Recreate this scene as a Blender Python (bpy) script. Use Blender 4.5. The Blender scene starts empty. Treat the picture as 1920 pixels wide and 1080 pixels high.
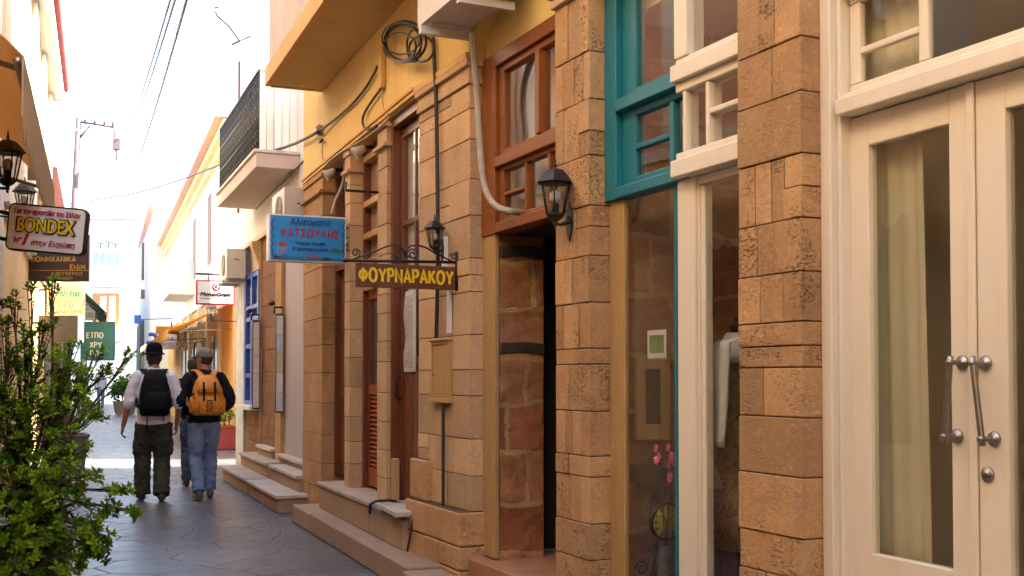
import bpy, bmesh, math, random
from math import sin, cos, tan, pi, radians, atan, sqrt, atan2
from mathutils import Vector, Matrix, noise as mnoise

SC = bpy.context.scene
COL = SC.collection
# ------------------------------------------------------------------ camera
CAM = Vector((0, 0, 1.42)); FPX = 2100.0
TH = atan(970 / 2100); AL = radians(1.5); PPY = 708 - FPX * tan(AL)
cd = bpy.data.cameras.new('Camera'); cam = bpy.data.objects.new('Camera', cd); COL.objects.link(cam)
cam.location = CAM; cam.rotation_euler = (pi / 2 + AL, 0, -TH)
cd.sensor_width = 36.0; cd.lens = FPX / 1920 * 36; cd.shift_y = (PPY - 540) / 1920
cd.clip_end = 2000; cd.clip_start = 0.05
SC.camera = cam
# ------------------------------------------------------------------ light
SUN_EL = radians(44); SUN_H = Vector((0.900, -0.436, 0)).normalized()
W = bpy.data.worlds.new('World'); SC.world = W; W.use_nodes = True
wn = W.node_tree; sky = wn.nodes.new('ShaderNodeTexSky'); sky.sky_type = 'NISHITA'; sky.sun_disc = False
sky.sun_elevation = SUN_EL; sky.sun_rotation = atan2(SUN_H.x, SUN_H.y)
sky.air_density = 1.0; sky.dust_density = 3.0; sky.ozone_density = 1.0
wn.links.new(sky.outputs[0], wn.nodes['Background'].inputs[0]); wn.nodes['Background'].inputs[1].default_value = 0.15
sd = bpy.data.lights.new('Sun', 'SUN'); sd.energy = 5.0; sd.angle = radians(0.5); sd.color = (1, 0.93, 0.82)
so = bpy.data.objects.new('Sun', sd); COL.objects.link(so)
SUNV = SUN_H * cos(SUN_EL) + Vector((0, 0, sin(SUN_EL)))
so.rotation_euler = SUNV.to_track_quat('Z', 'Y').to_euler()
vs = SC.view_settings; vs.view_transform = 'Standard'; vs.look = 'None'; vs.gamma = 1.0; vs.use_curve_mapping = False
vs.exposure = 2.9
try:
    vs.use_white_balance = True; vs.white_balance_temperature = 6400; vs.white_balance_tint = 3
except Exception:
    pass
SC.cycles.max_bounces = 10; SC.cycles.diffuse_bounces = 5; SC.cycles.glossy_bounces = 4
SC.cycles.transparent_max_bounces = 16; SC.cycles.sample_clamp_indirect = 6
SC.cycles.use_denoising = True
# ------------------------------------------------------------------ geometry helpers
_f = Vector((sin(TH) * cos(AL), cos(TH) * cos(AL), sin(AL))); _r = Vector((cos(TH), -sin(TH), 0)); _u = _r.cross(_f)
def ray(px, py): return _f * FPX + _r * (px - 960) - _u * (py - PPY)
def at(px, py, depth): return CAM + ray(px, py) * (depth / FPX)      # a point seen at that pixel of the photo, that far away
def ground(px, py, z=0.0):
    q = ray(px, py); return CAM + q * ((z - CAM.z) / q.z)
class Seg:
    """a facade line: a runs along it (away from the camera), d goes into the wall, z up"""
    def __init__(s, ox, oy, ang, side=1):
        a = radians(ang); s.o = Vector((ox, oy, 0)); s.t = Vector((sin(a), cos(a), 0)); s.n = Vector((cos(a), -sin(a), 0)) * side; s.ang = a
    def P(s, a, d, z): return s.o + s.t * a + s.n * d + Vector((0, 0, z))
    def hit(s, px, py=708, d=0.0):
        q = ray(px, py); k = (d - (CAM - s.o).dot(s.n)) / q.dot(s.n); p = CAM + q * k
        return (p - s.o).dot(s.t), p.z
    def a(s, px, d=0.0): return s.hit(px, 708, d)[0]
    def z(s, px, py, d=0.0): return s.hit(px, py, d)[1]
    def dat(s, a, px, py=708):
        q = ray(px, py); k = (a - (CAM - s.o).dot(s.t)) / q.dot(s.t); p = CAM + q * k
        return (p - s.o).dot(s.n), p.z
WORLD = Seg(0, 0, 0)
WORLD.t = Vector((1, 0, 0)); WORLD.n = Vector((0, 1, 0))             # a = x, d = y
SA = Seg(2.8, 0, 0); SB = Seg(2.8, 7.73, 3.0); SG = Seg(3.27, 13.5, 2.6)
SL = Seg(-1.0, 0, 4.5, -1); SR = Seg(4.3, 22.3, 4.5)

ROOT = {}
class MB:
    def __init__(s): s.v = []; s.f = []; s.m = []; s.s = []; s.t = []
    def add(s, vs, fs, m=0, sm=False, t=0.0):
        b = len(s.v); s.v += [Vector(p) for p in vs]
        for f in fs: s.f.append([b + i for i in f]); s.m.append(m); s.s.append(sm)
        s.t += [t] * len(vs)
    def hexa(s, p, m=0, t=0.0):
        s.add(p, [(0, 1, 2, 3), (7, 6, 5, 4), (0, 4, 5, 1), (1, 5, 6, 2), (2, 6, 7, 3), (3, 7, 4, 0)], m, False, t)
    def box(s, sg, a0, a1, d0, d1, z0, z1, m=0, t=0.0):
        if a1 < a0: a0, a1 = a1, a0
        if d1 < d0: d0, d1 = d1, d0
        if z1 < z0: z0, z1 = z1, z0
        s.hexa([sg.P(a0, d0, z0), sg.P(a1, d0, z0), sg.P(a1, d1, z0), sg.P(a0, d1, z0),
                sg.P(a0, d0, z1), sg.P(a1, d0, z1), sg.P(a1, d1, z1), sg.P(a0, d1, z1)], m, t)
    def quad(s, ps, m=0, t=0.0, sm=False): s.add(ps, [tuple(range(len(ps)))], m, sm, t)
    def prism(s, ps, vec, m=0, t=0.0):
        n = len(ps); vec = Vector(vec); P = [Vector(p) for p in ps] + [Vector(p) + vec for p in ps]
        s.add(P, [tuple(range(n)), tuple(range(2 * n - 1, n - 1, -1))] + [(i, i + n, (i + 1) % n + n, (i + 1) % n) for i in range(n)], m, False, t)
    def loft(s, rings, m=0, sm=True, cap=True, t=0.0):
        n = len(rings[0]); vs_ = [p for r in rings for p in r]; fs = []
        for i in range(len(rings) - 1):
            for j in range(n):
                fs.append((i * n + j, i * n + (j + 1) % n, (i + 1) * n + (j + 1) % n, (i + 1) * n + j))
        if cap: fs += [tuple(range(n - 1, -1, -1)), tuple((len(rings) - 1) * n + j for j in range(n))]
        s.add(vs_, fs, m, sm, t)
    def tube(s, pts, r, n=8, m=0, t=0.0, sm=True):
        pts = [Vector(p) for p in pts]; rr = r if isinstance(r, (list, tuple)) else [r] * len(pts); rings = []
        up = None
        for i, p in enumerate(pts):
            d = (pts[min(i + 1, len(pts) - 1)] - pts[max(i - 1, 0)])
            if d.length < 1e-9: d = Vector((0, 0, 1))
            d.normalize()
            if up is None: up = Vector((0, 0, 1)) if abs(d.z) < 0.9 else Vector((1, 0, 0))
            x = up.cross(d)
            if x.length < 1e-4: x = Vector((0.3, 0.7, 0.2)).cross(d)
            x.normalize(); y = d.cross(x); up = y
            rings.append([p + (x * cos(2 * pi * k / n) + y * sin(2 * pi * k / n)) * rr[i] for k in range(n)])
        s.loft(rings, m, sm, True, t)
    def lathe(s, c, prof, n=16, m=0, axis=(0, 0, 1), sm=True):
        ax = Vector(axis).normalized(); x = ax.orthogonal().normalized(); y = ax.cross(x); c = Vector(c)
        s.loft([[c + ax * h + (x * cos(2 * pi * k / n) + y * sin(2 * pi * k / n)) * max(r, 1e-4) for k in range(n)] for r, h in prof], m, sm)
    def ball(s, c, r, n=12, k=8, m=0, sc=(1, 1, 1), t=0.0):
        c = Vector(c)
        s.loft([[c + Vector((r * sc[0] * sin(pi * i / k) * cos(2 * pi * j / n), r * sc[1] * sin(pi * i / k) * sin(2 * pi * j / n), -r * sc[2] * cos(pi * i / k)))
                 for j in range(n)] for i in [0.08] + list(range(1, k)) + [k - 0.08]], m, True, True, t)
    def xf(s, M):
        s.v = [M @ p for p in s.v]; return s
    def join(s, o, shift=(0, 0, 0)):
        b = len(s.v); sh = Vector(shift); s.v += [p + sh for p in o.v]; s.f += [[i + b for i in f] for f in o.f]; s.m += o.m; s.s += o.s; s.t += o.t; return s
    def build(s, name, mats, parent=None, bevel=0.0, seg=2, local=False, mods=None, fix=True):
        me = bpy.data.meshes.new(name)
        if parent is not None: off = ROOT.get(parent.name, Vector())
        else:
            xs = [p.x for p in s.v]; ys = [p.y for p in s.v]; zz = min(p.z for p in s.v)
            off = Vector(((min(xs) + max(xs)) / 2, (min(ys) + max(ys)) / 2, zz))
        if local: off = Vector()
        me.from_pydata([p - off for p in s.v], [], s.f)
        mats = mats if isinstance(mats, (list, tuple)) else [mats]
        for m in mats: me.materials.append(m)
        me.polygons.foreach_set('material_index', s.m); me.polygons.foreach_set('use_smooth', s.s)
        at_ = me.attributes.new('tint', 'FLOAT', 'POINT'); at_.data.foreach_set('value', s.t)
        me.update()
        if fix:
            bm = bmesh.new(); bm.from_mesh(me); bmesh.ops.recalc_face_normals(bm, faces=bm.faces); bm.to_mesh(me); bm.free()
        o = bpy.data.objects.new(name, me); COL.objects.link(o)
        if parent is not None: o.parent = parent; ROOT[o.name] = ROOT.get(parent.name, Vector()) if not local else Vector()
        else: o.location = off; ROOT[o.name] = off.copy()
        if bevel:
            b = o.modifiers.new('Bevel', 'BEVEL'); b.width = bevel; b.segments = seg; b.limit_method = 'ANGLE'; b.angle_limit = radians(40); b.harden_normals = False
        for k, kw in (mods or []):
            md = o.modifiers.new(k, k)
            for q, w in kw.items(): setattr(md, q, w)
        return o

def tag(o, label=None, cat=None, group=None, kind=None):
    if label: o['label'] = label
    if cat: o['category'] = cat
    if group: o['group'] = group
    if kind: o['kind'] = kind
    return o
def thing(name, loc, label, cat, group=None, rz=0.0):
    o = bpy.data.objects.new(name, None); COL.objects.link(o); o.location = loc; o.rotation_euler = (0, 0, rz)
    o.empty_display_size = 0.2; ROOT[o.name] = Vector(loc); return tag(o, label, cat, group)
def copy_tree(o, parent=None):
    c = o.copy(); COL.objects.link(c); ROOT[c.name] = ROOT.get(o.name, Vector())
    if parent is not None: c.parent = parent
    for ch in list(o.children): copy_tree(ch, c)
    return c
def text_mb(txt, origin, xdir, ydir, size, fit_w=None, depth=0.002, shear=0.0, bold=0.0):
    """flat lettering as a thin solid mesh: origin = centre of the line, fit_w = wanted width"""
    cu = bpy.data.curves.new('lettering', 'FONT'); cu.body = txt; cu.align_x = 'CENTER'; cu.align_y = 'CENTER'
    cu.size = 1.0; cu.extrude = 0.01; cu.offset = 0.0; cu.shear = shear; cu.resolution_u = 3
    ob = bpy.data.objects.new('lettering', cu); COL.objects.link(ob)
    dg = bpy.context.evaluated_depsgraph_get(); me = bpy.data.meshes.new_from_object(ob.evaluated_get(dg))
    vs_ = [v.co.copy() for v in me.vertices]; fs = [tuple(p.vertices) for p in me.polygons]
    bpy.data.objects.remove(ob); bpy.data.curves.remove(cu); bpy.data.meshes.remove(me)
    mb = MB()
    if not vs_: return mb
    x0 = min(v.x for v in vs_); x1 = max(v.x for v in vs_); y0 = min(v.y for v in vs_); y1 = max(v.y for v in vs_)
    sx = sy = size / max(y1 - y0, 1e-6)
    if fit_w: sx = fit_w / max(x1 - x0, 1e-6)
    X = Vector(xdir).normalized(); Y = Vector(ydir).normalized(); Z = X.cross(Y); o = Vector(origin)
    mb.add([o + X * ((v.x - (x0 + x1) / 2) * sx) + Y * ((v.y - (y0 + y1) / 2) * sy) + Z * ((v.z + 0.01) / 0.02 * depth) for v in vs_], fs)
    if bold:
        src = mb; mb = MB(); r = bold * size; k = 0
        for i in range(6): mb.join(src, X * r * cos(i * pi / 3) + Y * r * sin(i * pi / 3) + Z * (.0008 * i))
    return mb
def _arc(cx, cy, rx, ry, a0, a1, n=14): return [(cx + rx * cos(radians(a0 + (a1 - a0) * i / n)), cy + ry * sin(radians(a0 + (a1 - a0) * i / n))) for i in range(n + 1)]
GLYPH = {'Α': (.8, [[(0, 0), (.4, 1), (.8, 0)], [(.15, .33), (.65, .33)]]), 'Β': (.6, [[(0, 0), (0, 1), (.3, 1)] + _arc(.3, .76, .24, .24, 90, -90, 8) + [(0, .52)], [(0, .52), (.34, .52)] + _arc(.34, .26, .26, .26, 90, -90, 8) + [(0, 0)]]), 'Γ': (.6, [[(0, 0), (0, 1), (.6, 1)]]), 'Δ': (.8, [[(0, 0), (.4, 1), (.8, 0), (0, 0)]]), 'Ε': (.58, [[(.58, 1), (0, 1), (0, 0), (.58, 0)], [(0, .52), (.5, .52)]]),
    'Η': (.7, [[(0, 0), (0, 1)], [(.7, 0), (.7, 1)], [(0, .5), (.7, .5)]]), 'Ι': (.0, [[(0, 0), (0, 1)]]), 'Κ': (.68, [[(0, 0), (0, 1)], [(.66, 1), (.06, .42)], [(.22, .58), (.70, 0)]]), 'Λ': (.8, [[(0, 0), (.4, 1), (.8, 0)]]),
    'Μ': (.85, [[(0, 0), (0, 1), (.425, .25), (.85, 1), (.85, 0)]]), 'Ν': (.7, [[(0, 0), (0, 1), (.7, 0), (.7, 1)]]), 'Ο': (.86, [_arc(.43, .5, .43, .5, 0, 360, 24)]), 'Π': (.7, [[(0, 0), (0, 1), (.7, 1), (.7, 0)]]),
    'Ρ': (.6, [[(0, 0), (0, 1), (.35, 1)] + _arc(.35, .74, .25, .26, 90, -90, 10) + [(0, .48)]]), 'Σ': (.64, [[(.64, 1), (0, 1), (.38, .5), (0, 0), (.64, 0)]]), 'Τ': (.7, [[(0, 1), (.7, 1)], [(.35, 1), (.35, 0)]]), 'Υ': (.8, [[(0, 1), (.4, .45), (.8, 1)], [(.4, .47), (.4, 0)]]),
    'Φ': (.9, [_arc(.45, .5, .43, .32, 0, 360, 24), [(.45, -.02), (.45, 1.04)]]), 'Χ': (.72, [[(0, 0), (.72, 1)], [(0, 1), (.72, 0)]]), 'Ω': (.9, [[(.04, 0), (.3, 0)] + _arc(.45, .55, .43, .45, 235, -55, 18) + [(.6, 0), (.86, 0)]]),
    'Θ': (.86, [_arc(.43, .5, .43, .5, 0, 360, 24), [(.2, .5), (.66, .5)]]), 'Ζ': (.64, [[(0, 1), (.64, 1), (0, 0), (.64, 0)]])}
def stroke_text(txt, origin, xdir, ydir, h, fit_w, wt=.19, depth=.004, gap=.30):
    """bold sign painter's capitals drawn stroke by stroke; wt = stroke width as a part of the height"""
    X = Vector(xdir).normalized(); Y = Vector(ydir).normalized(); Z = X.cross(Y); o = Vector(origin); mb = MB(); W_ = []; x = 0
    for ch in txt:
        if ch == ' ': x += .5; continue
        w, st = GLYPH.get(ch, GLYPH['Ι']); W_.append((x, st)); x += w + wt + gap * .6
    tot = x - gap * .6; sx = fit_w / (tot); k = 0
    for x0, st in W_:
        for pl in st:
            k += 1; P_ = [((x0 + wt / 2 + a) * sx - fit_w / 2, (wt / 2 + b_ * (1 - wt) - .5) * h) for a, b_ in pl]; closed = len(P_) > 8 and (Vector(P_[0]) - Vector(P_[-1])).length < 1e-6
            n = len(P_); L = []; R_ = []; hw = wt * h / 2
            for i, p in enumerate(P_):
                a = Vector(P_[i - 1] if i else (P_[-2] if closed else p)); c = Vector(P_[i + 1] if i < n - 1 else (P_[1] if closed else p)); p = Vector(p)
                d1 = (p - a).normalized() if (p - a).length > 1e-9 else (c - p).normalized(); d2 = (c - p).normalized() if (c - p).length > 1e-9 else d1
                n1 = Vector((-d1.y, d1.x)); n2 = Vector((-d2.y, d2.x)); m_ = n1 + n2
                m_ = m_.normalized() if m_.length > .3 else n1; q = min(1 / max(m_.dot(n1), .45), 1.8)
                L.append(p + m_ * hw * q); R_.append(p - m_ * hw * q)
            z0 = .0; z1 = depth + .0005 * (k % 4)
            def V(p, z): return o + X * p.x + Y * p.y + Z * z
            mb.loft([[V(l, z0), V(r_, z0), V(r_, z1), V(l, z1)] for l, r_ in zip(L, R_)], 0, False)
    return mb
# ------------------------------------------------------------------ materials
def nodes(m): return m.node_tree.nodes, m.node_tree.links
def newmat(name):
    m = bpy.data.materials.new(name); m.use_nodes = True; return m
def N(nt, typ, **kw):
    n = nt.nodes.new(typ)
    for k, v in kw.items():
        if k in n.inputs: n.inputs[k].default_value = v
        else: setattr(n, k, v)
    return n
def coords(nt, scale=(1, 1, 1)):
    tc = N(nt, 'ShaderNodeTexCoord'); mp = N(nt, 'ShaderNodeMapping'); mp.inputs['Scale'].default_value = scale
    nt.links.new(tc.outputs['Object'], mp.inputs['Vector']); return mp.outputs['Vector']
def noise(nt, vec, scale, detail=5, rough=0.6, dist=0.0):
    n = N(nt, 'ShaderNodeTexNoise', Scale=scale, Detail=detail, Roughness=rough, Distortion=dist); nt.links.new(vec, n.inputs['Vector']); return n.outputs['Fac']
def ramp(nt, fac, stops):
    r = N(nt, 'ShaderNodeValToRGB'); e = r.color_ramp.elements
    e[0].position, e[0].color = stops[0][0], (*stops[0][1], 1) if len(stops[0][1]) == 3 else stops[0][1]
    e[1].position, e[1].color = stops[-1][0], (*stops[-1][1], 1)
    for p, c in stops[1:-1]:
        q = e.new(p); q.color = (*c, 1)
    nt.links.new(fac, r.inputs['Fac']); return r.outputs['Color']
def mix(nt, fac, a, b, typ='MIX'):
    n = N(nt, 'ShaderNodeMix', data_type='RGBA', blend_type=typ)
    for sk, v in (('Factor', fac), ('A', a), ('B', b)):
        i = [q for q in n.inputs if q.name == sk and (q.type == 'VALUE' if sk == 'Factor' else q.type == 'RGBA')][0]
        if hasattr(v, 'is_linked') or hasattr(v, 'links'): nt.links.new(v, i)
        else: i.default_value = v if sk == 'Factor' else (*v, 1)
    return [q for q in n.outputs if q.type == 'RGBA'][0]
def math_(nt, op, a, b=0.0, c=None):
    n = N(nt, 'ShaderNodeMath', operation=op)
    for i, v in enumerate((a, b) if c is None else (a, b, c)):
        if hasattr(v, 'links'): nt.links.new(v, n.inputs[i])
        else: n.inputs[i].default_value = v
    return n.outputs[0]
def tinted(nt, col):
    at_ = N(nt, 'ShaderNodeAttribute', attribute_name='tint'); f = math_(nt, 'ADD', at_.outputs['Fac'], 1.0)
    c = N(nt, 'ShaderNodeCombineColor')
    for i in range(3): nt.links.new(f, c.inputs[i])
    return mix(nt, 1.0, col, c.outputs[0], 'MULTIPLY')
def bump(nt, h, strength, dist=0.01):
    b = N(nt, 'ShaderNodeBump', Strength=strength, Distance=dist); nt.links.new(h, b.inputs['Height']); return b.outputs['Normal']
def surf(name, c1, c2=None, scale=4.0, rough=0.75, metal=0.0, bs=0.15, bscale=40.0, stretch=(1, 1, 1), spec=0.5, bd=0.006, rv=0.1, dist=0.0, trans=0.0, stain=None):
    """general two-tone surface: large noise between two tones, fine bump, roughness that varies"""
    m = newmat(name); nt = m.node_tree; b = nt.nodes['Principled BSDF']; vec = coords(nt, stretch)
    if c2 is None: c2 = tuple(x * 0.82 for x in c1)
    n1 = noise(nt, vec, scale, 6, 0.62, dist)
    fac = ramp(nt, n1, [(0.32, (0, 0, 0)), (0.68, (1, 1, 1))])
    col = mix(nt, fac, c1, c2)
    if stain:
        s1 = noise(nt, coords(nt, (2.2, 2.2, .22)), 2.6, 6, .65, .4); s2 = noise(nt, coords(nt), .8, 4, .6); s3 = noise(nt, coords(nt), 14, 5, .7)
        col = mix(nt, math_(nt, 'MULTIPLY', ramp(nt, s1, [(.52, (0,) * 3), (.74, (1,) * 3)]), .45), col, stain)
        col = mix(nt, math_(nt, 'MULTIPLY', ramp(nt, s2, [(.5, (0,) * 3), (.66, (1,) * 3)]), .3), col, tuple(x * 1.15 for x in c1))
        col = mix(nt, math_(nt, 'MULTIPLY', ramp(nt, s3, [(.62, (0,) * 3), (.7, (1,) * 3)]), .35), col, stain)
    col = tinted(nt, col); nt.links.new(col, b.inputs['Base Color'])
    b.inputs['Metallic'].default_value = metal; b.inputs['Specular IOR Level'].default_value = spec
    n2 = noise(nt, vec, bscale, 4, 0.6)
    r = math_(nt, 'MULTIPLY_ADD', n1, rv * 2, rough - rv); nt.links.new(r, b.inputs['Roughness'])
    if bs: nt.links.new(bump(nt, n2, bs, bd), b.inputs['Normal'])
    if trans: b.inputs['Transmission Weight'].default_value = trans
    return m
def stone(name, c1, c2, cp, pit=0.5, bs=0.5, vein=None):
    m = newmat(name); nt = m.node_tree; b = nt.nodes['Principled BSDF']; vec = coords(nt)
    big = noise(nt, vec, 2.3, 7, 0.65, 0.6); fine = noise(nt, vec, 46, 6, 0.72); mid = noise(nt, vec, 11, 5, 0.6, 0.5)
    col = mix(nt, ramp(nt, big, [(0.34, (0, 0, 0)), (0.66, (1, 1, 1))]), c1, c2)
    col = mix(nt, ramp(nt, fine, [(0.35, (0.0,) * 3), (0.75, (0.55,) * 3)]), col, tuple(x * 1.35 for x in c1))
    patch = ramp(nt, noise(nt, vec, 5.5, 6, 0.65, 0.5), [(0.44, (0.12, 0.12, 0.12)), (0.58, (1, 1, 1))])                       # pitted, tooled patches
    vo = N(nt, 'ShaderNodeTexNoise', Scale=62.0, Detail=4.0, Roughness=0.62); nt.links.new(coords(nt, (1, .6, 1.5)), vo.inputs['Vector'])
    pits = ramp(nt, vo.outputs['Fac'], [(0.38, (1, 1, 1)), (0.50, (0, 0, 0))])
    pf = mix(nt, 1.0, patch, pits, 'MULTIPLY')
    sep = N(nt, 'ShaderNodeSeparateColor'); nt.links.new(pf, sep.inputs[0]); tb = N(nt, 'ShaderNodeAttribute', attribute_name='tint'); rough_block = ramp(nt, math_(nt, 'MULTIPLY_ADD', math_(nt, 'SINE', math_(nt, 'MULTIPLY', tb.outputs['Fac'], 97.0)), .5, .5), [(.2, (.35,) * 3), (.7, (1,) * 3)]); pv = math_(nt, 'MULTIPLY', math_(nt, 'MULTIPLY', sep.outputs[0], pit), rough_block)
    col = mix(nt, pv, col, cp)
    if vein:
        st = noise(nt, coords(nt, (1, 1, 0.25)), 3.0, 5, 0.6, 1.0)
        col = mix(nt, math_(nt, 'MULTIPLY', ramp(nt, st, [(0.55, (0, 0, 0)), (0.72, (1, 1, 1))]), 0.6), col, vein)
    hv = math_(nt, 'MULTIPLY_ADD', math_(nt, 'SINE', math_(nt, 'MULTIPLY', tb.outputs['Fac'], 211.0)), .5, .5)
    col = mix(nt, math_(nt, 'MULTIPLY', math_(nt, 'POWER', hv, 2.0), .22), col, (c2[0] * .78, c2[1] * .92, c2[2] * 1.15))
    gr = noise(nt, coords(nt, (1, 1, .5)), 1.3, 7, .7, .8); col = mix(nt, math_(nt, 'MULTIPLY', ramp(nt, gr, [(.54, (0,) * 3), (.74, (1,) * 3)]), .34), col, tuple(x * .6 for x in c2))
    chip = noise(nt, vec, 23, 5, .7, .3); col = mix(nt, math_(nt, 'MULTIPLY', ramp(nt, chip, [(.60, (0,) * 3), (.68, (1,) * 3)]), .45), col, tuple(min(x * 1.3 + .03, .8) for x in c1))
    nt.links.new(tinted(nt, col), b.inputs['Base Color']); b.inputs['Roughness'].default_value = 0.85; b.inputs['Specular IOR Level'].default_value = 0.3
    h = math_(nt, 'SUBTRACT', math_(nt, 'MULTIPLY_ADD', fine, 0.5, math_(nt, 'MULTIPLY', mid, 0.7)), math_(nt, 'MULTIPLY', pv, 0.6))
    nt.links.new(bump(nt, h, bs, 0.012), b.inputs['Normal']); return m
def wood(name, c1, c2, rough=0.45, grain=9.0, spec=0.5, vertical=True, coat=0.0, knots=True):
    m = newmat(name); nt = m.node_tree; b = nt.nodes['Principled BSDF']
    vec = coords(nt, (9, 9, 0.55) if vertical else (0.55, 0.55, 9)); n1 = noise(nt, vec, grain * 0.55, 6, 0.6, 0.8); n2 = noise(nt, coords(nt), 1.7, 4)
    col = mix(nt, ramp(nt, n1, [(0.3, (0, 0, 0)), (0.7, (1, 1, 1))]), c1, c2)
    col = mix(nt, math_(nt, 'MULTIPLY', n2, 0.5), col, tuple(x * 0.7 for x in c2))
    if knots:
        vo = N(nt, 'ShaderNodeTexVoronoi', Scale=3.1); nt.links.new(coords(nt), vo.inputs['Vector'])
        kf = ramp(nt, vo.outputs['Distance'], [(0.02, (1, 1, 1)), (0.045, (0, 0, 0))]); col = mix(nt, kf, col, tuple(x * 0.3 for x in c2))
    nt.links.new(tinted(nt, col), b.inputs['Base Color']); b.inputs['Roughness'].default_value = rough; b.inputs['Specular IOR Level'].default_value = spec
    b.inputs['Coat Weight'].default_value = coat; b.inputs['Coat Roughness'].default_value = 0.25
    nt.links.new(bump(nt, n1, 0.12, 0.003), b.inputs['Normal']); return m
def glassmat(name, tint=(0.9, 0.92, 0.9), ior=1.5, rough=0.0, wav=0.0):
    m = newmat(name); nt = m.node_tree; nt.nodes.remove(nt.nodes['Principled BSDF']); out = nt.nodes['Material Output']
    t = N(nt, 'ShaderNodeBsdfTransparent'); t.inputs[0].default_value = (*tint, 1); g = N(nt, 'ShaderNodeBsdfGlossy'); g.inputs['Roughness'].default_value = rough
    g.inputs[0].default_value = (0.95, 0.95, 0.95, 1)
    ge = N(nt, 'ShaderNodeNewGeometry'); dp = N(nt, 'ShaderNodeVectorMath', operation='DOT_PRODUCT'); nt.links.new(ge.outputs['Normal'], dp.inputs[0]); nt.links.new(ge.outputs['Incoming'], dp.inputs[1])
    inv = math_(nt, 'SUBTRACT', 1.0, math_(nt, 'ABSOLUTE', dp.outputs['Value'])); f0 = ((ior - 1) / (ior + 1)) ** 2
    fr = math_(nt, 'MULTIPLY_ADD', math_(nt, 'POWER', inv, 5.0), 1 - f0, f0); mx = N(nt, 'ShaderNodeMixShader')
    if wav:
        nrm = bump(nt, noise(nt, coords(nt), 1.6, 2), wav, 0.02); nt.links.new(nrm, g.inputs['Normal'])
    nt.links.new(fr, mx.inputs[0]); nt.links.new(t.outputs[0], mx.inputs[1]); nt.links.new(g.outputs[0], mx.inputs[2]); nt.links.new(mx.outputs[0], out.inputs[0]); return m
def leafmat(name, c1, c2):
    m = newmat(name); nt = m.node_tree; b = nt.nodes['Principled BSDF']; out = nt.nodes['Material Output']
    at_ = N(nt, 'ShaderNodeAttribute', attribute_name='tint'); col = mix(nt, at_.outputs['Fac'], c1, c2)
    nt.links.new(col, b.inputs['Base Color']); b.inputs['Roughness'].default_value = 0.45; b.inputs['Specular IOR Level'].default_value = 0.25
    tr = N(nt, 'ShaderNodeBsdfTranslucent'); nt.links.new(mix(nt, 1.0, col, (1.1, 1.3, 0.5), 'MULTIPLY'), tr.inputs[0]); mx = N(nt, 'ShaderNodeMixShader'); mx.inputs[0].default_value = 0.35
    nt.links.new(b.outputs[0], mx.inputs[1]); nt.links.new(tr.outputs[0], mx.inputs[2]); nt.links.new(mx.outputs[0], out.inputs[0]); return m

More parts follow.
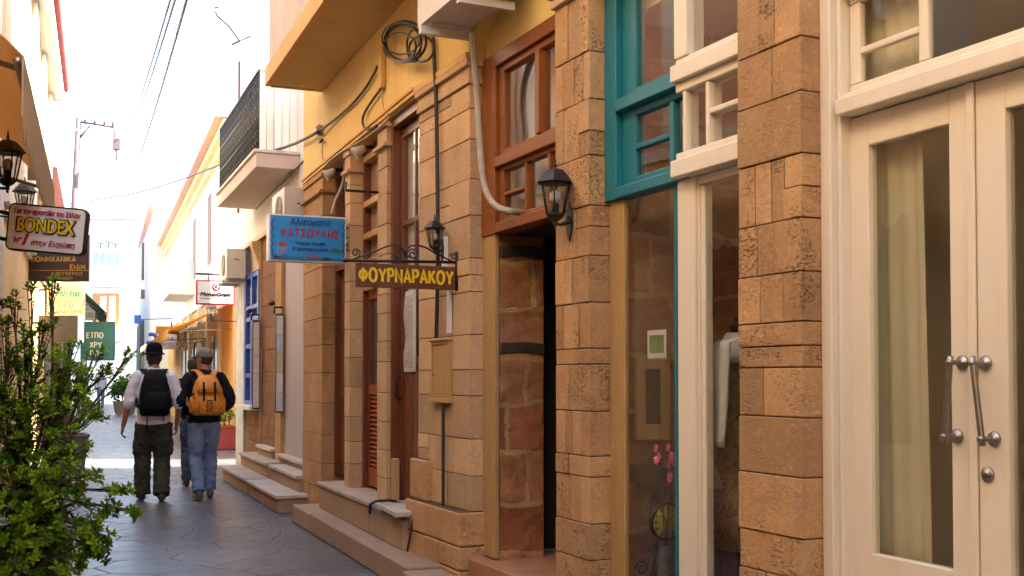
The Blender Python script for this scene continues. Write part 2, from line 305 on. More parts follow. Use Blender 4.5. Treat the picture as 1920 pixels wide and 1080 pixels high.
M = {}
M['sand'] = stone('sandstone', (0.53, 0.318, 0.145), (0.40, 0.212, 0.085), (0.17, 0.09, 0.04), 0.9, 0.95, vein=(.36, .25, .15))
M['sand_smooth'] = stone('smooth_sandstone', (0.585, 0.40, 0.225), (0.51, 0.325, 0.17), (0.30, 0.18, 0.10), 0.5, 0.4, vein=(.40, .27, .17))
M['mortar'] = surf('dark_joint', (0.10, 0.05, 0.028), (0.07, 0.035, 0.02), 8, 0.9)
M['rubble_mortar'] = stone('lime_mortar', (0.36, 0.22, 0.09), (0.28, 0.15, 0.055), (0.12, 0.06, 0.03), 0.6, 0.8)
def rubblemat():
    """coursed rubble: uneven rows of brown stones in pale lime mortar"""
    m = newmat('rubble_masonry'); nt = m.node_tree; b = nt.nodes['Principled BSDF']; vec0 = coords(nt)
    wob = N(nt, 'ShaderNodeTexNoise', Scale=3.0, Detail=5.0, Roughness=.62); nt.links.new(vec0, wob.inputs['Vector'])
    add = N(nt, 'ShaderNodeMixRGB', blend_type='LINEAR_LIGHT'); add.inputs[0].default_value = 0.085; nt.links.new(vec0, add.inputs[1]); nt.links.new(wob.outputs['Color'], add.inputs[2])
    sp = N(nt, 'ShaderNodeSeparateXYZ'); nt.links.new(add.outputs[0], sp.inputs[0]); cb = N(nt, 'ShaderNodeCombineXYZ'); nt.links.new(sp.outputs['X'], cb.inputs['X']); nt.links.new(sp.outputs['Z'], cb.inputs['Y'])
    br = N(nt, 'ShaderNodeTexBrick', offset=.42, squash=.7, squash_frequency=3); nt.links.new(cb.outputs[0], br.inputs['Vector'])
    for k, v in (('Scale', 1.0), ('Mortar Size', .022), ('Mortar Smooth', .6), ('Bias', 0.0), ('Brick Width', .44), ('Row Height', .31)): br.inputs[k].default_value = v
    br.inputs['Color1'].default_value = (0, 0, 0, 1); br.inputs['Color2'].default_value = (1, 1, 1, 1); br.inputs['Mortar'].default_value = (.5, .5, .5, 1)
    n1 = noise(nt, vec0, 6, 7, .68, .5); n2 = noise(nt, vec0, 40, 6, .7); n3 = noise(nt, vec0, 2.6, 5, .6)
    st = ramp(nt, br.outputs['Color'], [(0, (.30, .095, .036)), (.35, (.43, .17, .07)), (.7, (.50, .25, .11)), (1, (.36, .16, .085))])
    st = mix(nt, ramp(nt, n1, [(.38, (0,) * 3), (.68, (.7,) * 3)]), st, (.20, .075, .035)); st = mix(nt, ramp(nt, n2, [(.5, (0,) * 3), (.75, (.5,) * 3)]), st, (.46, .25, .12))
    j = ramp(nt, math_(nt, 'ADD', br.outputs['Fac'], math_(nt, 'MULTIPLY_ADD', n3, 1.5, -.84)), [(.12, (0, 0, 0)), (.42, (1, 1, 1))]); mo = mix(nt, n2, (.52, .33, .14), (.38, .22, .085))
    nt.links.new(mix(nt, j, st, mo), b.inputs['Base Color']); b.inputs['Roughness'].default_value = .9
    js = N(nt, 'ShaderNodeSeparateColor'); nt.links.new(j, js.inputs[0])
    h = math_(nt, 'ADD', math_(nt, 'MULTIPLY', js.outputs[0], -.3), math_(nt, 'MULTIPLY_ADD', n1, .9, math_(nt, 'MULTIPLY', n2, .35))); nt.links.new(bump(nt, h, .9, .03), b.inputs['Normal']); return m
M['rubble'] = rubblemat()
M['step'] = stone('step_stone', (0.38, 0.27, 0.195), (0.30, 0.195, 0.13), (0.24, 0.16, 0.11), 0.5, 0.35, vein=(.33, .24, .18))
M['marble'] = surf('worn_marble', (0.58, 0.53, 0.46), (0.45, 0.40, 0.35), 3.5, 0.5, bs=0.12, dist=1.2)
M['tread'] = surf('pale_tread', (0.46, 0.40, 0.34), (0.36, 0.27, 0.21), 3.5, 0.6, bs=0.15, dist=1.0)
M['yellow'] = surf('yellow_plaster', (0.78, 0.57, 0.19), (0.68, 0.46, 0.14), 1.6, 0.85, bs=0.2, bscale=28, stretch=(1, 1, 0.45), stain=(.50, .33, .13))
M['yellow_trim'] = surf('pale_yellow_trim', (0.72, 0.46, 0.16), (0.62, 0.36, 0.11), 3, 0.8)
M['soffit'] = surf('ochre_soffit', (0.66, 0.46, 0.17), (0.57, 0.375, 0.13), 1.4, 0.85, stain=(.44, .28, .10))
M['cream'] = surf('cream_paint', (0.79, 0.71, 0.57), (0.72, 0.635, 0.495), 1.8, 0.42, bs=0.08, bscale=14, stretch=(1, 1, .35), stain=(.60, .49, .34))
M['teal'] = surf('teal_paint', (0.012, 0.185, 0.225), (0.01, 0.155, 0.20), 2.5, 0.4, bs=0.06, bscale=20)
M['varnish'] = wood('varnished_wood', (0.33, 0.10, 0.014), (0.21, 0.055, 0.008), 0.45, coat=0.08, spec=0.35)
M['dark_wood'] = wood('dark_red_wood', (0.21, 0.060, 0.022), (0.125, 0.032, 0.012), 0.42, coat=0.1, knots=False)
M['orange_wood'] = wood('orange_shutter_wood', (0.40, 0.105, 0.025), (0.29, 0.065, 0.016), 0.45, knots=False)
M['pine'] = wood('raw_pine', (0.52, 0.34, 0.145), (0.42, 0.25, 0.09), 0.6)
M['pale_wood'] = wood('pale_box_wood', (0.58, 0.34, 0.12), (0.48, 0.26, 0.085), 0.5)
M['tan_paint'] = surf('tan_panel_paint', (0.33, 0.23, 0.15), (0.28, 0.19, 0.12), 2.5, 0.55)
M['glass'] = glassmat('window_glass', (0.96, 0.97, 0.95), 1.80, 0.0, 0.05)
M['glass_dim'] = glassmat('door_glass', (0.95, 0.95, 0.90), 1.70, 0.0, 0.05)
M['lamp_glass'] = glassmat('lantern_glass', (0.8, 0.8, 0.78), 1.5, 0.15)
M['black'] = surf('black_iron', (0.018, 0.014, 0.014), (0.03, 0.022, 0.02), 8, 0.42, 0.3, bs=0.15)
M['rubber'] = surf('black_cable', (0.02, 0.015, 0.013), (0.032, 0.024, 0.02), 10, 0.55)
M['steel'] = surf('brushed_steel', (0.36, 0.33, 0.30), (0.29, 0.265, 0.24), 9, 0.36, 1.0, bs=0.05, bscale=90)
M['acwhite'] = surf('ac_enamel', (0.62, 0.58, 0.52), (0.54, 0.49, 0.43), 3, 0.45, bs=0.05)
M['acdark'] = surf('ac_grille_dark', (0.06, 0.055, 0.05), None, 3, 0.6)
M['hose'] = surf('grey_hose', (0.42, 0.36, 0.28), (0.33, 0.27, 0.20), 14, 0.65)
M['white'] = surf('white_plaster', (0.72, 0.69, 0.64), (0.64, 0.60, 0.55), 1.6, 0.85, bs=0.2, bscale=25)
M['pinkwhite'] = surf('pinkish_plaster', (0.66, 0.55, 0.48), (0.60, 0.46, 0.38), 1.8, 0.85, bs=0.2)
M['lavender'] = surf('lavender_plaster', (0.47, 0.42, 0.44), (0.43, 0.375, 0.385), 1.2, 0.85, bs=0.12)
M['brownstone'] = stone('brown_stone', (0.26, 0.12, 0.07), (0.20, 0.085, 0.05), (0.08, 0.04, 0.03), 0.6, 0.5)
M['flaking'] = surf('flaking_blue_white', (0.62, 0.64, 0.68), (0.40, 0.43, 0.52), 5.0, 0.8, bs=0.3, dist=1.0)
M['blue'] = surf('blue_paint', (0.02, 0.10, 0.55), (0.018, 0.08, 0.45), 3, 0.4)
M['creamwall'] = surf('cream_wall', (0.76, 0.60, 0.40), (0.70, 0.53, 0.33), 1.3, 0.85, bs=0.2, stretch=(1, 1, 0.4))
M['paleband'] = surf('pale_pilaster', (0.72, 0.68, 0.60), (0.66, 0.60, 0.52), 2, 0.85)
M['ochrewall'] = surf('ochre_wall', (0.62, 0.40, 0.17), (0.54, 0.33, 0.125), 1.6, 0.85, bs=0.25)
M['pinkwall'] = surf('pink_wall', (0.66, 0.38, 0.28), (0.58, 0.32, 0.23), 1.4, 0.85)
M['terracotta'] = surf('terracotta_plaster', (0.50, 0.22, 0.13), (0.43, 0.18, 0.105), 1.4, 0.85)
M['rooftile'] = surf('red_roof_tile', (0.36, 0.08, 0.07), (0.28, 0.055, 0.05), 6, 0.7)
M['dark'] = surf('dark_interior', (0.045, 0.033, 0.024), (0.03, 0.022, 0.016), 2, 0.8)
M['roomwall'] = surf('room_plaster', (0.78, 0.70, 0.56), (0.72, 0.63, 0.49), 2, 0.85)
M['tile'] = surf('terracotta_floor', (0.40, 0.21, 0.12), (0.34, 0.165, 0.085), 5, 0.5)
M['roomfloor'] = surf('pale_shop_floor', (0.55, 0.50, 0.42), (0.48, 0.43, 0.35), 5, 0.5)
def cloth(name, c):
    m = surf(name, c, None, 3, 0.85, bs=.1); nt = m.node_tree; b = nt.nodes['Principled BSDF']; t = N(nt, 'ShaderNodeBsdfTranslucent'); t.inputs[0].default_value = (*c, 1); mx = N(nt, 'ShaderNodeMixShader'); mx.inputs[0].default_value = .58
    nt.links.new(b.outputs[0], mx.inputs[1]); nt.links.new(t.outputs[0], mx.inputs[2]); nt.links.new(mx.outputs[0], nt.nodes['Material Output'].inputs[0]); return m
M['canvas'] = cloth('tan_canvas', (0.74, 0.49, 0.24))
M['canvas_pale'] = cloth('cream_canvas', (0.74, 0.62, 0.44))
M['canvas_orange'] = cloth('orange_canvas', (0.78, 0.45, 0.10))
M['green_sign'] = surf('dark_green_canvas', (0.02, 0.13, 0.12), (0.015, 0.10, 0.10), 3, 0.6)
M['red'] = surf('red_paint', (0.46, 0.006, 0.05), (0.40, 0.005, 0.045), 4, 0.4)
M['signwhite'] = surf('white_sign_face', (0.80, 0.77, 0.76), (0.76, 0.72, 0.71), 2.5, 0.35, bs=0.02)
M['signyellow'] = surf('yellow_lettering', (0.82, 0.58, 0.015), (0.76, 0.52, 0.012), 8, 0.45)
M['signblue'] = surf('sea_blue_face', (0.03, 0.33, 0.74), (0.025, 0.25, 0.66), 3, 0.3, bs=0.02)
M['inkblue'] = surf('dark_blue_lettering', (0.02, 0.07, 0.36), None, 6, 0.4)
M['signbrown'] = surf('brown_sign_board', (0.15, 0.05, 0.025), (0.11, 0.035, 0.02), 6, 0.45)
M['darkbrown'] = surf('dark_brown_board', (0.055, 0.028, 0.025), (0.04, 0.02, 0.018), 6, 0.5)
M['goldtext'] = surf('gold_lettering', (0.50, 0.27, 0.06), None, 6, 0.45)
M['signcream'] = surf('cream_sign_face', (0.58, 0.52, 0.36), (0.52, 0.46, 0.31), 3, 0.5)
M['greytext'] = surf('grey_lettering', (0.22, 0.20, 0.15), None, 6, 0.5)
M['greentext'] = surf('green_lettering', (0.03, 0.30, 0.20), None, 6, 0.5)
M['greybox'] = surf('grey_brown_box', (0.20, 0.16, 0.125), (0.16, 0.125, 0.10), 3, 0.6)
M['pot'] = surf('grey_planter', (0.15, 0.125, 0.12), (0.12, 0.10, 0.095), 3, 0.7)
M['redpot'] = surf('red_planter', (0.32, 0.05, 0.035), (0.26, 0.04, 0.03), 3, 0.7)
M['soil'] = surf('soil', (0.05, 0.03, 0.02), None, 12, 0.95)
M['bark'] = surf('twig_bark', (0.13, 0.085, 0.05), (0.09, 0.06, 0.035), 12, 0.85)
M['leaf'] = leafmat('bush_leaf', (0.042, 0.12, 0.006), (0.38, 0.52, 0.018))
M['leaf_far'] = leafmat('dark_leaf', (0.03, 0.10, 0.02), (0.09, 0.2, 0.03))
M['petal'] = surf('pink_petal', (0.72, 0.16, 0.30), (0.62, 0.10, 0.22), 20, 0.6)
M['paper'] = surf('white_paper', (0.72, 0.70, 0.66), None, 3, 0.7)
M['bright_white'] = surf('bright_limewash', (0.82, 0.79, 0.73), (0.77, 0.73, 0.66), 1.4, 0.85, bs=.15)
M['rooftile_pale'] = surf('pale_roof_tile', (0.62, 0.40, 0.30), (0.52, 0.31, 0.23), 6, 0.75)
M['cream_eave'] = surf('cream_eave_paint', (0.82, 0.66, 0.38), (0.76, 0.58, 0.31), 3, .85)
M['greywall'] = surf('grey_wall', (0.13, 0.125, 0.115), (0.10, 0.095, 0.09), 2, .85)
M['pole'] = surf('weathered_pole', (0.10, 0.065, 0.075), (0.07, 0.045, 0.05), 6, 0.8)
M['windowdark'] = surf('dark_pane', (0.05, 0.055, 0.06), None, 2, 0.12)
M['shutter'] = surf('brown_shutter', (0.24, 0.11, 0.05), (0.19, 0.08, 0.035), 3, 0.6)
M['orangewin'] = surf('orange_window_wood', (0.50, 0.18, 0.05), None, 3, 0.5)
# ------------------------------------------------------------------ ground: one sheet of irregular dark slabs
def paving():
    m = newmat('crazy_paving'); nt = m.node_tree; b = nt.nodes['Principled BSDF']; vec0 = coords(nt)
    wob = N(nt, 'ShaderNodeTexNoise', Scale=1.6, Detail=2.0); nt.links.new(vec0, wob.inputs['Vector'])
    add = N(nt, 'ShaderNodeMixRGB', blend_type='LINEAR_LIGHT'); add.inputs[0].default_value = 0.09; nt.links.new(vec0, add.inputs[1]); nt.links.new(wob.outputs['Color'], add.inputs[2]); vec = add.outputs[0]
    v1 = N(nt, 'ShaderNodeTexVoronoi', feature='DISTANCE_TO_EDGE', Scale=1.75); v2 = N(nt, 'ShaderNodeTexVoronoi', feature='F1', Scale=1.75)
    for v in (v1, v2):
        v.inputs['Randomness'].default_value = 1.0; v.voronoi_dimensions = '2D'; nt.links.new(vec, v.inputs['Vector'])
    jn = noise(nt, vec0, 9, 4); d = math_(nt, 'ADD', v1.outputs['Distance'], math_(nt, 'MULTIPLY_ADD', jn, 0.03, -0.015))
    j = ramp(nt, d, [(0.008, (1, 1, 1)), (0.024, (0, 0, 0))])
    sc = N(nt, 'ShaderNodeSeparateColor'); nt.links.new(v2.outputs['Color'], sc.inputs[0])
    base = ramp(nt, sc.outputs[0], [(0.0, (0.078, 0.079, 0.090)), (0.35, (0.098, 0.099, 0.110)), (0.7, (0.115, 0.114, 0.122)), (1.0, (0.15, 0.145, 0.148))])
    n1 = noise(nt, vec0, 5, 7, 0.65); n2 = noise(nt, vec0, 38, 5, 0.65); n3 = noise(nt, vec0, 0.9, 3)
    base = mix(nt, ramp(nt, n1, [(0.35, (0,) * 3), (0.7, (0.6,) * 3)]), base, (0.14, 0.13, 0.13))
    base = mix(nt, ramp(nt, n3, [(0.4, (0,) * 3), (0.7, (0.4,) * 3)]), base, (0.07, 0.066, 0.08))
    col = mix(nt, math_(nt, 'MULTIPLY', j, 0.5), base, (0.05, 0.047, 0.05)); nt.links.new(col, b.inputs['Base Color'])
    r = math_(nt, 'ADD', math_(nt, 'MULTIPLY_ADD', n1, 0.36, 0.18), math_(nt, 'MULTIPLY', j, 0.35)); nt.links.new(r, b.inputs['Roughness'])
    cr = noise(nt, vec0, 2.2, 3)
    h = math_(nt, 'ADD', math_(nt, 'MULTIPLY_ADD', n2, 0.12, math_(nt, 'MULTIPLY', n1, 0.35)), math_(nt, 'MULTIPLY_ADD', j, -0.32, math_(nt, 'MULTIPLY_ADD', cr, 0.9, math_(nt, 'MULTIPLY', sc.outputs[1], 0.35))))
    nt.links.new(bump(nt, h, 0.45, 0.018), b.inputs['Normal']); return m
mb = MB(); mb.quad([(-400, -60, 0), (400, -60, 0), (400, 700, 0), (-400, 700, 0)]); g = mb.build('ground', paving()); tag(g, kind='structure', label='dark irregular stone slab paving of the narrow lane', cat='ground')

# ------------------------------------------------------------------ right side: masonry helper
def ashlar(mb, sg, a0, a1, d0, d1, zs, rng, gap=0.005, jit=0.005, split=0.55, maxn=4):
    """coursed blocks with incised joints; material 0 = stone, 1 = joint"""
    zs = sorted(zs); w = a1 - a0
    mb.box(sg, a0 + 0.007, a1 - 0.007, d0 + 0.008, d1, zs[0], zs[-1], 1)
    for z0, z1 in zip(zs[:-1], zs[1:]):
        cuts = [a0, a1]; h = z1 - z0
        if w > 0.3 and rng.random() < split and h > 0.1:
            n = rng.randint(2, maxn); cuts = [a0] + sorted(a0 + w * (k + rng.uniform(-.25, .25)) / n for k in range(1, n)) + [a1]
        for c0, c1 in zip(cuts[:-1], cuts[1:]):
            e0 = gap / 2 if c0 > a0 else 0; e1 = gap / 2 if c1 < a1 else 0
            subs = [(z0, z1)]
            if len(cuts) > 3 and rng.random() < 0.25: zm = z0 + h * rng.uniform(.4, .6); subs = [(z0, zm), (zm, z1)]
            for y0, y1 in subs:
                mb.box(sg, c0 + e0, c1 - e1, d0 + rng.uniform(-jit, jit), d1 - 0.02 if len(cuts) > 2 and c0 > a0 else d1 - 0.002, y0 + gap / 2, y1 - gap / 2, 0, rng.uniform(-0.20, 0.12))
def rubble(mb, P, u0, u1, z0, z1, rng, th=0.02, row=0.3):
    """uneven rubble walling: P(u, out, z); relief in the mesh, stones and lime mortar in the material"""
    n = max(int((u1 - u0) / .02), 12); k = int((z1 - z0) / .02) + 1
    def o(u, z): return 0.022 * mnoise.noise(Vector((u * 4.1 + u0 * 7, z * 6, 1.3))) + 0.012 * mnoise.noise(Vector((u * 13, z * 13, u0)))
    grid = [[P(u0 + (u1 - u0) * i / n, o(u0 + (u1 - u0) * i / n, z0 + (z1 - z0) * j / k), z0 + (z1 - z0) * j / k) for i in range(n + 1)] for j in range(k + 1)]
    mb.add([p for r in grid for p in r], [(j * (n + 1) + i, j * (n + 1) + i + 1, (j + 1) * (n + 1) + i + 1, (j + 1) * (n + 1) + i) for j in range(k) for i in range(n)], 0, True)
rng = random.Random(4)
# ------------------------------------------------------------------ stone shop building (white doors, teal and cream shop front)
aA0, aA1 = SA.a(1505), SA.a(1385); aC0, aC1 = SA.a(1105), SA.a(1042)
dC = SA.dat(aA0, 1540)[0]; aCas = SA.a(1560, dC); dL = SA.dat(aCas, 1590)[0]; dS = SA.dat(aC0, 1143)[0]
seamA = SA.a(1832, dL); leafW = aCas - seamA; aDoor0 = seamA - leafW; aN1 = aDoor0 - (aA0 - aCas)
shop = thing('stone_shop_building', SA.P(aA1, 0.5, 0), 'sandstone shop building with white double door and teal and cream shop window, nearest right', 'building')
zA = [SA.z(1385, y) for y in (1400, 1240, 1145, 1060, 988, 882, 778, 690, 652, 610, 523, 430, 318, 210, 115, 20)]
zC = [SA.z(1042, y) for y in (1500, 1330, 1230, 1110, 1032, 968, 885, 848, 768, 684, 656, 574, 491, 402, 313, 213, 128, 20)]
for a0, a1, dd, zz in ((aA0, aA1, dC + .04, zA), (aC0, aC1, dS + .05, zC), (aN1 - .62, aN1, dC + .04, [z + .06 for z in zA])):
    mb = MB(); zz = sorted([z for z in zz if z > 0.03] + [0.0]); zz[-1] = 3.45; ashlar(mb, SA, a0, a1, 0, dd, zz, rng); mb.build('pier', [M['sand'], M['mortar']], shop, bevel=0.004)
mb = MB(); mb.box(SA, aC0 - .03, aC1 + .01, -.03, .12, 3.452, 3.50); mb.box(SA, aC0 - .045, aC1 + .01, -.05, .13, 3.502, 3.545); mb.box(SA, aC0 - .02, aC1 + .01, -.015, .12, 3.547, 3.62); mb.build('pier_capital', M['sand_smooth'], shop, bevel=.008)
mb = MB(); mb.box(SA, -9, aC1 - .002, .005, .5, 3.62, 8.4, 0); mb.box(SA, -9, aC0 - .05, .004, .45, 3.45, 3.618); mb.build('upper_wall', M['sand_smooth'], shop)
mb = MB(); mb.box(SA, -9, aN1 - .622, .01, .4, 0, 3.448); mb.build('side_wall', M['sand_smooth'], shop)
mb = MB(); mb.box(SA, -9.05, 3.6, -.12, 9, 8.4, 8.55); mb.box(SA, 3.601, aC1, -.12, .8, 8.4, 8.55); mb.box(SA, 3.601, aC1, 3.4, 9, 8.4, 8.55); mb.build('roof', M['rooftile'], shop)  # roof left open over the shop, added to let daylight in
mb = MB(); mb.box(SA, -9, aC1, 8.6, 9, 0, 8.4); mb.box(SA, -9, -8.6, .5, 8.6, 0, 8.4); mb.build('rear_wall', M['sand_smooth'], shop)
# shop room behind the glass
mb = MB(); mb.box(SA, aN1 - .7, aC0 - .03, 3.6, 3.75, .14, 3.4); mb.box(SA, aN1 - .85, aN1 - .7, .42, 3.75, .14, 3.4); mb.build('room_wall', M['roomwall'], shop)
mb = MB(); mb.box(SA, aN1 - .6, 3.7, .2, 3.6, 3.3, 3.44); mb.box(SA, 3.701, aC1, .2, .8, 3.3, 3.44); mb.box(SA, 3.701, aC1, 3.3, 3.6, 3.3, 3.44); mb.build('room_ceiling', M['roomwall'], shop)  # ceiling opening added under the roof gap, brightens the room
mb = MB(); mb.box(SA, aN1 - .6, aC0 + .2, .05, 3.6, .0, .14); mb.build('room_floor', M['roomfloor'], shop)
mb = MB(); mb.box(SA, aA0 + .1, aA0 + .18, dC + .06, 3.55, .14, 3.3); mb.build('partition', M['roomwall'], shop)
mb = MB(); rubble(mb, lambda u, o, z: SA.P(aC0 - .02 - o, u, z), dS + .05, 3.5, .14, 3.3, rng, row=.42); mb.box(SA, aC0 + .02, aC0 + .3, dS + .06, 3.6, .14, 3.3, 1); mb.build('rubble_wall', [M['rubble'], M['rubble_mortar']], shop)
# white double door: casing, transom, two leaves
zt = 2.415; zl = .16
fr = MB()
fr.box(SA, aCas, aA0 - .001, dC, dC + .12, 0.02, 3.44)                       # far jamb casing
fr.box(SA, aCas - .022, aCas - .001, dC + .03, dL + .03, 0.02, 3.44)
fr.box(SA, aN1 + .001, aDoor0, dC, dC + .12, 0.02, 3.44)
fr.box(SA, aDoor0 + .001, aCas - .023, dL - .075, dL + .05, zt, zt + .062)     # transom bar
fr.box(SA, aDoor0 + .002, aCas - .024, dL - .045, dL + .04, zt + .064, zt + .085)
fr.box(SA, aDoor0 + .001, aCas - .023, dL - .06, dL + .05, 2.885, 2.94); fr.box(SA, aDoor0 + .001, aCas - .023, dL - .02, dL + .05, 2.942, 3.44)
z0, z1 = zt + .087, 2.883; aT0, aT1 = aDoor0 + .004, aCas - .026
fr.box(SA, aT0, aT1, dL - .004, dL + .03, z0, z0 + .035); fr.box(SA, aT0, aT1, dL - .004, dL + .03, z1 - .035, z1)
aM = SA.a(1738, dL)
for q0, q1 in ((aT0, aT0 + .05), (aT1 - .055, aT1), (aM - .022, aM + .022)): fr.box(SA, q0, q1, dL - .003, dL + .029, z0 + .036, z1 - .036)
zm = SA.z(1660, 78, dL); fr.box(SA, aM + .023, aT1 - .056, dL - .002, dL + .028, zm - .013, zm + .013)
o = fr.build('door_frame', M['cream'], shop, bevel=.006)
mb = MB(); mb.box(SA, aT0 + .04, aT1 - .04, dL + .012, dL + .017, z0 + .03, z1 - .03); mb.build('pane', M['glass_dim'], o)
def leaf(a0, a1, hs, far):
    L_ = MB(); gA0, gA1 = (SA.a(1783, dL), SA.a(1631, dL)) if far else (a0 + (a1 - SA.a(1631, dL) if 0 else .105), SA.a(1890, dL))
    gz0, gz1 = .765, 2.292; y0, y1 = dL, dL + .045
    L_.box(SA, a0, gA0, y0, y1, zl, zt - .004); L_.box(SA, gA1, a1, y0, y1, zl, zt - .004)
    L_.box(SA, gA0, gA1, y0 + .0006, y1, gz1, zt - .004); L_.box(SA, gA0, gA1, y0 + .0006, y1, zl, gz0)
    if not far: L_.box(SA, a1 - .004, a1 + .03, y0 - .014, y0 - .001, zl + .01, zt - .006)
    o = L_.build('door', M['cream'], shop, bevel=.005)
    gl = MB(); gl.box(SA, gA0 + .001, gA1 - .001, dL + .022, dL + .028, gz0, gz1); gl.build('pane', M['glass_dim'], o)
    return o
d1 = leaf(seamA + .002, aCas - .004, 1, True); d2 = leaf(aDoor0 + .004, seamA - .002, -1, False)
def handle(door, pts, name='handle'):
    h = MB(); A, B = pts; ends = []
    for px, py in (A, B):
        a, z = SA.hit(px, py, dL); c = SA.P(a, dL - .0005, z)
        h.lathe(c, [(.001, -.001), (.024, 0), (.026, .004), (.024, .010), (.012, .012), (.009, .02), (.009, .055), (.011, .058), (.011, .07), (.004, .073)], 20, 0, -SA.n)
        ends.append(SA.P(a, dL - .060, z))
    e = (ends[1] - ends[0]).normalized(); h.tube([ends[0] - e * .022, ends[0], ends[1], ends[1] + e * .022], .0105, 14)
    for q in ends: h.ball(q, .0125, 10, 8)
    h.build(name, M['steel'], door)
handle(d1, ((1806, 680), (1796, 818))); handle(d2, ((1849, 681), (1866, 823)))
a, z = SA.hit(1853, 890, dL); k = MB(); k.lathe(SA.P(a, dL - .0005, z), [(.001, 0), (.026, 0), (.026, .006), (.022, .010), (.014, .0105), (.013, .014), (.003, .0145)], 20, 0, -SA.n); k.box(SA, a - .002, a + .002, dL - .017, dL - .0145, z - .008, z + .008); k.build('lock', M['steel'], d2)
mb = MB(); mb.box(SA, aN1 - .3, aA0 + .05, -.32, .3, .001, .155); mb.build('door_step', M['step'], shop, bevel=.012)
# raw pine post beside pier
mb = MB(); pA0, pA1 = SA.a(1170, dS), aC0 - .003; mb.box(SA, pA0, pA1, dS, dS + .03, .15, 2.335); mb.build('post', M['pine'], shop, bevel=.004)
# teal half of the shop window
dT = dS - .03; aTe0, aTe1 = SA.a(1292, dT), aC0 - .002
def at_a(px): return SA.a(px, dS)
t = MB()
t.box(SA, at_a(1165), aTe1, dT, dT + .11, 2.338, 3.44)                                   # stile
t.box(SA, at_a(1190), at_a(1165) - .001, dT + .04, dT + .10, 2.398, 3.44)
t.box(SA, aTe0, at_a(1165) - .002, dT - .005, dT + .11, 2.340, 2.396)
t.box(SA, aTe0, at_a(1190) - .001, dT + .035, dT + .09, 2.398, 2.435)
t.box(SA, aTe0, at_a(1165) - .003, dT - .012, dT + .1, 2.785, 2.845)
t.box(SA, aTe0, at_a(1190) - .001, dT + .035, dT + .09, 2.745, 2.783)
t.box(SA, aTe0, at_a(1190) - .001, dT + .035, dT + .09, 2.847, 2.885)
t.box(SA, aTe0, at_a(1190) - .001, dT + .035, dT + .09, 3.36, 3.44)
t.box(SA, at_a(1262), at_a(1254), dT + .038, dT + .085, 2.436, 2.744); t.box(SA, at_a(1254) + .001, at_a(1190) - .002, dT + .038, dT + .085, 2.572, 2.598)
t.box(SA, at_a(1270), at_a(1264), dS + .0, dS + .06, .15, 2.338)                          # thin edge strip below
tf = t.build('window_frame', M['teal'], shop, bevel=.005); tf['label'] = 'teal painted half of the shop window frame'
mb = MB(); mb.box(SA, aTe0, at_a(1190), dT + .058, dT + .063, 2.43, 2.75); mb.box(SA, aTe0, at_a(1190), dT + .058, dT + .063, 2.88, 3.37); mb.box(SA, at_a(1264), pA0, dS + .012, dS + .018, .16, 2.338); mb.build('pane', M['glass'], tf)
# cream half
dQ = dT - .05; t = MB(); c0 = aA1 + .002; c1 = at_a(1285)
t.box(SA, c0, c1, dQ, dQ + .13, 2.345, 2.425); t.box(SA, c0, c1 - .002, dQ + .03, dQ + .12, 2.427, 2.462)
t.box(SA, c0, c1, dQ, dQ + .13, 2.79, 2.868); t.box(SA, c0, c1 - .002, dQ + .03, dQ + .12, 2.745, 2.788); t.box(SA, c0, c1 - .002, dQ + .03, dQ + .12, 2.87, 2.9)
t.box(SA, c0, c1 - .002, dQ + .03, dQ + .12, 3.38, 3.44)
t.box(SA, at_a(1303), at_a(1297), dQ + .035, dQ + .11, 2.463, 2.744); t.box(SA, at_a(1347), at_a(1340), dQ + .036, dQ + .11, 2.463, 2.744); t.box(SA, c0, at_a(1347) - .001, dQ + .037, dQ + .10, 2.595, 2.62)
t.box(SA, at_a(1310), c1 - .004, dQ + .02, dQ + .12, 2.902, 3.379)
dp_ = dS - .018; t.box(SA, SA.a(1304, dp_), SA.a(1271, dp_), dp_, dS + .06, .15, 2.344); t.box(SA, SA.a(1311, dS - .006), SA.a(1304, dp_) - .001, dS - .006, dS + .06, .15, 2.343)
t.box(SA, SA.a(1322, dS + .004), SA.a(1311, dS - .006) - .001, dS + .004, dS + .05, .15, 2.30)
t.box(SA, c0, SA.a(1311, dS - .006) - .002, dS - .006, dS + .06, 2.302, 2.343)
cf = t.build('window_frame', M['cream'], shop, bevel=.006); cf['label'] = 'cream painted half of the shop window frame'
mb = MB(); mb.box(SA, c0, at_a(1297), dQ + .06, dQ + .065, 2.45, 2.76); mb.box(SA, c0, at_a(1310), dQ + .06, dQ + .065, 2.89, 3.39); mb.box(SA, c0, at_a(1321), dS + .010, dS + .016, .15, 2.31); mb.build('pane', M['glass'], cf)

# ------------------------------------------------------------------ yellow building with stone piers
yel = thing('yellow_building', SA.P(7.7, 0.5, 0), 'yellow plastered building on sandstone piers with wooden doors and an ochre balcony overhead', 'building')
aE0, aE1 = SA.a(880), SA.a(784.5); dE = SA.dat(aE0, 905)[0]
zt_ = 3.50
zE = [0.55, .78, 1.02, 1.30, 1.47, 1.70, 1.98, 2.20, 2.48, 2.72, 2.98, 3.18, 3.34]
mb = MB(); ashlar(mb, SA, aE0, aE1, 0, dE + .08, zE, rng, split=.75, maxn=4, jit=.004); mb.build('pier', [M['sand_smooth'], M['mortar']], yel, bevel=.004)
mb = MB(); mb.box(SA, aE0 - .02, aE1, -.02, .3, 3.342, 3.40); mb.box(SA, aE0 - .008, aE1, -.008, .3, 3.401, 3.455); mb.box(SA, aE0 - .03, aE1, -.035, .3, 3.456, 3.50); mb.build('moulding', M['sand_smooth'], yel, bevel=.006)
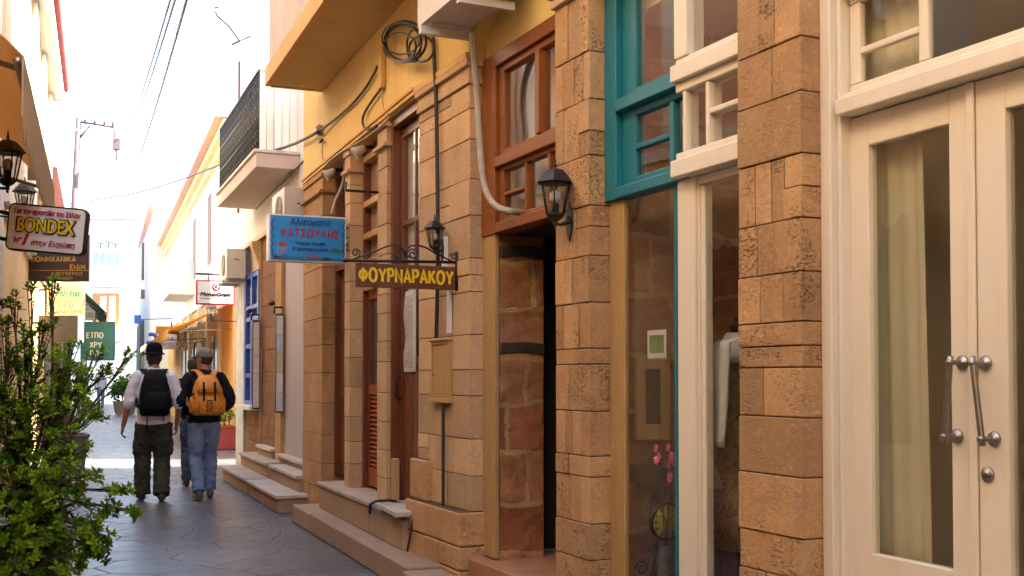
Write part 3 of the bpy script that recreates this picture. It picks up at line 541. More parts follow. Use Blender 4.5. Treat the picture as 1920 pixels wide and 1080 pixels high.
mb = MB(); ashlar(mb, SA, aE0 - .03, aE1 + .05, -.085, .2, [.02, .33, .55], rng, split=.6, maxn=3); ashlar(mb, SA, aE1 - .3, aE1 + .04, -.05, .2, [.55, .84], rng, split=0); mb.build('plinth', [M['sand'], M['mortar']], yel, bevel=.012)
def pilaster(a0, a1, dd, top=3.44, step=.2, z0=.4, mt='sand_smooth'):
    mb = MB(); zs = [z0]
    while zs[-1] < top - .3: zs.append(zs[-1] + step * rng.uniform(.75, 1.25))
    zs.append(top); ashlar(mb, SB, a0, a1, 0, dd, zs, rng, split=0, jit=.003)
    mb.box(SB, a0 - .015, a1 + .015, -.018, dd - .01, top + .001, top + .052); mb.box(SB, a0 - .03, a1 + .03, -.035, dd - .01, top - .16, top - .13)
    return mb.build('pier', [M[mt], M['mortar']], yel, bevel=.004)
bG0, bG1 = SB.a(724), SB.a(707); bI0, bI1 = SB.a(655), SB.a(646); bK0, bK1 = SB.a(603), SB.a(568)
pilaster(bG0, bG1, .28); pilaster(bI0, bI1, .28, step=.22); pilaster(bK0, bK1, .28, step=.26, z0=.05, mt='sand')
# plaster above, with the shallow arch over the brown window
mb = MB(); aW0, aW1 = aC1 + .002, aE0 - .002; n = 20
arch = [(aW0 + (aW1 - aW0) * i / n, 3.60 + .27 * sin(pi * i / n)) for i in range(n + 1)]
mb.prism([SA.P(a, .0, z) for a, z in arch] + [SA.P(aW1, 0, 8.4), SA.P(aW0, 0, 8.4)], SA.n * .105)
mb.box(SA, aW0, aW1, .106, .3, 3.50, 8.4)
mb.box(SA, aE0 - .001, 7.729, -.004, .3, 3.502, 8.4); mb.box(SA, aE1, 7.73, .0, .3, 3.46, 3.501)
mb.prism([SB.P(0, -.004, 3.502), SB.P(4.19, -.004, 3.502), SB.P(4.19, .3, 3.502), SB.P(0, .3, 3.502)], (0, 0, 4.9))
mb.build('plaster_wall', M['yellow'], yel)
mb = MB(); mb.box(SB, .02, 4.19, -.022, -.005, 3.504, 3.535); mb.box(SB, .02, 4.2, -.034, -.005, 3.537, 3.562); mb.box(SA, aE0, 7.72, -.03, -.006, 3.504, 3.55); mb.box(SB, .03, 4.18, .003, .3, 3.492, 3.5); mb.build('cornice', M['yellow_trim'], yel, bevel=.005)
# ochre balcony
z_s = SB.z(605, 172, 0); bB1 = SB.a(605); dB = SB.dat(bB1, 497, 165)[0]
mb = MB(); mb.box(SB, -1.5, bB1, dB + .06, -.006, z_s, z_s + .16, 0); mb.box(SB, -1.5, bB1 + .02, dB, dB + .059, z_s - .01, z_s + .17, 1); mb.box(SB, bB1 + .001, bB1 + .05, dB + .06, -.005, z_s - .01, z_s + .17, 1)
bal = mb.build('balcony', [M['soffit'], M['yellow_trim']], yel, bevel=.006)
mb = MB(); b = -1.5
while b < bB1: mb.box(SB, b, b + .02, dB + .03, dB + .05, z_s + .171, z_s + 1.1); b += .11
e = dB + .1
while e < -.05: mb.box(SB, bB1 + .0, bB1 + .02, e, e + .02, z_s + .171, z_s + 1.1); e += .11
mb.box(SB, -1.5, bB1 + .02, dB + .02, dB + .06, z_s + 1.101, z_s + 1.14); mb.box(SB, bB1 - .01, bB1 + .03, dB + .061, -.01, z_s + 1.101, z_s + 1.14); mb.build('railing', M['paleband'], bal)
# solid body, roof
mb = MB()
mb.prism([SA.P(aE0, .5, 3.52), SA.P(7.73, .5, 3.52), SB.P(4.19, .31, 3.52), SB.P(4.19, 8.5, 3.52), SA.P(aC1 + .01, 8.5, 3.52), SA.P(aC1 + .01, .31, 3.52), SA.P(aE0 - .2, .31, 3.52)], (0, 0, 4.87)); mb.build('upper_storey', M['yellow'], yel)
mb = MB(); mb.prism([SA.P(aC1 + .01, -.15, 8.4), SA.P(7.73, -.15, 8.4), SB.P(4.25, -.15, 8.4), SB.P(4.25, 8.6, 8.4), SA.P(aC1 + .01, 8.6, 8.4)], (0, 0, .15)); mb.build('roof', M['rooftile'], yel)
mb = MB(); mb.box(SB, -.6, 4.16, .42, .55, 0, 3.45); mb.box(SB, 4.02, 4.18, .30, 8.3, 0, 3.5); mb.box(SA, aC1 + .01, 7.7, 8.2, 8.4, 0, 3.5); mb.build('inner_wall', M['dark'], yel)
# doorway with brown window over it
aP0 = SA.a(928, dE)
mb = MB(); mb.box(SA, aP0, aE0 - .003, dE, dE + .03, .27, 2.336); mb.build('post', M['pine'], yel, bevel=.004)
w0, w1 = aC1 + .003, aE0 - .003; dw = dE - .012; t = MB()
def ax(px): return SA.a(px, dE)
zb0, zb1 = 2.338, 2.402
t.box(SA, ax(931), w1, dw, dw + .11, zb0, 3.495); t.box(SA, ax(941), ax(931) - .001, dw + .025, dw + .10, zb1 + .001, 3.40)
t.box(SA, w0, ax(931) - .001, dw - .006, dw + .11, zb0 + .002, zb1); t.box(SA, w0, ax(931) - .001, dw - .004, dw + .11, 3.405, 3.495)
t.box(SA, w0, ax(931) - .001, dw - .012, dw + .10, 2.755, 2.818); t.box(SA, w0, ax(941) - .001, dw + .022, dw + .09, 2.819, 2.86); t.box(SA, w0, ax(941) - .001, dw + .022, dw + .09, 3.36, 3.404)
am = ax(1007); t.box(SA, am - .028, am + .028, dw + .01, dw + .09, 2.861, 3.359)
t.box(SA, w0, ax(941) - .001, dw + .022, dw + .09, zb1 + .001, zb1 + .03); t.box(SA, w0, ax(941) - .001, dw + .022, dw + .09, 2.725, 2.754)
for p in (982, 1026): t.box(SA, ax(p) - .014, ax(p) + .014, dw + .023, dw + .088, zb1 + .031, 2.724)
t.box(SA, ax(982) + .015, ax(941) - .002, dw + .024, dw + .085, 2.565, 2.588)
bw = t.build('window_frame', M['varnish'], yel, bevel=.005)
mb = MB(); mb.box(SA, w0, ax(941), dw + .05, dw + .055, zb1 + .02, 2.735); mb.box(SA, w0, ax(941), dw + .05, dw + .055, 2.85, 3.37); mb.build('pane', M['glass'], bw)
mb = MB(); mb.box(SA, w0, w1, .30, .33, 2.42, 3.49); mb.build('window_blind', M['white'], yel)
dI = SA.dat(aP0, 1018)[0]
mb = MB(); rubble(mb, lambda u, o, z: SA.P(aP0 - .0 - o, u, z), dE + .032, dI, .26, 2.335, rng, row=.34); mb.box(SA, aP0 + .03, aE0 + .1, dE + .035, dI + .02, .2, 2.336, 1); mb.build('rubble_wall', [M['rubble'], M['rubble_mortar']], yel)
for z0, z1 in ((1.575, 1.65), (2.19, 2.27)): mb = MB(); mb.prism([SA.P(aP0 - .022, dE + .035, z0), SA.P(aP0 - .022, dE + .2, z0 + .008), SA.P(aP0 - .022, dI + .004, z0 - .006), SA.P(aP0 - .022, dI + .004, z1 - .012), SA.P(aP0 - .022, dE + .22, z1), SA.P(aP0 - .022, dE + .035, z1 - .008)], SA.t * .1); mb.build('dark_gap_strip', M['dark'], yel, bevel=.006)  # near-black strips: shade of the recessed gaps put in as colour
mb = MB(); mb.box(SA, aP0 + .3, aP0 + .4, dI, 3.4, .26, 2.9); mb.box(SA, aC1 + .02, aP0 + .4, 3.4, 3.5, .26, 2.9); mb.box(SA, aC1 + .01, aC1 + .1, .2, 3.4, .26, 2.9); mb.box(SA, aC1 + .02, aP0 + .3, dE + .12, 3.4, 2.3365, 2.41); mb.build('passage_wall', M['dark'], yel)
mb = MB(); mb.box(SA, aC1 - .3, aE0 - .02, -.02, 3.4, .0, .262); mb.build('doorway_floor', M['tile'], yel, bevel=.01)
# the three tall wooden doors
def door_recess(b0, b1, jw, d0, dd):
    f = MB(); f.box(SB, b1 - .05, b1 - .002, d0, dd + .1, .45, 3.49); f.box(SB, b0 + .002, b0 + .05, d0, dd + .1, .45, 3.49); f.box(SB, b0 + .051, b1 - .051, d0, dd + .1, 3.42, 3.49)
    return f, dd
# near door: tall glazed upper part, vertical boards below
f, dd = door_recess(-.03, bG0 - .003, .05, .034, .10); fo = f.build('door_frame', M['dark_wood'], yel, bevel=.004)
b0, b1 = .02, bG0 - .054; D = MB()
zmid = 1.52
D.box(SB, b0, b0 + .06, dd, dd + .05, .46, 3.40); D.box(SB, b1 - .045, b1, dd, dd + .05, .46, 3.40); D.box(SB, b0 + .061, b1 - .061, dd, dd + .05, 3.33, 3.40); D.box(SB, b0 + .061, b1 - .061, dd, dd + .05, zmid, zmid + .06)
D.box(SB, b0 + .061, b1 - .061, dd, dd + .05, 2.62, 2.66); bmid = SB.a(777, dd); D.box(SB, bmid - .018, bmid + .018, dd + .002, dd + .05, zmid + .061, 3.329)
k = 8
for i in range(k):
    q0 = b0 + .061 + (b1 - b0 - .107) * i / k; q1 = b0 + .061 + (b1 - b0 - .107) * (i + 1) / k; D.box(SB, q0 + .004, q1 - .004, dd + .006, dd + .045, .46, zmid - .001, 0, rng.uniform(-.2, .2))
D.box(SB, b0 + .061, b1 - .061, dd + .03, dd + .048, .46, zmid - .001)
do = D.build('door', M['dark_wood'], yel, bevel=.003)
mb = MB(); mb.box(SB, b0 + .06, b1 - .044, dd + .012, dd + .017, zmid + .06, 3.33); mb.build('pane', M['glass'], do)
mb = MB(); mb.box(SB, b0, b1, dd + .052, dd + .06, zmid, 3.4); mb.build('curtain_lining', M['white'], do)
h = MB(); a_, z_ = SB.hit(752, 725, dd); h.tube([SB.P(a_, dd - .001, z_ - .1), SB.P(a_, dd - .04, z_ - .08), SB.P(a_, dd - .04, z_ + .06), SB.P(a_, dd - .001, z_ + .08)], .008, 8); h.build('handle', M['black'], do)
# middle door: tan transom panels above, orange louvred shutter below
f, dd = door_recess(bG1 + .003, bI0 - .003, .05, .118, .15); f.build('door_frame', M['dark_wood'], yel, bevel=.004)
b0, b1 = bG1 + .06, bI0 - .06; D = MB(); D.box(SB, b0, b0 + .07, dd, dd + .05, .46, 2.2, 1); D.box(SB, b1 - .07, b1, dd, dd + .05, .46, 2.2, 1); D.box(SB, b0 + .071, b1 - .071, dd, dd + .05, 2.12, 2.2); D.box(SB, b0 + .071, b1 - .071, dd, dd + .05, 1.27, 1.36); D.box(SB, b0 + .071, b1 - .071, dd, dd + .05, .46, .62)
D.box(SB, b0 + .071, b1 - .071, dd + .035, dd + .045, .62, 1.27)
for i in range(16):
    z = .635 + i * .04; D.hexa([SB.P(b0 + .072, dd + .006, z), SB.P(b1 - .072, dd + .006, z), SB.P(b1 - .072, dd + .03, z + .022), SB.P(b0 + .072, dd + .03, z + .022), SB.P(b0 + .072, dd + .006, z + .008), SB.P(b1 - .072, dd + .006, z + .008), SB.P(b1 - .072, dd + .03, z + .03), SB.P(b0 + .072, dd + .03, z + .03)])
do = D.build('door', [M['orange_wood'], M['dark_wood']], yel, bevel=.002)
mb = MB(); mb.box(SB, b0 + .07, b1 - .07, dd + .02, dd + .026, 1.36, 2.12); mb.build('pane', M['windowdark'], do)
D = MB(); D.box(SB, b0, b1, dd + .03, dd + .06, 2.2, 3.42)
for z in (2.2, 2.42, 2.66, 2.95, 3.36): D.box(SB, b0, b1, dd - .045, dd + .029, z, z + .055, 1)
D.build('transom_panel', [M['tan_paint'], M['pale_wood']], yel, bevel=.004)
# far door
f, dd = door_recess(bI1 + .003, bK0 - .003, .05, .128, .16); f.build('door_frame', M['dark_wood'], yel, bevel=.004)
b0, b1 = bI1 + .06, bK0 - .06; D = MB(); D.box(SB, b0, b1, dd + .02, dd + .05, .46, 2.5)
for i in range(3): D.box(SB, b0 + .08, b1 - .08, dd, dd + .019, .6 + i * .63, 1.12 + i * .63)
D.build('door', M['dark_wood'], yel, bevel=.006)
mb = MB(); mb.box(SB, b0, b1, dd + .03, dd + .05, 2.5, 3.42); mb.box(SB, b0, b1, dd - .03, dd + .029, 2.48, 2.54, 1); mb.build('fanlight', [M['windowdark'], M['dark_wood']], yel)
# ------------------------------------------------------------------ steps of the yellow building
def slabs(mb, sg, a0, a1, d0, d1, z0, z1, rng, n, m=0):
    c = [a0] + sorted(a0 + (a1 - a0) * (k + rng.uniform(-.2, .2)) / n for k in range(1, n)) + [a1]
    for q0, q1 in zip(c[:-1], c[1:]): mb.box(sg, q0 + .003, q1 - .003, d0 + rng.uniform(-.004, .004), d1, z0, z1 + rng.uniform(-.003, .003), m, rng.uniform(-.12, .1))
mb = MB(); slabs(mb, SB, -.75, SB.a(550, -.29), -.29, .02, .002, .175, rng, 4); o = mb.build('stone_step', M['step'], bevel=.014); tag(o, 'long low worn stone step along the foot of the yellow building', 'step')
mb = MB(); slabs(mb, SB, -1.95, -.77, -.33, -.06, .002, .16, rng, 2); o = mb.build('stone_step', M['step'], bevel=.014); tag(o, 'low stone kerb block in front of the open doorway, nearest the camera', 'step')
bs = SB.hit(775, 985, -.13)[0]
mb = MB(); slabs(mb, SB, -.05, bK0 - .42, -.115, .21, .176, .39, rng, 6); slabs(mb, SB, .75, bK0 - .41, -.135, .21, .392, .425, rng, 3, 1); o = mb.build('door_step', [M['step'], M['tread']], bevel=.008); tag(o, 'upper sandstone step under the three tall wooden doors', 'step')
mb = MB(); p = [SB.P(-.14, -.2, .425), SB.P(.60, -.155, .425), SB.P(.60, .2, .425), SB.P(-.14, .02, .425)]; mb.prism(p, (0, 0, .04)); o = mb.build('marble_slab', M['marble'], bevel=.008); tag(o, 'white marble threshold slab jutting out at the board door', 'step')
# ------------------------------------------------------------------ white house with the iron balcony
rng = random.Random(11)
SUNP = Vector((SUN_H.x, SUN_H.y, 0))
wh = thing('white_house', SG.P(2, .5, 0), 'white house with black iron balcony and blue window, beyond the yellow building', 'building')
gE = SG.a(445)
def G(px, d=0): return SG.a(px, d)
back = SG.P(gE, 0, 0) + SUNP * 8.5
mb = MB(); mb.prism([SG.P(-1.55, 0, 3.42), SG.P(gE, 0, 3.42), back + Vector((0, 0, 3.42)), SG.P(-1.55, 8, 3.42)], (0, 0, 4.4)); mb.build('upper_wall', M['bright_white'], wh)
mb = MB(); mb.prism([SG.P(gE - .01, -.15, 7.82), SG.P(-1.5, -.15, 7.82), SG.P(-1.5, 8, 7.82), back + Vector((0, 0, 7.82))], (0, 0, .12)); mb.build('roof', M['rooftile'], wh)
mb = MB(); mb.box(SG, -1.6, G(531), .02, .3, 0, 3.42); mb.build('wall', M['lavender'], wh)
mb = MB(); mb.box(SG, G(531) + .001, G(520), -.03, .3, 0, 3.42); mb.box(SG, G(487) + .001, G(486), .0, .3, 0, 3.42); mb.build('pier', M['sand'], wh, bevel=.006)
mb = MB(); ashlar(mb, SG, G(520) + .002, G(487) - .001, .03, .3, [0, .3, .6, .9, 1.2, 1.5, 1.8, 2.1, 2.4, 2.8, 3.1, 3.42], rng, split=.6); ashlar(mb, SG, G(486) + .002, G(460), .02, .3, [0, .25, .5, .72, .98], rng, split=.7); mb.build('stone_wall', [M['brownstone'], M['mortar']], wh, bevel=.006)
mb = MB(); mb.prism([SG.P(G(459) + .002, -.02, 0), SG.P(gE, -.02, 0), SG.P(gE, 0, 0) + SUNP * 8.4, SG.P(G(459) + .002, 6, 0)], (0, 0, 3.42)); mb.build('corner_wall', M['flaking'], wh, bevel=.006)
mb = MB(); mb.box(SG, -1.55, gE, -.03, .0, 3.36, 3.42); mb.build('string_course', M['pinkwhite'], wh)
# blue window
w0, w1 = G(485) + .01, G(459); F_ = MB(); z0, z1 = 1.02, 2.95
for q0, q1 in ((w0, w0 + .09), (w1 - .09, w1), ((w0 + w1) / 2 - .05, (w0 + w1) / 2 + .05)): F_.box(SG, q0, q1, -.01, .08, z0 + .06, z1)
for z in (z0, 1.42, 1.85, 2.25, 2.42, z1 - .07): F_.box(SG, w0, w1, -.004, .07, z, z + .06)
bf = F_.build('window', M['blue'], wh, bevel=.005); mb = MB(); mb.box(SG, w0, w1, .03, .035, z0, z1); mb.build('pane', M['windowdark'], bf)
mb = MB(); mb.box(SG, w0 - .06, w1 + .04, -.14, .1, .96, 1.02); mb.build('sill', M['signwhite'], bf, bevel=.008)
mb = MB(); mb.box(SG, w0, w1, .07, .25, 3.0, 3.36); mb.build('lintel', M['pinkwhite'], wh)
# stone corbels under the balcony and by the doors
for a in (G(527), G(484)):
    mb = MB(); mb.prism([SG.P(a - .09, 0, 2.95), SG.P(a - .09, -.02, 3.05), SG.P(a - .09, -.11, 3.26), SG.P(a - .09, -.11, 3.34), SG.P(a - .09, 0, 3.34)], SG.t * .18); mb.build('corbel', M['sand_smooth'], wh, bevel=.01)
# balcony
b0 = SG.a(560); z_b = SG.z(560, 320); dB2 = SG.dat(b0, 480, 320)[0]; b1 = SG.a(405, dB2)
mb = MB(); mb.box(SG, b0, b1, dB2, -.002, z_b, z_b + .17, 0); mb.box(SG, b0 - .02, b1 + .02, dB2 - .03, -.003, z_b + .171, z_b + .21, 1)
bl = mb.build('balcony', [M['pinkwhite'], M['white']], wh, bevel=.01)
r2_ = MB(); rl = MB(); zb = z_b + .215; zt2 = zb + .92; bb = b0; i = 0
dr = dB2 + .03
while bb < b1:
    rl.tube([SG.P(bb, dr, zb), SG.P(bb, dr, zt2)], .009, 6)
    if i % 2 == 0:
        for zz, rr in ((zb + .16, .05), (zb + .46, .055), (zb + .76, .05)):
            rl.tube([SG.P(bb + .045 + rr * cos(t), dr, zz + rr * 1.3 * sin(t)) for t in [k * pi / 5 for k in range(11)]], .007, 5)
    bb += .09; i += 1
for zz in (zb + .04, zb + .3, zb + .62, zt2): rl.tube([SG.P(b0, dr, zz), SG.P(b1, dr, zz)], .013 if zz == zt2 else .009, 6)
for k in range(6):
    e = dr + (-.03 - dr) * k / 5; r2_.tube([SG.P(b0 + .01, e, zb), SG.P(b0 + .01, e, zt2)], .006, 6)
r2_.tube([SG.P(b0 + .01, dr, zt2), SG.P(b0 + .01, -.01, zt2)], .009, 6); r2_.build('end_railing', M['bright_white'], bl)  # end rails coloured white, glare painted over the iron
rl.build('railing', M['black'], bl)
mb = MB(); mb.box(SG, 1.2, 2.3, -.02, .01, z_b + .2, z_b + 2.3); mb.build('balcony_door', M['paleband'], wh, bevel=.01)
mb = MB(); mb.box(SG, -1.1, -.95, -.03, -.001, z_b + .3, 7.6); mb.build('pilaster', M['paleband'], wh)
mb = MB(); mb.tube([SG.P(3.5, -.12, 3.9), SG.P(3.5, -.12, 6.2)], .018, 8); mb.build('rail_post', M['shutter'], wh)
# two small flights of steps with marble treads
def flight(name, a0, a1, dd, h0, h1, label, d2=0.1, mt='marble'):
    r = thing(name, SG.P((a0 + a1) / 2, dd, 0), label, 'step', 'small stone steps at the white house')
    mb = MB(); mb.box(SG, a0, a1, dd, d2, h0 + .002, h1 - .04); mb.build('riser', M['step'], r, bevel=.006)
    mb = MB(); mb.box(SG, a0 - .02, a1 + .02, dd - .03, d2, h1 - .038, h1); mb.build('tread', M[mt], r, bevel=.006); return r
flight('entrance_step', -1.85, .08, -.48, 0, .19, 'lower marble topped step of the near flight, beside the yellow building corner')
flight('entrance_step', -1.6, .05, -.22, .19, .37, 'upper marble topped step of the near flight, below the lavender wall', .12)
flight('entrance_step', .22, 2.35, -.48, 0, .19, 'lower pinkish stone step of the far flight, beside the white house corner', mt='tread')
flight('entrance_step', .30, 2.45, -.22, .19, .37, 'upper pinkish stone step of the far flight, under the brown stone wall', .12, 'tread')
flight('threshold', -1.5, .48, -.05, .37, .47, 'pale marble threshold at the foot of the lavender wall', .13)
flight('threshold', .93, 2.05, -.05, .37, .50, 'pale marble threshold at the foot of the brown stone wall', .12)

# ------------------------------------------------------------------ buildings past the cross lane
def P0(p, z): return Vector((p.x, p.y, z))
def block(name, label, foot, h, mt, parts=None):
    c = sum((Vector(p) for p in foot), Vector()) / len(foot); r = thing(name, (c.x, c.y, 0), label, 'building')
    mb = MB(); mb.prism([Vector((p[0], p[1], 0)) for p in foot], (0, 0, h)); mb.build('wall', mt, r); return r
# lane wall that lets the strip of sun through
c0 = SR.P(.30, .9, 0); lane_d = SUNP
an0 = at(300, 862, 19.55); an0 = Vector((an0.x, an0.y, 0)) + lane_d * 6.6
r = block('lane_house', 'sunlit white house wall down the side lane, a thin strip past the corner', [an0, an0 + lane_d * 6, an0 + lane_d * 6 + Vector((1, 8, 0)), an0 + Vector((.0, 2.6, 0))], 10.5, M['white'])
mb = MB(); mb.prism([P0(p_, 10.5) for p_ in (an0, an0 + lane_d * 6, an0 + lane_d * 6 + Vector((1, 8, 0)), an0 + Vector((0, 2.6, 0)))], (0, 0, .15)); mb.build('roof', M['rooftile'], r)
# pale shop building with awnings
sh = thing('awning_shop_building', SR.P(8, .5, 0), 'pale two storey shop building with brown doors and yellow eaves past the side lane', 'building')
e_h = 6.6
mb = MB(); mb.box(SR, .36, 34, .0, 7, 3.3, e_h, 0); mb.build('upper_wall', M['bright_white'], sh)
mb = MB(); mb.box(SR, .36, 2.6, .002, 7, 0, 3.298); mb.build('wall', M['ochrewall'], sh)
mb = MB(); mb.box(SR, 2.62, 34, .06, 7, 0, 3.298); mb.build('shop_wall', M['yellow_trim'], sh)
mb = MB(); mb.box(SR, .2, 34, -.24, .0, e_h - .16, e_h - .02); mb.box(SR, .2, 34, -.12, -.001, e_h - .32, e_h - .162); mb.build('eaves', M['cream_eave'], sh)
mb = MB(); mb.prism([SR.P(.15, -.4, e_h), SR.P(.15, 7.2, e_h), SR.P(.15, 7.2, e_h + .1), SR.P(.15, 3.4, e_h + .9), SR.P(.15, -.4, e_h + .06)], SR.t * 34); mb.build('roof', M['rooftile_pale'], sh)
for a in (3.2, 5.2, 7.4, 9.8, 12.5, 16): 
    mb = MB(); mb.box(SR, a, a + .9, -.012, .02, 4.2, 5.9); mb.build('shutter', M['paleband'] if a not in (5.2, 9.8) else M['shutter'], sh)
for a in (2.75, 5.4, 8.2, 11.4, 15): 
    mb = MB(); mb.box(SR, a - .11, a + .11, -.07, .059, 0, 3.29); mb.build('column', M['white'], sh)
for a in (3.2, 4.3, 5.9, 7.0, 8.8, 10.2, 12, 13.4):
    mb = MB(); mb.box(SR, a, a + .85, .0, .059, 0, 2.4); mb.box(SR, a + .08, a + .77, -.012, -.001, .9, 2.25, 1); mb.build('door', [M['dark_wood'], M['windowdark']], sh, bevel=.01)
def awning(name, sg, a0, a1, d_out, z_wall, z_out, mt, label, val=.2, valmt=None, dw=-.01, scal=True, cat='awning'):
    r = thing(name, sg.P((a0 + a1) / 2, dw, z_out), label, cat); mb = MB()
    n = 24; up = .012
    top = [[sg.P(a0 + (a1 - a0) * i / n, dw + (d_out - dw) * j / 6, z_wall + (z_out - z_wall) * j / 6 - .05 * sin(pi * j / 6) * (0.6 + .4 * sin(i * 1.7))) for i in range(n + 1)] for j in range(7)]
    vs_ = [p for rr in top for p in rr]; k = len(vs_); vs2 = vs_ + [p + Vector((0, 0, up)) for p in vs_]
    fs = []
    for j in range(6):
        for i in range(n):
            q = (j * (n + 1) + i, j * (n + 1) + i + 1, (j + 1) * (n + 1) + i + 1, (j + 1) * (n + 1) + i); fs.append(q); fs.append(tuple(x + k for x in reversed(q)))
    def edge(l):
        for x, y in zip(l[:-1], l[1:]): fs.append((x, y, y + k, x + k))
    edge([i for i in range(n + 1)]); edge([6 * (n + 1) + i for i in range(n, -1, -1)]); edge([j * (n + 1) for j in range(6, -1, -1)]); edge([j * (n + 1) + n for j in range(7)])
    mb.add(vs2, fs, 0, True); mb.build('canopy', mt, r)
    mb = MB(); m_ = int((a1 - a0) / .05); lo = []
    for i in range(m_ + 1):
        a = a0 + (a1 - a0) * i / m_; sc = abs(sin(i * pi / 5)) if scal else 1
        lo.append((a, z_out - val * (.72 + .28 * sc)))
    for (x, y), (x2, y2) in zip(lo[:-1], lo[1:]):
        mb.hexa([sg.P(x, d_out - .008, y), sg.P(x2, d_out - .008, y2), sg.P(x2, d_out + .0, y2), sg.P(x, d_out + .0, y), sg.P(x, d_out - .008, z_out + .01), sg.P(x2, d_out - .008, z_out + .01), sg.P(x2, d_out, z_out + .01), sg.P(x, d_out, z_out + .01)])
    mb.build('valance', valmt or mt, r)
    mb = MB(); mb.tube([sg.P(a0, d_out + .02, z_out - .02), sg.P(a1, d_out + .02, z_out - .02)], .018, 8); 
    for a in (a0 + .15, a1 - .15): mb.tube([sg.P(a, dw, z_wall - .55), sg.P(a, (d_out + dw) * .55, (z_wall + z_out) / 2 - .3), sg.P(a, d_out + .02, z_out - .02)], .014, 6)
    mb.build('arm', M['steel'], r); return r
awning('shop_awning', SR, .45, 6.4, -1.25, 2.95, 2.36, M['canvas_orange'], 'orange yellow awning over the brown doors, nearest of the right side awnings')
awning('shop_awning', SR, 7.2, 11.5, -1.25, 2.9, 2.25, M['canvas_pale'], 'cream awning further along, behind the orange yellow awning', .22)
awning('shop_awning', SR, 13.0, 20, -1.1, 3.1, 2.5, M['white'], 'long white awning, farthest along the right side of the street', .2)
# upper balcony, white, far along
mb = MB(); mb.box(SR, 10, 13.5, -.7, -.001, 3.75, 3.88); mb.box(SR, 10, 13.5, -.7, -.64, 3.881, 4.7); mb.box(SR, 10, 10.06, -.639, -.001, 3.881, 4.7); mb.build('balcony', M['bright_white'], sh)
# tall beige house further on, standing out into the view
q0 = at(342, 708, 44); q1 = at(286, 708, 44); q2 = at(258, 708, 60); q3 = at(342, 708, 60)
tw = block('beige_house', 'tall beige and white house rising behind the awnings on the right', [q0, q1, q2, q3], at(300, 395, 44).z, M['paleband'])
f0 = q0 - Vector((0, .05, 0)); mb = MB(); mb.hexa([P0(at(338, 708, 43.95), 5.2), P0(at(289, 708, 43.95), 5.2), P0(at(289, 708, 44.0), 5.2), P0(at(338, 708, 44.0), 5.2), P0(at(338, 708, 43.95), 8.0), P0(at(289, 708, 43.95), 8.0), P0(at(289, 708, 44), 8.0), P0(at(338, 708, 44), 8.0)]); mb.build('side_panel', M['pinkwhite'], tw)
for px, y0, y1 in ((268, 455, 525), (324, 470, 540)):
    mb = MB(); dpt = 43.9 if px > 286 else 50; a = at(px - 3, y1, dpt); b = at(px + 3, y0, dpt); mb.hexa([(a.x, a.y, a.z), (b.x, b.y, a.z), (b.x, b.y + .3, a.z), (a.x, a.y + .3, a.z), (a.x, a.y, b.z), (b.x, b.y, b.z), (b.x, b.y + .3, b.z), (a.x, a.y + .3, b.z)]); mb.build('window', M['windowdark'], tw)
mb = MB(); a = at(350, 382, 45); b = at(280, 382, 45); mb.prism([P0(a, 8.4), P0(b, 8.4), P0(at(255, 708, 61), 8.4), P0(at(346, 708, 61), 8.4)], (0, 0, .2)); mb.build('roof', M['paleband'], tw)
# low grey shop between the awnings and the far end
q0 = at(300, 708, 52); q1 = at(262, 708, 52)
LG = block('low_grey_shop', 'low grey shop front under the beige house, far along the right', [q0, q1, at(255, 708, 60), at(300, 708, 60)], at(280, 600, 52).z, M['greywall'])
for px0, px1, y0, y1, dpt, mt_ in ((264, 279, 543, 560, 51.9, 'shutter'), (268, 275, 640, 662, 51.9, 'windowdark'), (281, 288, 640, 662, 51.9, 'windowdark'), (283, 292, 600, 622, 51.9, 'greybox'), (264, 281, 668, 706, 51.9, 'canvas_pale')):
    mb = MB(); a = at(px0, y1, dpt); b = at(px1, y0, dpt); mb.hexa([(a.x, a.y, a.z), (b.x, b.y, a.z), (b.x + .02, b.y + .12, a.z), (a.x + .02, a.y + .12, a.z), (a.x, a.y, b.z), (b.x, b.y, b.z), (b.x + .02, b.y + .12, b.z), (a.x + .02, a.y + .12, b.z)]); mb.build('window' if mt_ != 'canvas_pale' else 'shop_blind', M[mt_], LG)
bsn = at(258, 599, 40); mb = MB(); mb.box(WORLD, bsn.x - .12, bsn.x + .12, bsn.y - .03, bsn.y + .03, bsn.z - .16, bsn.z + .16); mb.tube([bsn, bsn + Vector((1.9, .2, .1))], .02, 6); o = mb.build('small_sign', M['inkblue'], bevel=.02); tag(o, 'small plain dark blue sign far along the right side', 'sign')
# white house closing the end of the street
DE = 66
def fp(px, y, dd=0): return at(px, y, DE + dd)
eh = block('end_house', 'white house closing the far end of the street, blue grey window above an orange one', [fp(262, 708), fp(120, 708), fp(118, 708, 8), fp(262, 708, 8)], fp(200, 408).z, M['white'])
def facebox(parent, name, px0, px1, y0, y1, mt, out=.12, back=.0, bevel=0):
    mb = MB(); ps = []
    for y in (y1, y0):
        z = fp(0, y).z
        for px, o_ in ((px0, -out), (px1, -out), (px1, back), (px0, back)): p = fp(px, 708, o_); ps.append((p.x, p.y, z))
    mb.hexa(ps); return mb.build(name, mt, parent, bevel=bevel)
w = facebox(eh, 'window', 168, 226, 470, 498, M['signwhite'], .08)
for k in range(4): facebox(w, 'pane', 171 + k * 14, 182 + k * 14, 473, 496, surf('hazy_pane', (.36, .42, .52), None, 2, .3) if k == 0 else bpy.data.materials['hazy_pane'], .11, -.081)
facebox(eh, 'string_course', 165, 226, 530, 538, M['pinkwhite'], .2)
w = facebox(eh, 'balcony_door', 172, 222, 550, 612, M['orangewin'], .1)
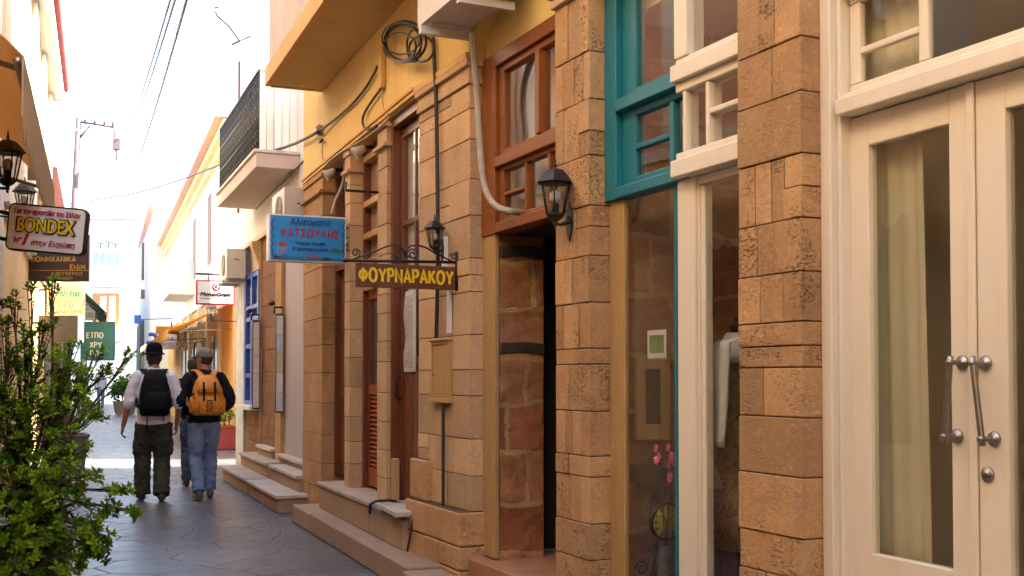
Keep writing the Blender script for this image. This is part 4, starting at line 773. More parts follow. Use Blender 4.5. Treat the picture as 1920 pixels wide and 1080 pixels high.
for k in (0, 1): facebox(w, 'pane', 186 + k * 17, 198 + k * 17, 555, 606, M['paper'], .13, -.101)
facebox(eh, 'balcony', 160, 228, 612, 640, M['white'], 1.0)
facebox(eh, 'shop_opening', 150, 215, 668, 706, M['paleband'], .05)
facebox(eh, 'eaves', 116, 264, 402, 410, M['white'], .35)
for px, hh in ((188, 20), (204, 26), (216, 16)):
    mb = MB(); p0 = fp(px, 466, -.3); mb.tube([p0, fp(px, 466 - hh * .5, -.3)], .03, 5); mb.tube([fp(px - 6, 463 - hh * .4, -.3), fp(px + 7, 465 - hh * .4, -.3)], .025, 5); mb.build('window_box_plant', M['leaf_far'], eh)
rh = block('added_rear_house', 'added unseen ochre house behind the viewer, keeping sky light off the near walls', [(-3.2, -9.2, 0), (2.7, -9.2, 0), (2.7, -16, 0), (-3.2, -16, 0)], 8.2, M['ochrewall'])  # unseen house, added to block sky light and darken the near walls
mb = MB(); mb.box(WORLD, -3.4, 2.78, -16.2, -9.0, 8.2, 8.35); mb.build('roof', M['rooftile'], rh)
for x0 in (-1.9, .6): mb = MB(); mb.box(WORLD, x0, x0 + 1.1, -9.22, -9.17, .1, 2.3); mb.box(WORLD, x0 + .1, x0 + 1.0, -9.2, -9.15, 3.6, 5.2); mb.build('shutter', M['dark_wood'], rh)
# ------------------------------------------------------------------ left side of the lane
lb = thing('cream_shop_building', SL.P(4, .6, 0), 'cream plastered shop building with pale pilasters, near left behind the bush', 'building')
hL = 7.2
mb = MB(); mb.box(SL, -9, 8.2, 0, 7, 3.7, hL); mb.build('upper_wall', M['creamwall'], lb); mb = MB(); mb.box(SL, 8.201, 12.6, 0, 7, 3.7, hL); mb.build('upper_wall', M['pinkwall'], lb)
mb = MB(); mb.box(SL, -9, 11.19, .002, 7, 0, 3.698); mb.box(SL, 11.191, 12.6, .002, 7, 0, 3.698, 1); mb.build('wall', [M['creamwall'], M['ochrewall']], lb)
mb = MB(); mb.box(SL, -9.1, 12.62, -.35, 7, hL, hL + .14); mb.build('roof', M['rooftile'], lb)
for a in (-4, 0.2, 3.6, 6.2, 9.4, 12.2):
    mb = MB(); mb.box(SL, a - .2, a + .2, -.06, -.001, 3.75, hL - .002); mb.build('pilaster', M['paleband'], lb, bevel=.01)
for a in (-2.6, 1.6, 4.6, 7.4, 10.6):
    fm = MB(); z0, z1 = 4.35, 6.1
    fm.box(SL, a - .55, a - .45, -.05, -.001, z0, z1); fm.box(SL, a + .45, a + .55, -.05, -.001, z0, z1); fm.box(SL, a - .55, a + .55, -.051, -.001, z1, z1 + .1); fm.box(SL, a - .6, a + .6, -.12, -.001, z0 - .08, z0 - .001); fm.box(SL, a - .04, a + .04, -.045, -.001, z0, z1)
    fo = fm.build('window', M['signwhite'], lb, bevel=.006); mb = MB(); mb.box(SL, a - .45, a + .45, -.012, -.0, z0, z1); mb.build('shutter', M['shutter'] if a > 3 else M['terracotta'], fo)
for a0, a1 in ((-3.8, -1), (1.2, 3.2), (6.5, 9)):
    mb = MB(); mb.box(SL, a0, a1, -.02, .05, 0.05, 2.9); mb.box(SL, a0 + .1, a1 - .1, -.03, -.021, .9, 2.7, 1); mb.build('shop_front', [M['paleband'] if a0 > 6 else M['dark_wood'], M['windowdark']], lb, bevel=.01)
mb = MB(); mb.box(SL, 11.2, 11.8, -.14, -.001, 0, 3.3); mb.build('dark_pillar', M['dark_wood'], lb, bevel=.02)
mb = MB(); mb.box(SL, -8.9, 12.5, -.03, -.002, 3.62, 3.74); mb.build('string_course', M['paleband'], lb)
l2 = thing('tile_eaved_house', SL.P(18, .6, 0), 'cream house with vertical pale bands and a red tiled eave, upper left', 'building')
h2 = 7.15
mb = MB(); mb.box(SL, 12.66, 24, -.05, 7, 3.2, h2); mb.build('upper_wall', M['creamwall'], l2)
mb = MB(); mb.box(SL, 12.66, 24, -.0, 7, 0, 3.198); mb.build('wall', M['ochrewall'], l2)
for a in (13.1, 15.5, 18, 20.8, 23.6):
    mb = MB(); mb.box(SL, a - .3, a + .3, -.12, -.051, 3.25, h2 - .25); mb.build('pilaster', M['paleband'], l2, bevel=.01)
for a in (14.3, 16.7, 19.4, 22.2):
    mb = MB(); mb.box(SL, a - .4, a + .4, -.10, -.051, 4.3, 6.2); mb.box(SL, a - .5, a + .5, -.2, -.051, 4.2, 4.29, 1); mb.build('shutter', [M['canvas_pale'], M['shutter']], l2, bevel=.01)
mb = MB(); mb.box(SL, 12.5, 24.2, -.32, -.052, h2 - .2, h2); mb.build('gutter', M['white'], l2)
mb = MB()
for k in range(58): 
    a = 12.5 + k * .2; mb.tube([SL.P(a, -.40, h2 + .03), SL.P(a, 3, h2 + 1.1)], .1, 8)
mb.build('roof', M['rooftile'], l2)
l3 = thing('low_arcade_house', SL.P(32, .6, 0), 'low pale house with grey posts and striped hangings, left side beyond the signs', 'building')
mb = MB(); mb.box(SL, 24.05, 60, .2, 6, 2.9, 5.6); mb.build('upper_wall', M['paleband'], l3)
mb = MB(); mb.box(SL, 24.05, 60, .9, 6, 0, 2.898); mb.build('wall', M['ochrewall'], l3)
for k, a in enumerate((24.6, 27, 29.5, 32.5, 37, 43)):
    mb = MB(); mb.box(SL, a - .12, a + .12, -.1, .15, 0, 2.899); mb.build('post', M['greybox'], l3, bevel=.02)
for k, a in enumerate((24.9, 25.6, 26.3, 27.6, 28.3, 30.2, 31)):
    mb = MB(); mb.box(SL, a, a + .4, .1, .14, .5, 2.4); mb.build('hanging_panel', [M['paper'], M['green_sign'], M['creamwall']][k % 3], l3, bevel=.01)
mb = MB(); mb.prism([SL.P(24.0, -.2, 5.6), SL.P(24.0, 6, 5.6), SL.P(24, 3, 6.6)], SL.t * 36); mb.build('roof', M['rooftile'], l3)
awning('green_shop_awning', SL, 24.5, 31, -1.15, 3.95, 2.75, M['green_sign'], 'dark green awning on the left side over the striped hangings', .12, M['black'])
awning('tan_shop_awning', SL, 5.6, 9.5, -.66, 3.58, 2.88, M['canvas'], 'tan canvas awning with cream scalloped valance, upper left', .38, M['canvas_pale'], dw=-.02)
# ------------------------------------------------------------------ overhead: pole, wires
pb = at(139, 400, 31); pt = at(147, 228, 31); base = Vector((pb.x, pb.y - 0, 0)) + (pb - pt) * ((pb.z) / (pt.z - pb.z)) ; base.z = 0
ul = thing('utility_pole', base, 'dark leaning wooden utility pole with a crossarm, rising behind the left signs', 'utility pole')
mb = MB(); mb.tube([base, pt + (pt - base).normalized() * .1], [.12, .075], 12); mb.build('shaft', M['pole'], ul)
ca = at(214, 239, 31); mb = MB(); mb.tube([pt, at(180, 233, 31), ca], .032, 6); mb.tube([at(147, 262, 31), at(168, 236, 31)], .03, 6); mb.build('crossarm', M['pole'], ul)
for px in (160, 178, 196, 212):
    mb = MB(); p = at(px, 233 + (px - 160) * .1, 31); mb.lathe(p, [(.02, 0), (.04, .03), (.03, .08), (.045, .10), (.02, .15)], 8); mb.build('insulator', M['pole'], ul)
mb = MB(); mb.box(WORLD, *[v for c in ((ca.x - .02, ca.x + .16), (ca.y - .08, ca.y + .08), (ca.z - .62, ca.z - .30)) for v in c]); mb.tube([ca, at(219, 300, 31)], .03, 6); mb.build('junction_box', M['pole'], ul, bevel=.02)
def wire(name, a, b, sag, r, label, mt='rubber', group=None, n=24):
    a = Vector(a); b = Vector(b); mb = MB(); mb.tube([a.lerp(b, i / n) - Vector((0, 0, sag * 4 * (i / n) * (1 - i / n))) for i in range(n + 1)], r, 6); o = mb.build(name, M[mt], fix=False); return tag(o, label, 'cable', group)
M['wire_blue'] = surf('blue_grey_wire', (0.05, 0.08, 0.2), None, 5, .5)
def far_end(p, q, k): return Vector(p) + (Vector(q) - Vector(p)) * k
for i, (x0, x1, yb, rr, lb_) in enumerate(((313, 238, 248, .013, 'leftmost of three thin overhead wires crossing the white sky'), (322, 247, 240, .013, 'middle of three overhead wires crossing the white sky'), (344, 258, 300, .017, 'thickest and rightmost of three overhead wires crossing the white sky'))):
    P1 = at(x1, yb, 34); P2 = at(x0, -8, 12); wire('overhead_wire', P1, far_end(P1, P2, 1.35), .22, rr, lb_, 'wire_blue')
wire('overhead_wire', at(148, 326, 31), at(219, 300, 33), .25, .014, 'short slack wire between the utility pole and its hanging box', 'wire_blue')
wire('overhead_wire', at(225, 254, 31), at(352, 320, 26), .1, .012, 'wire from the pole box to the yellow eaves of the pale shop building', 'wire_blue')
wire('overhead_wire', at(150, 235, 31), at(92, 270, 26), .12, .016, 'wire from the utility pole top to the low red roof on the left', 'wire_blue')
# ------------------------------------------------------------------ signs
rng = random.Random(21)
def signboard(name, label, cat, c, xdir, w, h, th, face_mt, frame_mt, rim=.02, rnd=.0, roll=0.0, rings=False):
    """box sign: face plate in a frame. returns root and a placer (u right, v up, from centre)"""
    X = Vector(xdir).normalized(); Z = Vector((0, 0, 1)); Y = X.cross(Z)          # Y = away from the viewer side? flipped below
    if Y.dot(c - CAM) > 0: Y = -Y                                                  # Y points to the viewer
    X2 = X * cos(roll) + Z * sin(roll); Z2 = Z * cos(roll) - X * sin(roll); c = Vector(c)
    root = thing(name, c - Vector((0, 0, h / 2)), label, cat)
    def P(u, v, o=0.0): return c + X2 * u + Z2 * v + Y * o
    def rr(w_, h_, r, o):
        if r <= 0: return [P(-w_ / 2, -h_ / 2, o), P(w_ / 2, -h_ / 2, o), P(w_ / 2, h_ / 2, o), P(-w_ / 2, h_ / 2, o)]
        ps = []
        for cx, cy, a0 in ((1, -1, -90), (1, 1, 0), (-1, 1, 90), (-1, -1, 180)):
            for k in range(7): t = radians(a0 + 15 * k); ps.append(P(cx * (w_ / 2 - r) + r * cos(t), cy * (h_ / 2 - r) + r * sin(t), o))
        return ps
    mb = MB(); mb.prism(rr(w, h, rnd, -th / 2), Y * th); mb.build('frame', frame_mt, root, bevel=.004)
    for sgn in (1, -1):
        mb = MB(); o = (th / 2 + .001) * sgn; mb.prism(rr(w - 2 * rim, h - 2 * rim, max(rnd - rim, 0), o), Y * (.004 * sgn)); mb.build('face', face_mt, root)
    def write(txt, u, v, size, mt, fit=None, shear=0.0, bold=0.0, name='lettering', o=.0055):
        m_ = text_mb(txt, P(u, v, th / 2 + o), X2, Z2, size, fit, .003, shear, bold)
        # make lettering stand towards the viewer
        return m_.build(name, mt, root)
    write.stroke = lambda txt, u, v, h_, mt, fit, wt=.19, o=.0055: stroke_text(txt, P(u, v, th / 2 + o), X2, Z2, h_, fit, wt).build('lettering', mt, root)
    return root, P, write, X2, Z2, Y
def perp(seg): return seg.n
# paint sign, upper left, hanging slightly askew
c = at(90, 431, 6.9); w_, h_ = .485, .293; fs = .802
rt, P, wr, X2, Z2, Y = signboard('hanging_sign', 'white rounded sign with black rim and yellow block lettering, hanging askew at the left', 'sign', c, Vector((cos(-TH + radians(1)), sin(-TH + radians(1)), 0)), w_, h_, .05, M['signwhite'], M['black'], .012, .04, radians(-5))
wr('Για την φροντίδα του ξύλου', 0, .120 * fs, .052 * fs, M['red'], .50 * fs, 0.1, .02)
wr('BONDEX', .0, .022 * fs, .110 * fs, M['black'], .445 * fs, 0, .085)
wr('BONDEX', .0, .022 * fs, .103 * fs, M['signyellow'], .430 * fs, 0, .025, o=.0095)
wr('Nº', -.205 * fs, -.098 * fs, .038 * fs, M['red'], .055 * fs, .15, .02); wr('1', -.145 * fs, -.090 * fs, .085 * fs, M['red'], .042 * fs, .25, .04); wr('στην Ευρώπη', .065 * fs, -.112 * fs, .055 * fs, M['red'], .33 * fs, .2, .012)
bk = MB(); bk.tube([P(-w_ / 2, .08, -.02), P(-w_ / 2 - .40, .12, -.02)], .012, 8); bk.build('bracket', M['black'], rt)
bk = MB(); bk.tube([P(-w_ / 2, -.08, -.02), P(-w_ / 2 - .40, -.05, -.02)], .012, 8); bk.build('bracket', M['black'], rt)
def lsign(name, label, px0, px1, y0, y1, depth, face, frame, th=.06, ang=0, rim=.012, rnd=0.0):
    c = at((px0 + px1) / 2, (y0 + y1) / 2, depth); w = (px1 - px0) / FPX * depth; h = (y1 - y0) / FPX * depth
    return signboard(name, label, 'sign', c, Vector((cos(-TH + radians(ang)), sin(-TH + radians(ang)), 0)), w, h, th, face, frame, rim, rnd) + (w, h)
rt, P, wr, _, _, _, w, h = lsign('projecting_sign', 'dark brown board with gold lettering, just below the white rounded sign', 50, 167, 440, 528, 17.0, M['darkbrown'], M['darkbrown'])
wr.stroke('ΒΙΟΜΗΧΑΝΙΚΑ', -.06, -.02, .090, M['goldtext'], w * .74, .2); wr.stroke('ΕΙΔΗ', w * .33, -.135, .08, M['goldtext'], w * .24, .2); wr.stroke('ΕΛΕΥΘΕΡΙΟΣ', w * .17, -.24, .055, M['goldtext'], w * .5, .18); wr.stroke('ΙΩΑΝΝΟΥ', w * .1, -.31, .05, M['goldtext'], w * .32, .18); wr.stroke('ΥΛΙΚΑ', w * .3, .16, .08, M['goldtext'], w * .3, .2)
wl = MB(); wl.tube([P(-w / 2, -.19, .037), P(w / 2, -.19, .037)], .006, 6); wb_ = MB(); wb_.tube([P(-w / 2, .1, 0), P(-w / 2 - .5, .1, 0)], .02, 6); wb_.build('bracket', M['black'], rt); wl.build('rule_line', M['goldtext'], rt)
rt, P, wr, _, _, _, w, h = lsign('projecting_sign', 'cream sign with a ring emblem, green script and grey capitals, below the brown board', 89, 159, 529, 600, 20.0, M['signcream'], M['signcream'])
wr('ΕΛΙΞ Εαα', .05, .13, .10, M['greentext'], w * .62, .15, .05); wr.stroke('ΠΑΡΑΓΩΓΗ', .02, -.195, .075, M['greytext'], w * .8, .15); wr('ΠΩΛΗΣΗ', 0, .0, .06, M['greytext'], w * .6); wr('ΛΑΔΙ', 0, -.085, .06, M['greytext'], w * .4)
for R_ in (.27, .30):
    rg = MB(); rg.tube([P(.04 + R_ * cos(t), .0 + R_ * .9 * sin(t), .036) for t in [k * pi / 20 for k in range(-4, 25)]], .004, 5); rg.build('ring', M['greytext'], rt)
bk = MB(); bk.tube([P(-w / 2, .2, 0), P(-w / 2 - .4, .2, 0)], .02, 6); bk.build('bracket', M['black'], rt)
rt, P, wr, _, _, _, w, h = lsign('shop_blind_box', 'plain grey brown shop box hanging under the cream sign', 78, 152, 592, 642, 18.0, M['greybox'], M['greybox'], .25)
bk = MB(); bk.tube([P(-w / 2, .1, 0), P(-w / 2 - .35, .1, 0)], .02, 6); bk.build('bracket', M['black'], rt)
rt, P, wr, _, _, _, w, h = lsign('projecting_sign', 'small white sign with pale blue capitals beside the green sign', 158, 180, 567, 601, 26.0, M['paper'], M['paper'], .08)
wr('ΣΤΑ', 0, .1, .13, M['inkblue'], w * .7); wr('ΕΔΩ', 0, -.08, .1, M['inkblue'], w * .6)
bk = MB(); bk.tube([P(-w / 2, .1, 0), P(-w / 2 - .9, .1, 0)], .02, 6); bk.build('bracket', M['black'], rt)
rt, P, wr, _, _, _, w, h = lsign('projecting_sign', 'large dark green sign with cream capitals on the left side', 152, 215, 603, 676, 23.5, M['green_sign'], M['green_sign'], .06)
wr.stroke('ΕΤΠΟ', -.05, .12, .13, M['signcream'], w * .5, .18); wr.stroke('ΧΡΥ', -.03, -.08, .13, M['signcream'], w * .35, .18); wr.stroke('ΓΙΟΥ', -.02, -.26, .13, M['signcream'], w * .35, .18)
bk = MB(); bk.tube([P(-w / 2, .1, 0), P(-w / 2 - .5, .1, 0)], .02, 6); bk.build('bracket', M['black'], rt)
# fishmonger's sea blue box sign
aS = SB.a(652); yS = SB.P(aS, 0, 0)
dd0 = SB.dat(aS, 500)[0]; dd1 = SB.dat(aS, 645)[0]; zS = SB.dat(aS, 570, 449)[1]; hS = 88 / FPX * 9.95
c = SB.P(aS, (dd0 + dd1) / 2, zS)
rt, P, wr, X2, Z2, Y = signboard('box_sign', 'sea blue box sign with painted fish and dark red capitals, projecting from the yellow building', 'sign', c, SB.n, abs(dd1 - dd0), hS, .13, M['signblue'], M['signwhite'], .014, .0)
W_ = abs(dd1 - dd0); wr('Αλιεύματα', .02, .145, .075, M['inkblue'], W_ * .52, .15, .03); wr.stroke('ΚΑΤΣΟΥΛΗΣ', .02, .048, .080, M['red'], W_ * .74, .165); wr('Ψάρια Νωπά', .02, -.045, .038, M['inkblue'], W_ * .38, 0, .04); wr('& Κατεψυγμένα', .02, -.095, .038, M['inkblue'], W_ * .46, 0, .04)
def fish(u, v, s, mt, flip=1):
    m_ = MB(); o = .075; ps = [P(u + flip * s * x, v + s * y, o) for x, y in ((-1, 0), (-.6, .28), (0, .38), (.5, .2), (.8, .02), (1.15, .25), (1.08, 0), (1.15, -.25), (.8, -.04), (.5, -.2), (0, -.32), (-.6, -.22))]; m_.prism(ps, Y * .003); m_.build('painted_fish', mt, rt)
M['fishgreen'] = surf('painted_green', (.03, .2, .08), (.02, .13, .06), 20, .5); M['coral'] = surf('painted_coral', (.5, .09, .05), (.4, .06, .05), 20, .5); M['weed'] = surf('painted_weed', (.02, .14, .16), (.015, .09, .14), 20, .5); M['jelly'] = surf('painted_white', (.6, .6, .66), (.5, .42, .45), 20, .5)
fish(W_ * .37, -.098, .06, M['fishgreen']); fish(W_ * .03, -.155, .04, M['coral']); fish(W_ * .12, -.165, .035, M['coral'], -1); fish(-W_ * .33, -.165, .022, M['coral']); fish(W_ * .24, -.178, .045, M['black']); fish(-W_ * .4, -.172, .03, M['black'])
m_ = MB(); 
for k in range(7): m_.tube([P(-W_ * .33 + .012 * (k - 3), -.075, .076), P(-W_ * .33 + .012 * (k - 3) + .015 * sin(k), -.14 - .01 * (k % 3), .076)], .002, 5)
m_.build('painted_tentacle', M['jelly'], rt)
m_ = MB(); m_.prism([P(-W_ * .33 + .04 * cos(t), -.07 + .035 * sin(t), .0755) for t in [k * pi / 8 for k in range(9)]], Y * .003); m_.build('painted_jellyfish', M['coral'], rt)
m_ = MB(); r2 = random.Random(2)
for k in range(26):
    u = -W_ * .45 + W_ * .9 * k / 25; hh = r2.uniform(.012, .05); m_.tube([P(u, -.195, .076), P(u + .008, -.195 + hh * .5, .076), P(u - .006, -.195 + hh, .076)], .004, 5)
for s_ in (-1, 1):
    for k in range(9): v = -.15 + k * .035; m_.tube([P(s_ * W_ * .46, v, .076), P(s_ * W_ * .46 + .012 * (-1) ** k, v + .035, .076)], .004, 5)
m_.build('painted_weed', M['weed'], rt)
br = MB(); x0 = W_ / 2; bw_ = abs(SB.dat(aS, 655)[0] - dd1) + .02
for v in (.12, .03, -.03, -.08): br.tube([P(x0 - .005, v, 0), P(x0 + bw_, v, 0)], .008, 6)
br.tube([P(x0 + bw_ - .01, .16, 0), P(x0 + bw_ - .01, -.14, 0)], .010, 6); br.build('bracket', M['black'], rt)
# bakery board hanging from a wrought iron bracket
aF = SA.a(857); dF0, dF1 = SA.dat(aF, 650)[0], 0.0
def Q(px, py): d, z = SA.dat(aF, px, py); return SA.P(aF, d, z)
ib = thing('iron_sign_bracket', Q(857, 545), 'scrolled wrought iron bracket on the sandstone pier, carrying the brown board', 'bracket')
m_ = MB(); m_.tube([Q(856, 472), Q(856, 545)], .012, 8); m_.build('wall_post', M['black'], ib)
m_ = MB(); m_.tube([Q(647, 488), Q(856, 492)], .010, 8); m_.ball(Q(647, 488), .016); m_.tube([Q(676, 488), Q(676, 497)], .006, 6); m_.tube([Q(826, 491), Q(826, 499)], .006, 6); m_.tube([Q(850, 527), Q(857, 527)], .012, 6); m_.build('bar', M['black'], ib)
def scroll(px, py, r, turns, a0, sgn, n=36): return [Q(px + sgn * r * (1 - .8 * i / n) * cos(a0 + turns * 2 * pi * i / n), py - r * (1 - .8 * i / n) * sin(a0 + turns * 2 * pi * i / n)) for i in range(n + 1)]
m_ = MB()
m_.tube([Q(660, 487), Q(700, 473), Q(722, 463), Q(738, 459), Q(750, 462), Q(757, 470), Q(759, 477)], .006, 6); m_.tube([Q(759, 480), Q(762, 468), Q(770, 461), Q(785, 460), Q(800, 465), Q(815, 474), Q(847, 490)], .006, 6)
m_.tube(scroll(667, 474, 9, 1.4, -1.2, 1), .005, 6); m_.tube(scroll(745, 476, 10, 1.4, .6, 1), .005, 6); m_.tube(scroll(774, 477, 11, 1.5, 0.2, -1), .005, 6); m_.tube(scroll(850, 481, 7, 1.4, 0, -1), .005, 6)
m_.tube([Q(740, 487), Q(755, 482), Q(765, 480), Q(785, 488)], .005, 6)
m_.build('scrollwork', M['black'], ib)
c = (Q(667, 519) + Q(852, 519)) / 2; W_ = (Q(852, 519) - Q(667, 519)).length; H_ = 45 / FPX * 7.25
rt, P, wr, X2, Z2, Y = signboard('hanging_board', 'brown wooden board with gold Greek capitals, hung under the iron bracket', 'sign', c, SA.n, W_, H_, .02, M['signbrown'], M['signbrown'], .004)
wr.stroke('ΦΟΥΡΝΑΡΑΚΟΥ', .0, .002, H_ * .64, M['signyellow'], W_ * .955, .165)
for hx_, hy_ in ((676, 498), (826, 500)): hk = MB(); hk.tube([Q(hx_, hy_), Q(hx_, hy_ - 8)], .004, 6); hk.build('hook', M['black'], rt)
# money transfer sign
aM_ = SG.a(441); dm0, zm0 = SG.dat(aM_, 367, 548); dm1 = SG.dat(aM_, 438)[0]; c = SG.P(aM_, (dm0 + dm1) / 2, zm0); W_ = dm1 - dm0; H_ = 46 / FPX * 17.6
rt, P, wr, X2, Z2, Y = signboard('projecting_sign', 'small white sign with red border and round red emblem at the white house corner', 'sign', c, SG.n, W_, H_, .10, M['signwhite'], M['red'], .022)
wr('MoneyGram', 0, -.035, .075, M['black'], W_ * .78, .2, .05); wr('International Money Transfer', 0, -.098, .026, M['black'], W_ * .78)
m_ = MB(); m_.prism([P(.01 + .062 * cos(t), .088 + .062 * sin(t), .056) for t in [k * pi / 12 for k in range(24)]], Y * .003); m_.build('emblem', M['red'], rt)
m_ = MB(); m_.tube([P(.01 + .036 * cos(t), .088 + .036 * sin(t), .061) for t in [k * pi / 12 for k in range(3, 21)]], .006, 5); m_.tube([P(.01, .088, .061), P(.05, .088, .061)], .006, 5); m_.build('emblem_mark', M['signwhite'], rt)
m_ = MB(); m_.tube([P(W_ / 2, .1, 0), P(W_ / 2 + .25, .1, 0)], .015, 6); m_.build('bracket', M['black'], rt); m_ = MB(); m_.tube([P(-.1, H_ / 2, 0), P(-.1, H_ / 2 + .1, 0)], .01, 6); m_.tube([P(-.3, H_ / 2 + .1, 0), P(.12, H_ / 2 + .1, 0)], .018, 6); m_.build('bracket', M['black'], rt)
# far small signs under the orange awning
rt, P, wr, _, _, _, w, h = lsign('projecting_sign', 'small orange sign over the white one, under the orange awning', 293, 336, 612, 627, 27.0, M['canvas_orange'], M['canvas_orange'], .08)
bk = MB(); bk.tube([P(.1, h / 2, 0), P(.1, h / 2 + .16, 0)], .012, 6); bk.build('bracket', M['black'], rt)
rt, P, wr, _, _, _, w, h = lsign('projecting_sign', 'small white sign with blue grey capitals under the orange sign', 296, 331, 627, 655, 28.0, M['paper'], M['signwhite'], .08)
wr.stroke('ΖΕΤΑ', 0, .07, .09, M['inkblue'], w * .75, .18); wr('ΦΩΤΟ', 0, -.06, .07, M['greytext'], w * .6)
bk = MB(); bk.tube([P(.1, h / 2, 0), P(.1, h / 2 + .3, 0)], .012, 6); bk.build('bracket', M['black'], rt)
c = at(284, 636, 29); rg = MB(); rg.tube([c + Vector((cos(-TH), sin(-TH), 0)) * (.13 * cos(t)) + Vector((0, 0, .13 * sin(t))) for t in [radians(k) for k in range(-150, 121, 15)]], .05, 8); rg.tube([c + Vector((.1, 0, 0)), c + Vector((.13, .0, .35))], .015, 6); o = rg.build('ring_sign', M['inkblue']); tag(o, 'round dark blue sign beside the small white sign', 'sign')

# ------------------------------------------------------------------ lanterns
def lantern(loc, s, arm_dir, arm_len, label, rot=0.0, group='black wall lanterns', plate=True, style=6):
    """four sided carriage lantern; loc = bottom of the glass body; arm_dir points from lantern to wall"""
    loc = Vector(loc); r = thing('wall_lantern', loc, label, 'lantern', group)
    A = Vector(arm_dir).normalized()
    def ring(rad, z, n=style): return [loc + Vector((rad * s * cos(2 * pi * (k + .5) / n + rot), rad * s * sin(2 * pi * (k + .5) / n + rot), z * s)) for k in range(n)]
    m_ = MB(); m_.loft([ring(.62, 1.0), ring(.64, 1.03), ring(.60, 1.08), ring(.44, 1.28), ring(.30, 1.42), ring(.18, 1.47), ring(.08, 1.5)], 0, False)
    m_.lathe(loc + Vector((0, 0, 1.5 * s)), [(.07 * s, 0), (.03 * s, .05 * s), (.07 * s, .1 * s), (.025 * s, .16 * s), (.04 * s, .2 * s), (.008 * s, .36 * s)], 10); m_.build('roof', M['black'], r, bevel=.003)
    f = MB(); n = style; lo, hi = ring(.30, .0), ring(.50, 1.0)
    for a, b in zip(lo, hi): f.tube([a, b], .030 * s, 5)
    for rg in (lo, hi): f.tube(rg + [rg[0]], .03 * s, 5)
    f.loft([ring(.10, -.22), ring(.22, -.14), ring(.33, -.02), ring(.32, .04)], 0, False); f.lathe(loc - Vector((0, 0, .42 * s)), [(.01 * s, -.06 * s), (.05 * s, -.02 * s), (.04 * s, .04 * s), (.09 * s, .12 * s), (.06 * s, .22 * s)], 10)
    f.build('cage', M['black'], r)
    g_ = MB(); g_.loft([ring(.29, .05), ring(.47, .98)], 0, False, False); g_.build('glazing', M['lamp_glass'], r)
    bl_ = MB(); bl_.lathe(loc + Vector((0, 0, .05 * s)), [(.12 * s, 0), (.12 * s, .3 * s)], 10, 1); bl_.lathe(loc + Vector((0, 0, .35 * s)), [(.10 * s, 0), (.19 * s, .12 * s), (.19 * s, .34 * s), (.05 * s, .44 * s)], 12, 0); bl_.build('bulb', [M['paper'], M['black']], r)
    w_ = loc + A * arm_len; b_ = loc - Vector((0, 0, .30 * s)); ar = MB()
    ar.tube([b_, b_ + A * arm_len * .35 - Vector((0, 0, .02 * s)), b_ + A * arm_len * .75 + Vector((0, 0, .06 * s)), b_ + A * arm_len * .98 + Vector((0, 0, .18 * s))], [.055 * s, .05 * s, .07 * s, .13 * s], 8); ar.build('arm', M['black'], r)
    if plate:
        pl = MB(); side = Vector((-A.y, A.x, 0)); c_ = b_ + A * (arm_len - .012); ps = [c_ + side * (.22 * s * sin(t)) + Vector((0, 0, .10 * s + .52 * s * -cos(t) * (1 if abs(sin(t)) > .01 else 1.25))) for t in [2 * pi * k / 16 for k in range(16)]]
        pl.prism(ps, A * .0115); pl.build('wall_plate', M['black'], r, bevel=.004)
    return r
aL = SA.a(1070); d1_, z1_ = SA.dat(aL, 1041, 402)
lantern(SA.P(aL, d1_, z1_), .165, SA.n, -d1_, 'large black lantern on the stone pier left of the teal window frame', .5)
aL = SA.a(838); d2_, z2_ = SA.dat(aL, 815, 462)
lantern(SA.P(aL, d2_, z2_), .120, SA.n, -d2_ - .03, 'black lantern above the brown hanging board, on a white mounting block', .4)
m_ = MB(); zz = z2_ - .05; m_.box(SA, aL - .028, aL + .028, -.032, -.001, zz - .12, zz + .12); o = m_.build('mounting_block', M['paper'], bevel=.004); tag(o, 'white plastic mounting block behind the lantern above the brown board', 'mounting block')
m_ = MB(); m_.box(SA, SA.a(848), SA.a(842), -.02, -.001, SA.z(845, 625), SA.z(845, 545)); o = m_.build('cable_trunking', M['paper'], bevel=.003); tag(o, 'white plastic cable trunking strip running down to the wooden meter box', 'trunking')
for px, py, dep, s, lb_ in ((14, 338, 7.6, .185, 'larger black lantern on the left wall under the tan awning'), (46, 396, 9.2, .155, 'smaller black lantern partly hidden behind the white rounded sign')):
    p = at(px, py, dep); dw = (p - SL.o).dot(SL.n); lantern(p, s, SL.n, -dw, lb_, .3)
p = at(396, 596, 19.8); lantern(p, .17, SR.n, 1.1, 'small lantern far off beside the orange awning', .3, plate=False, style=4)
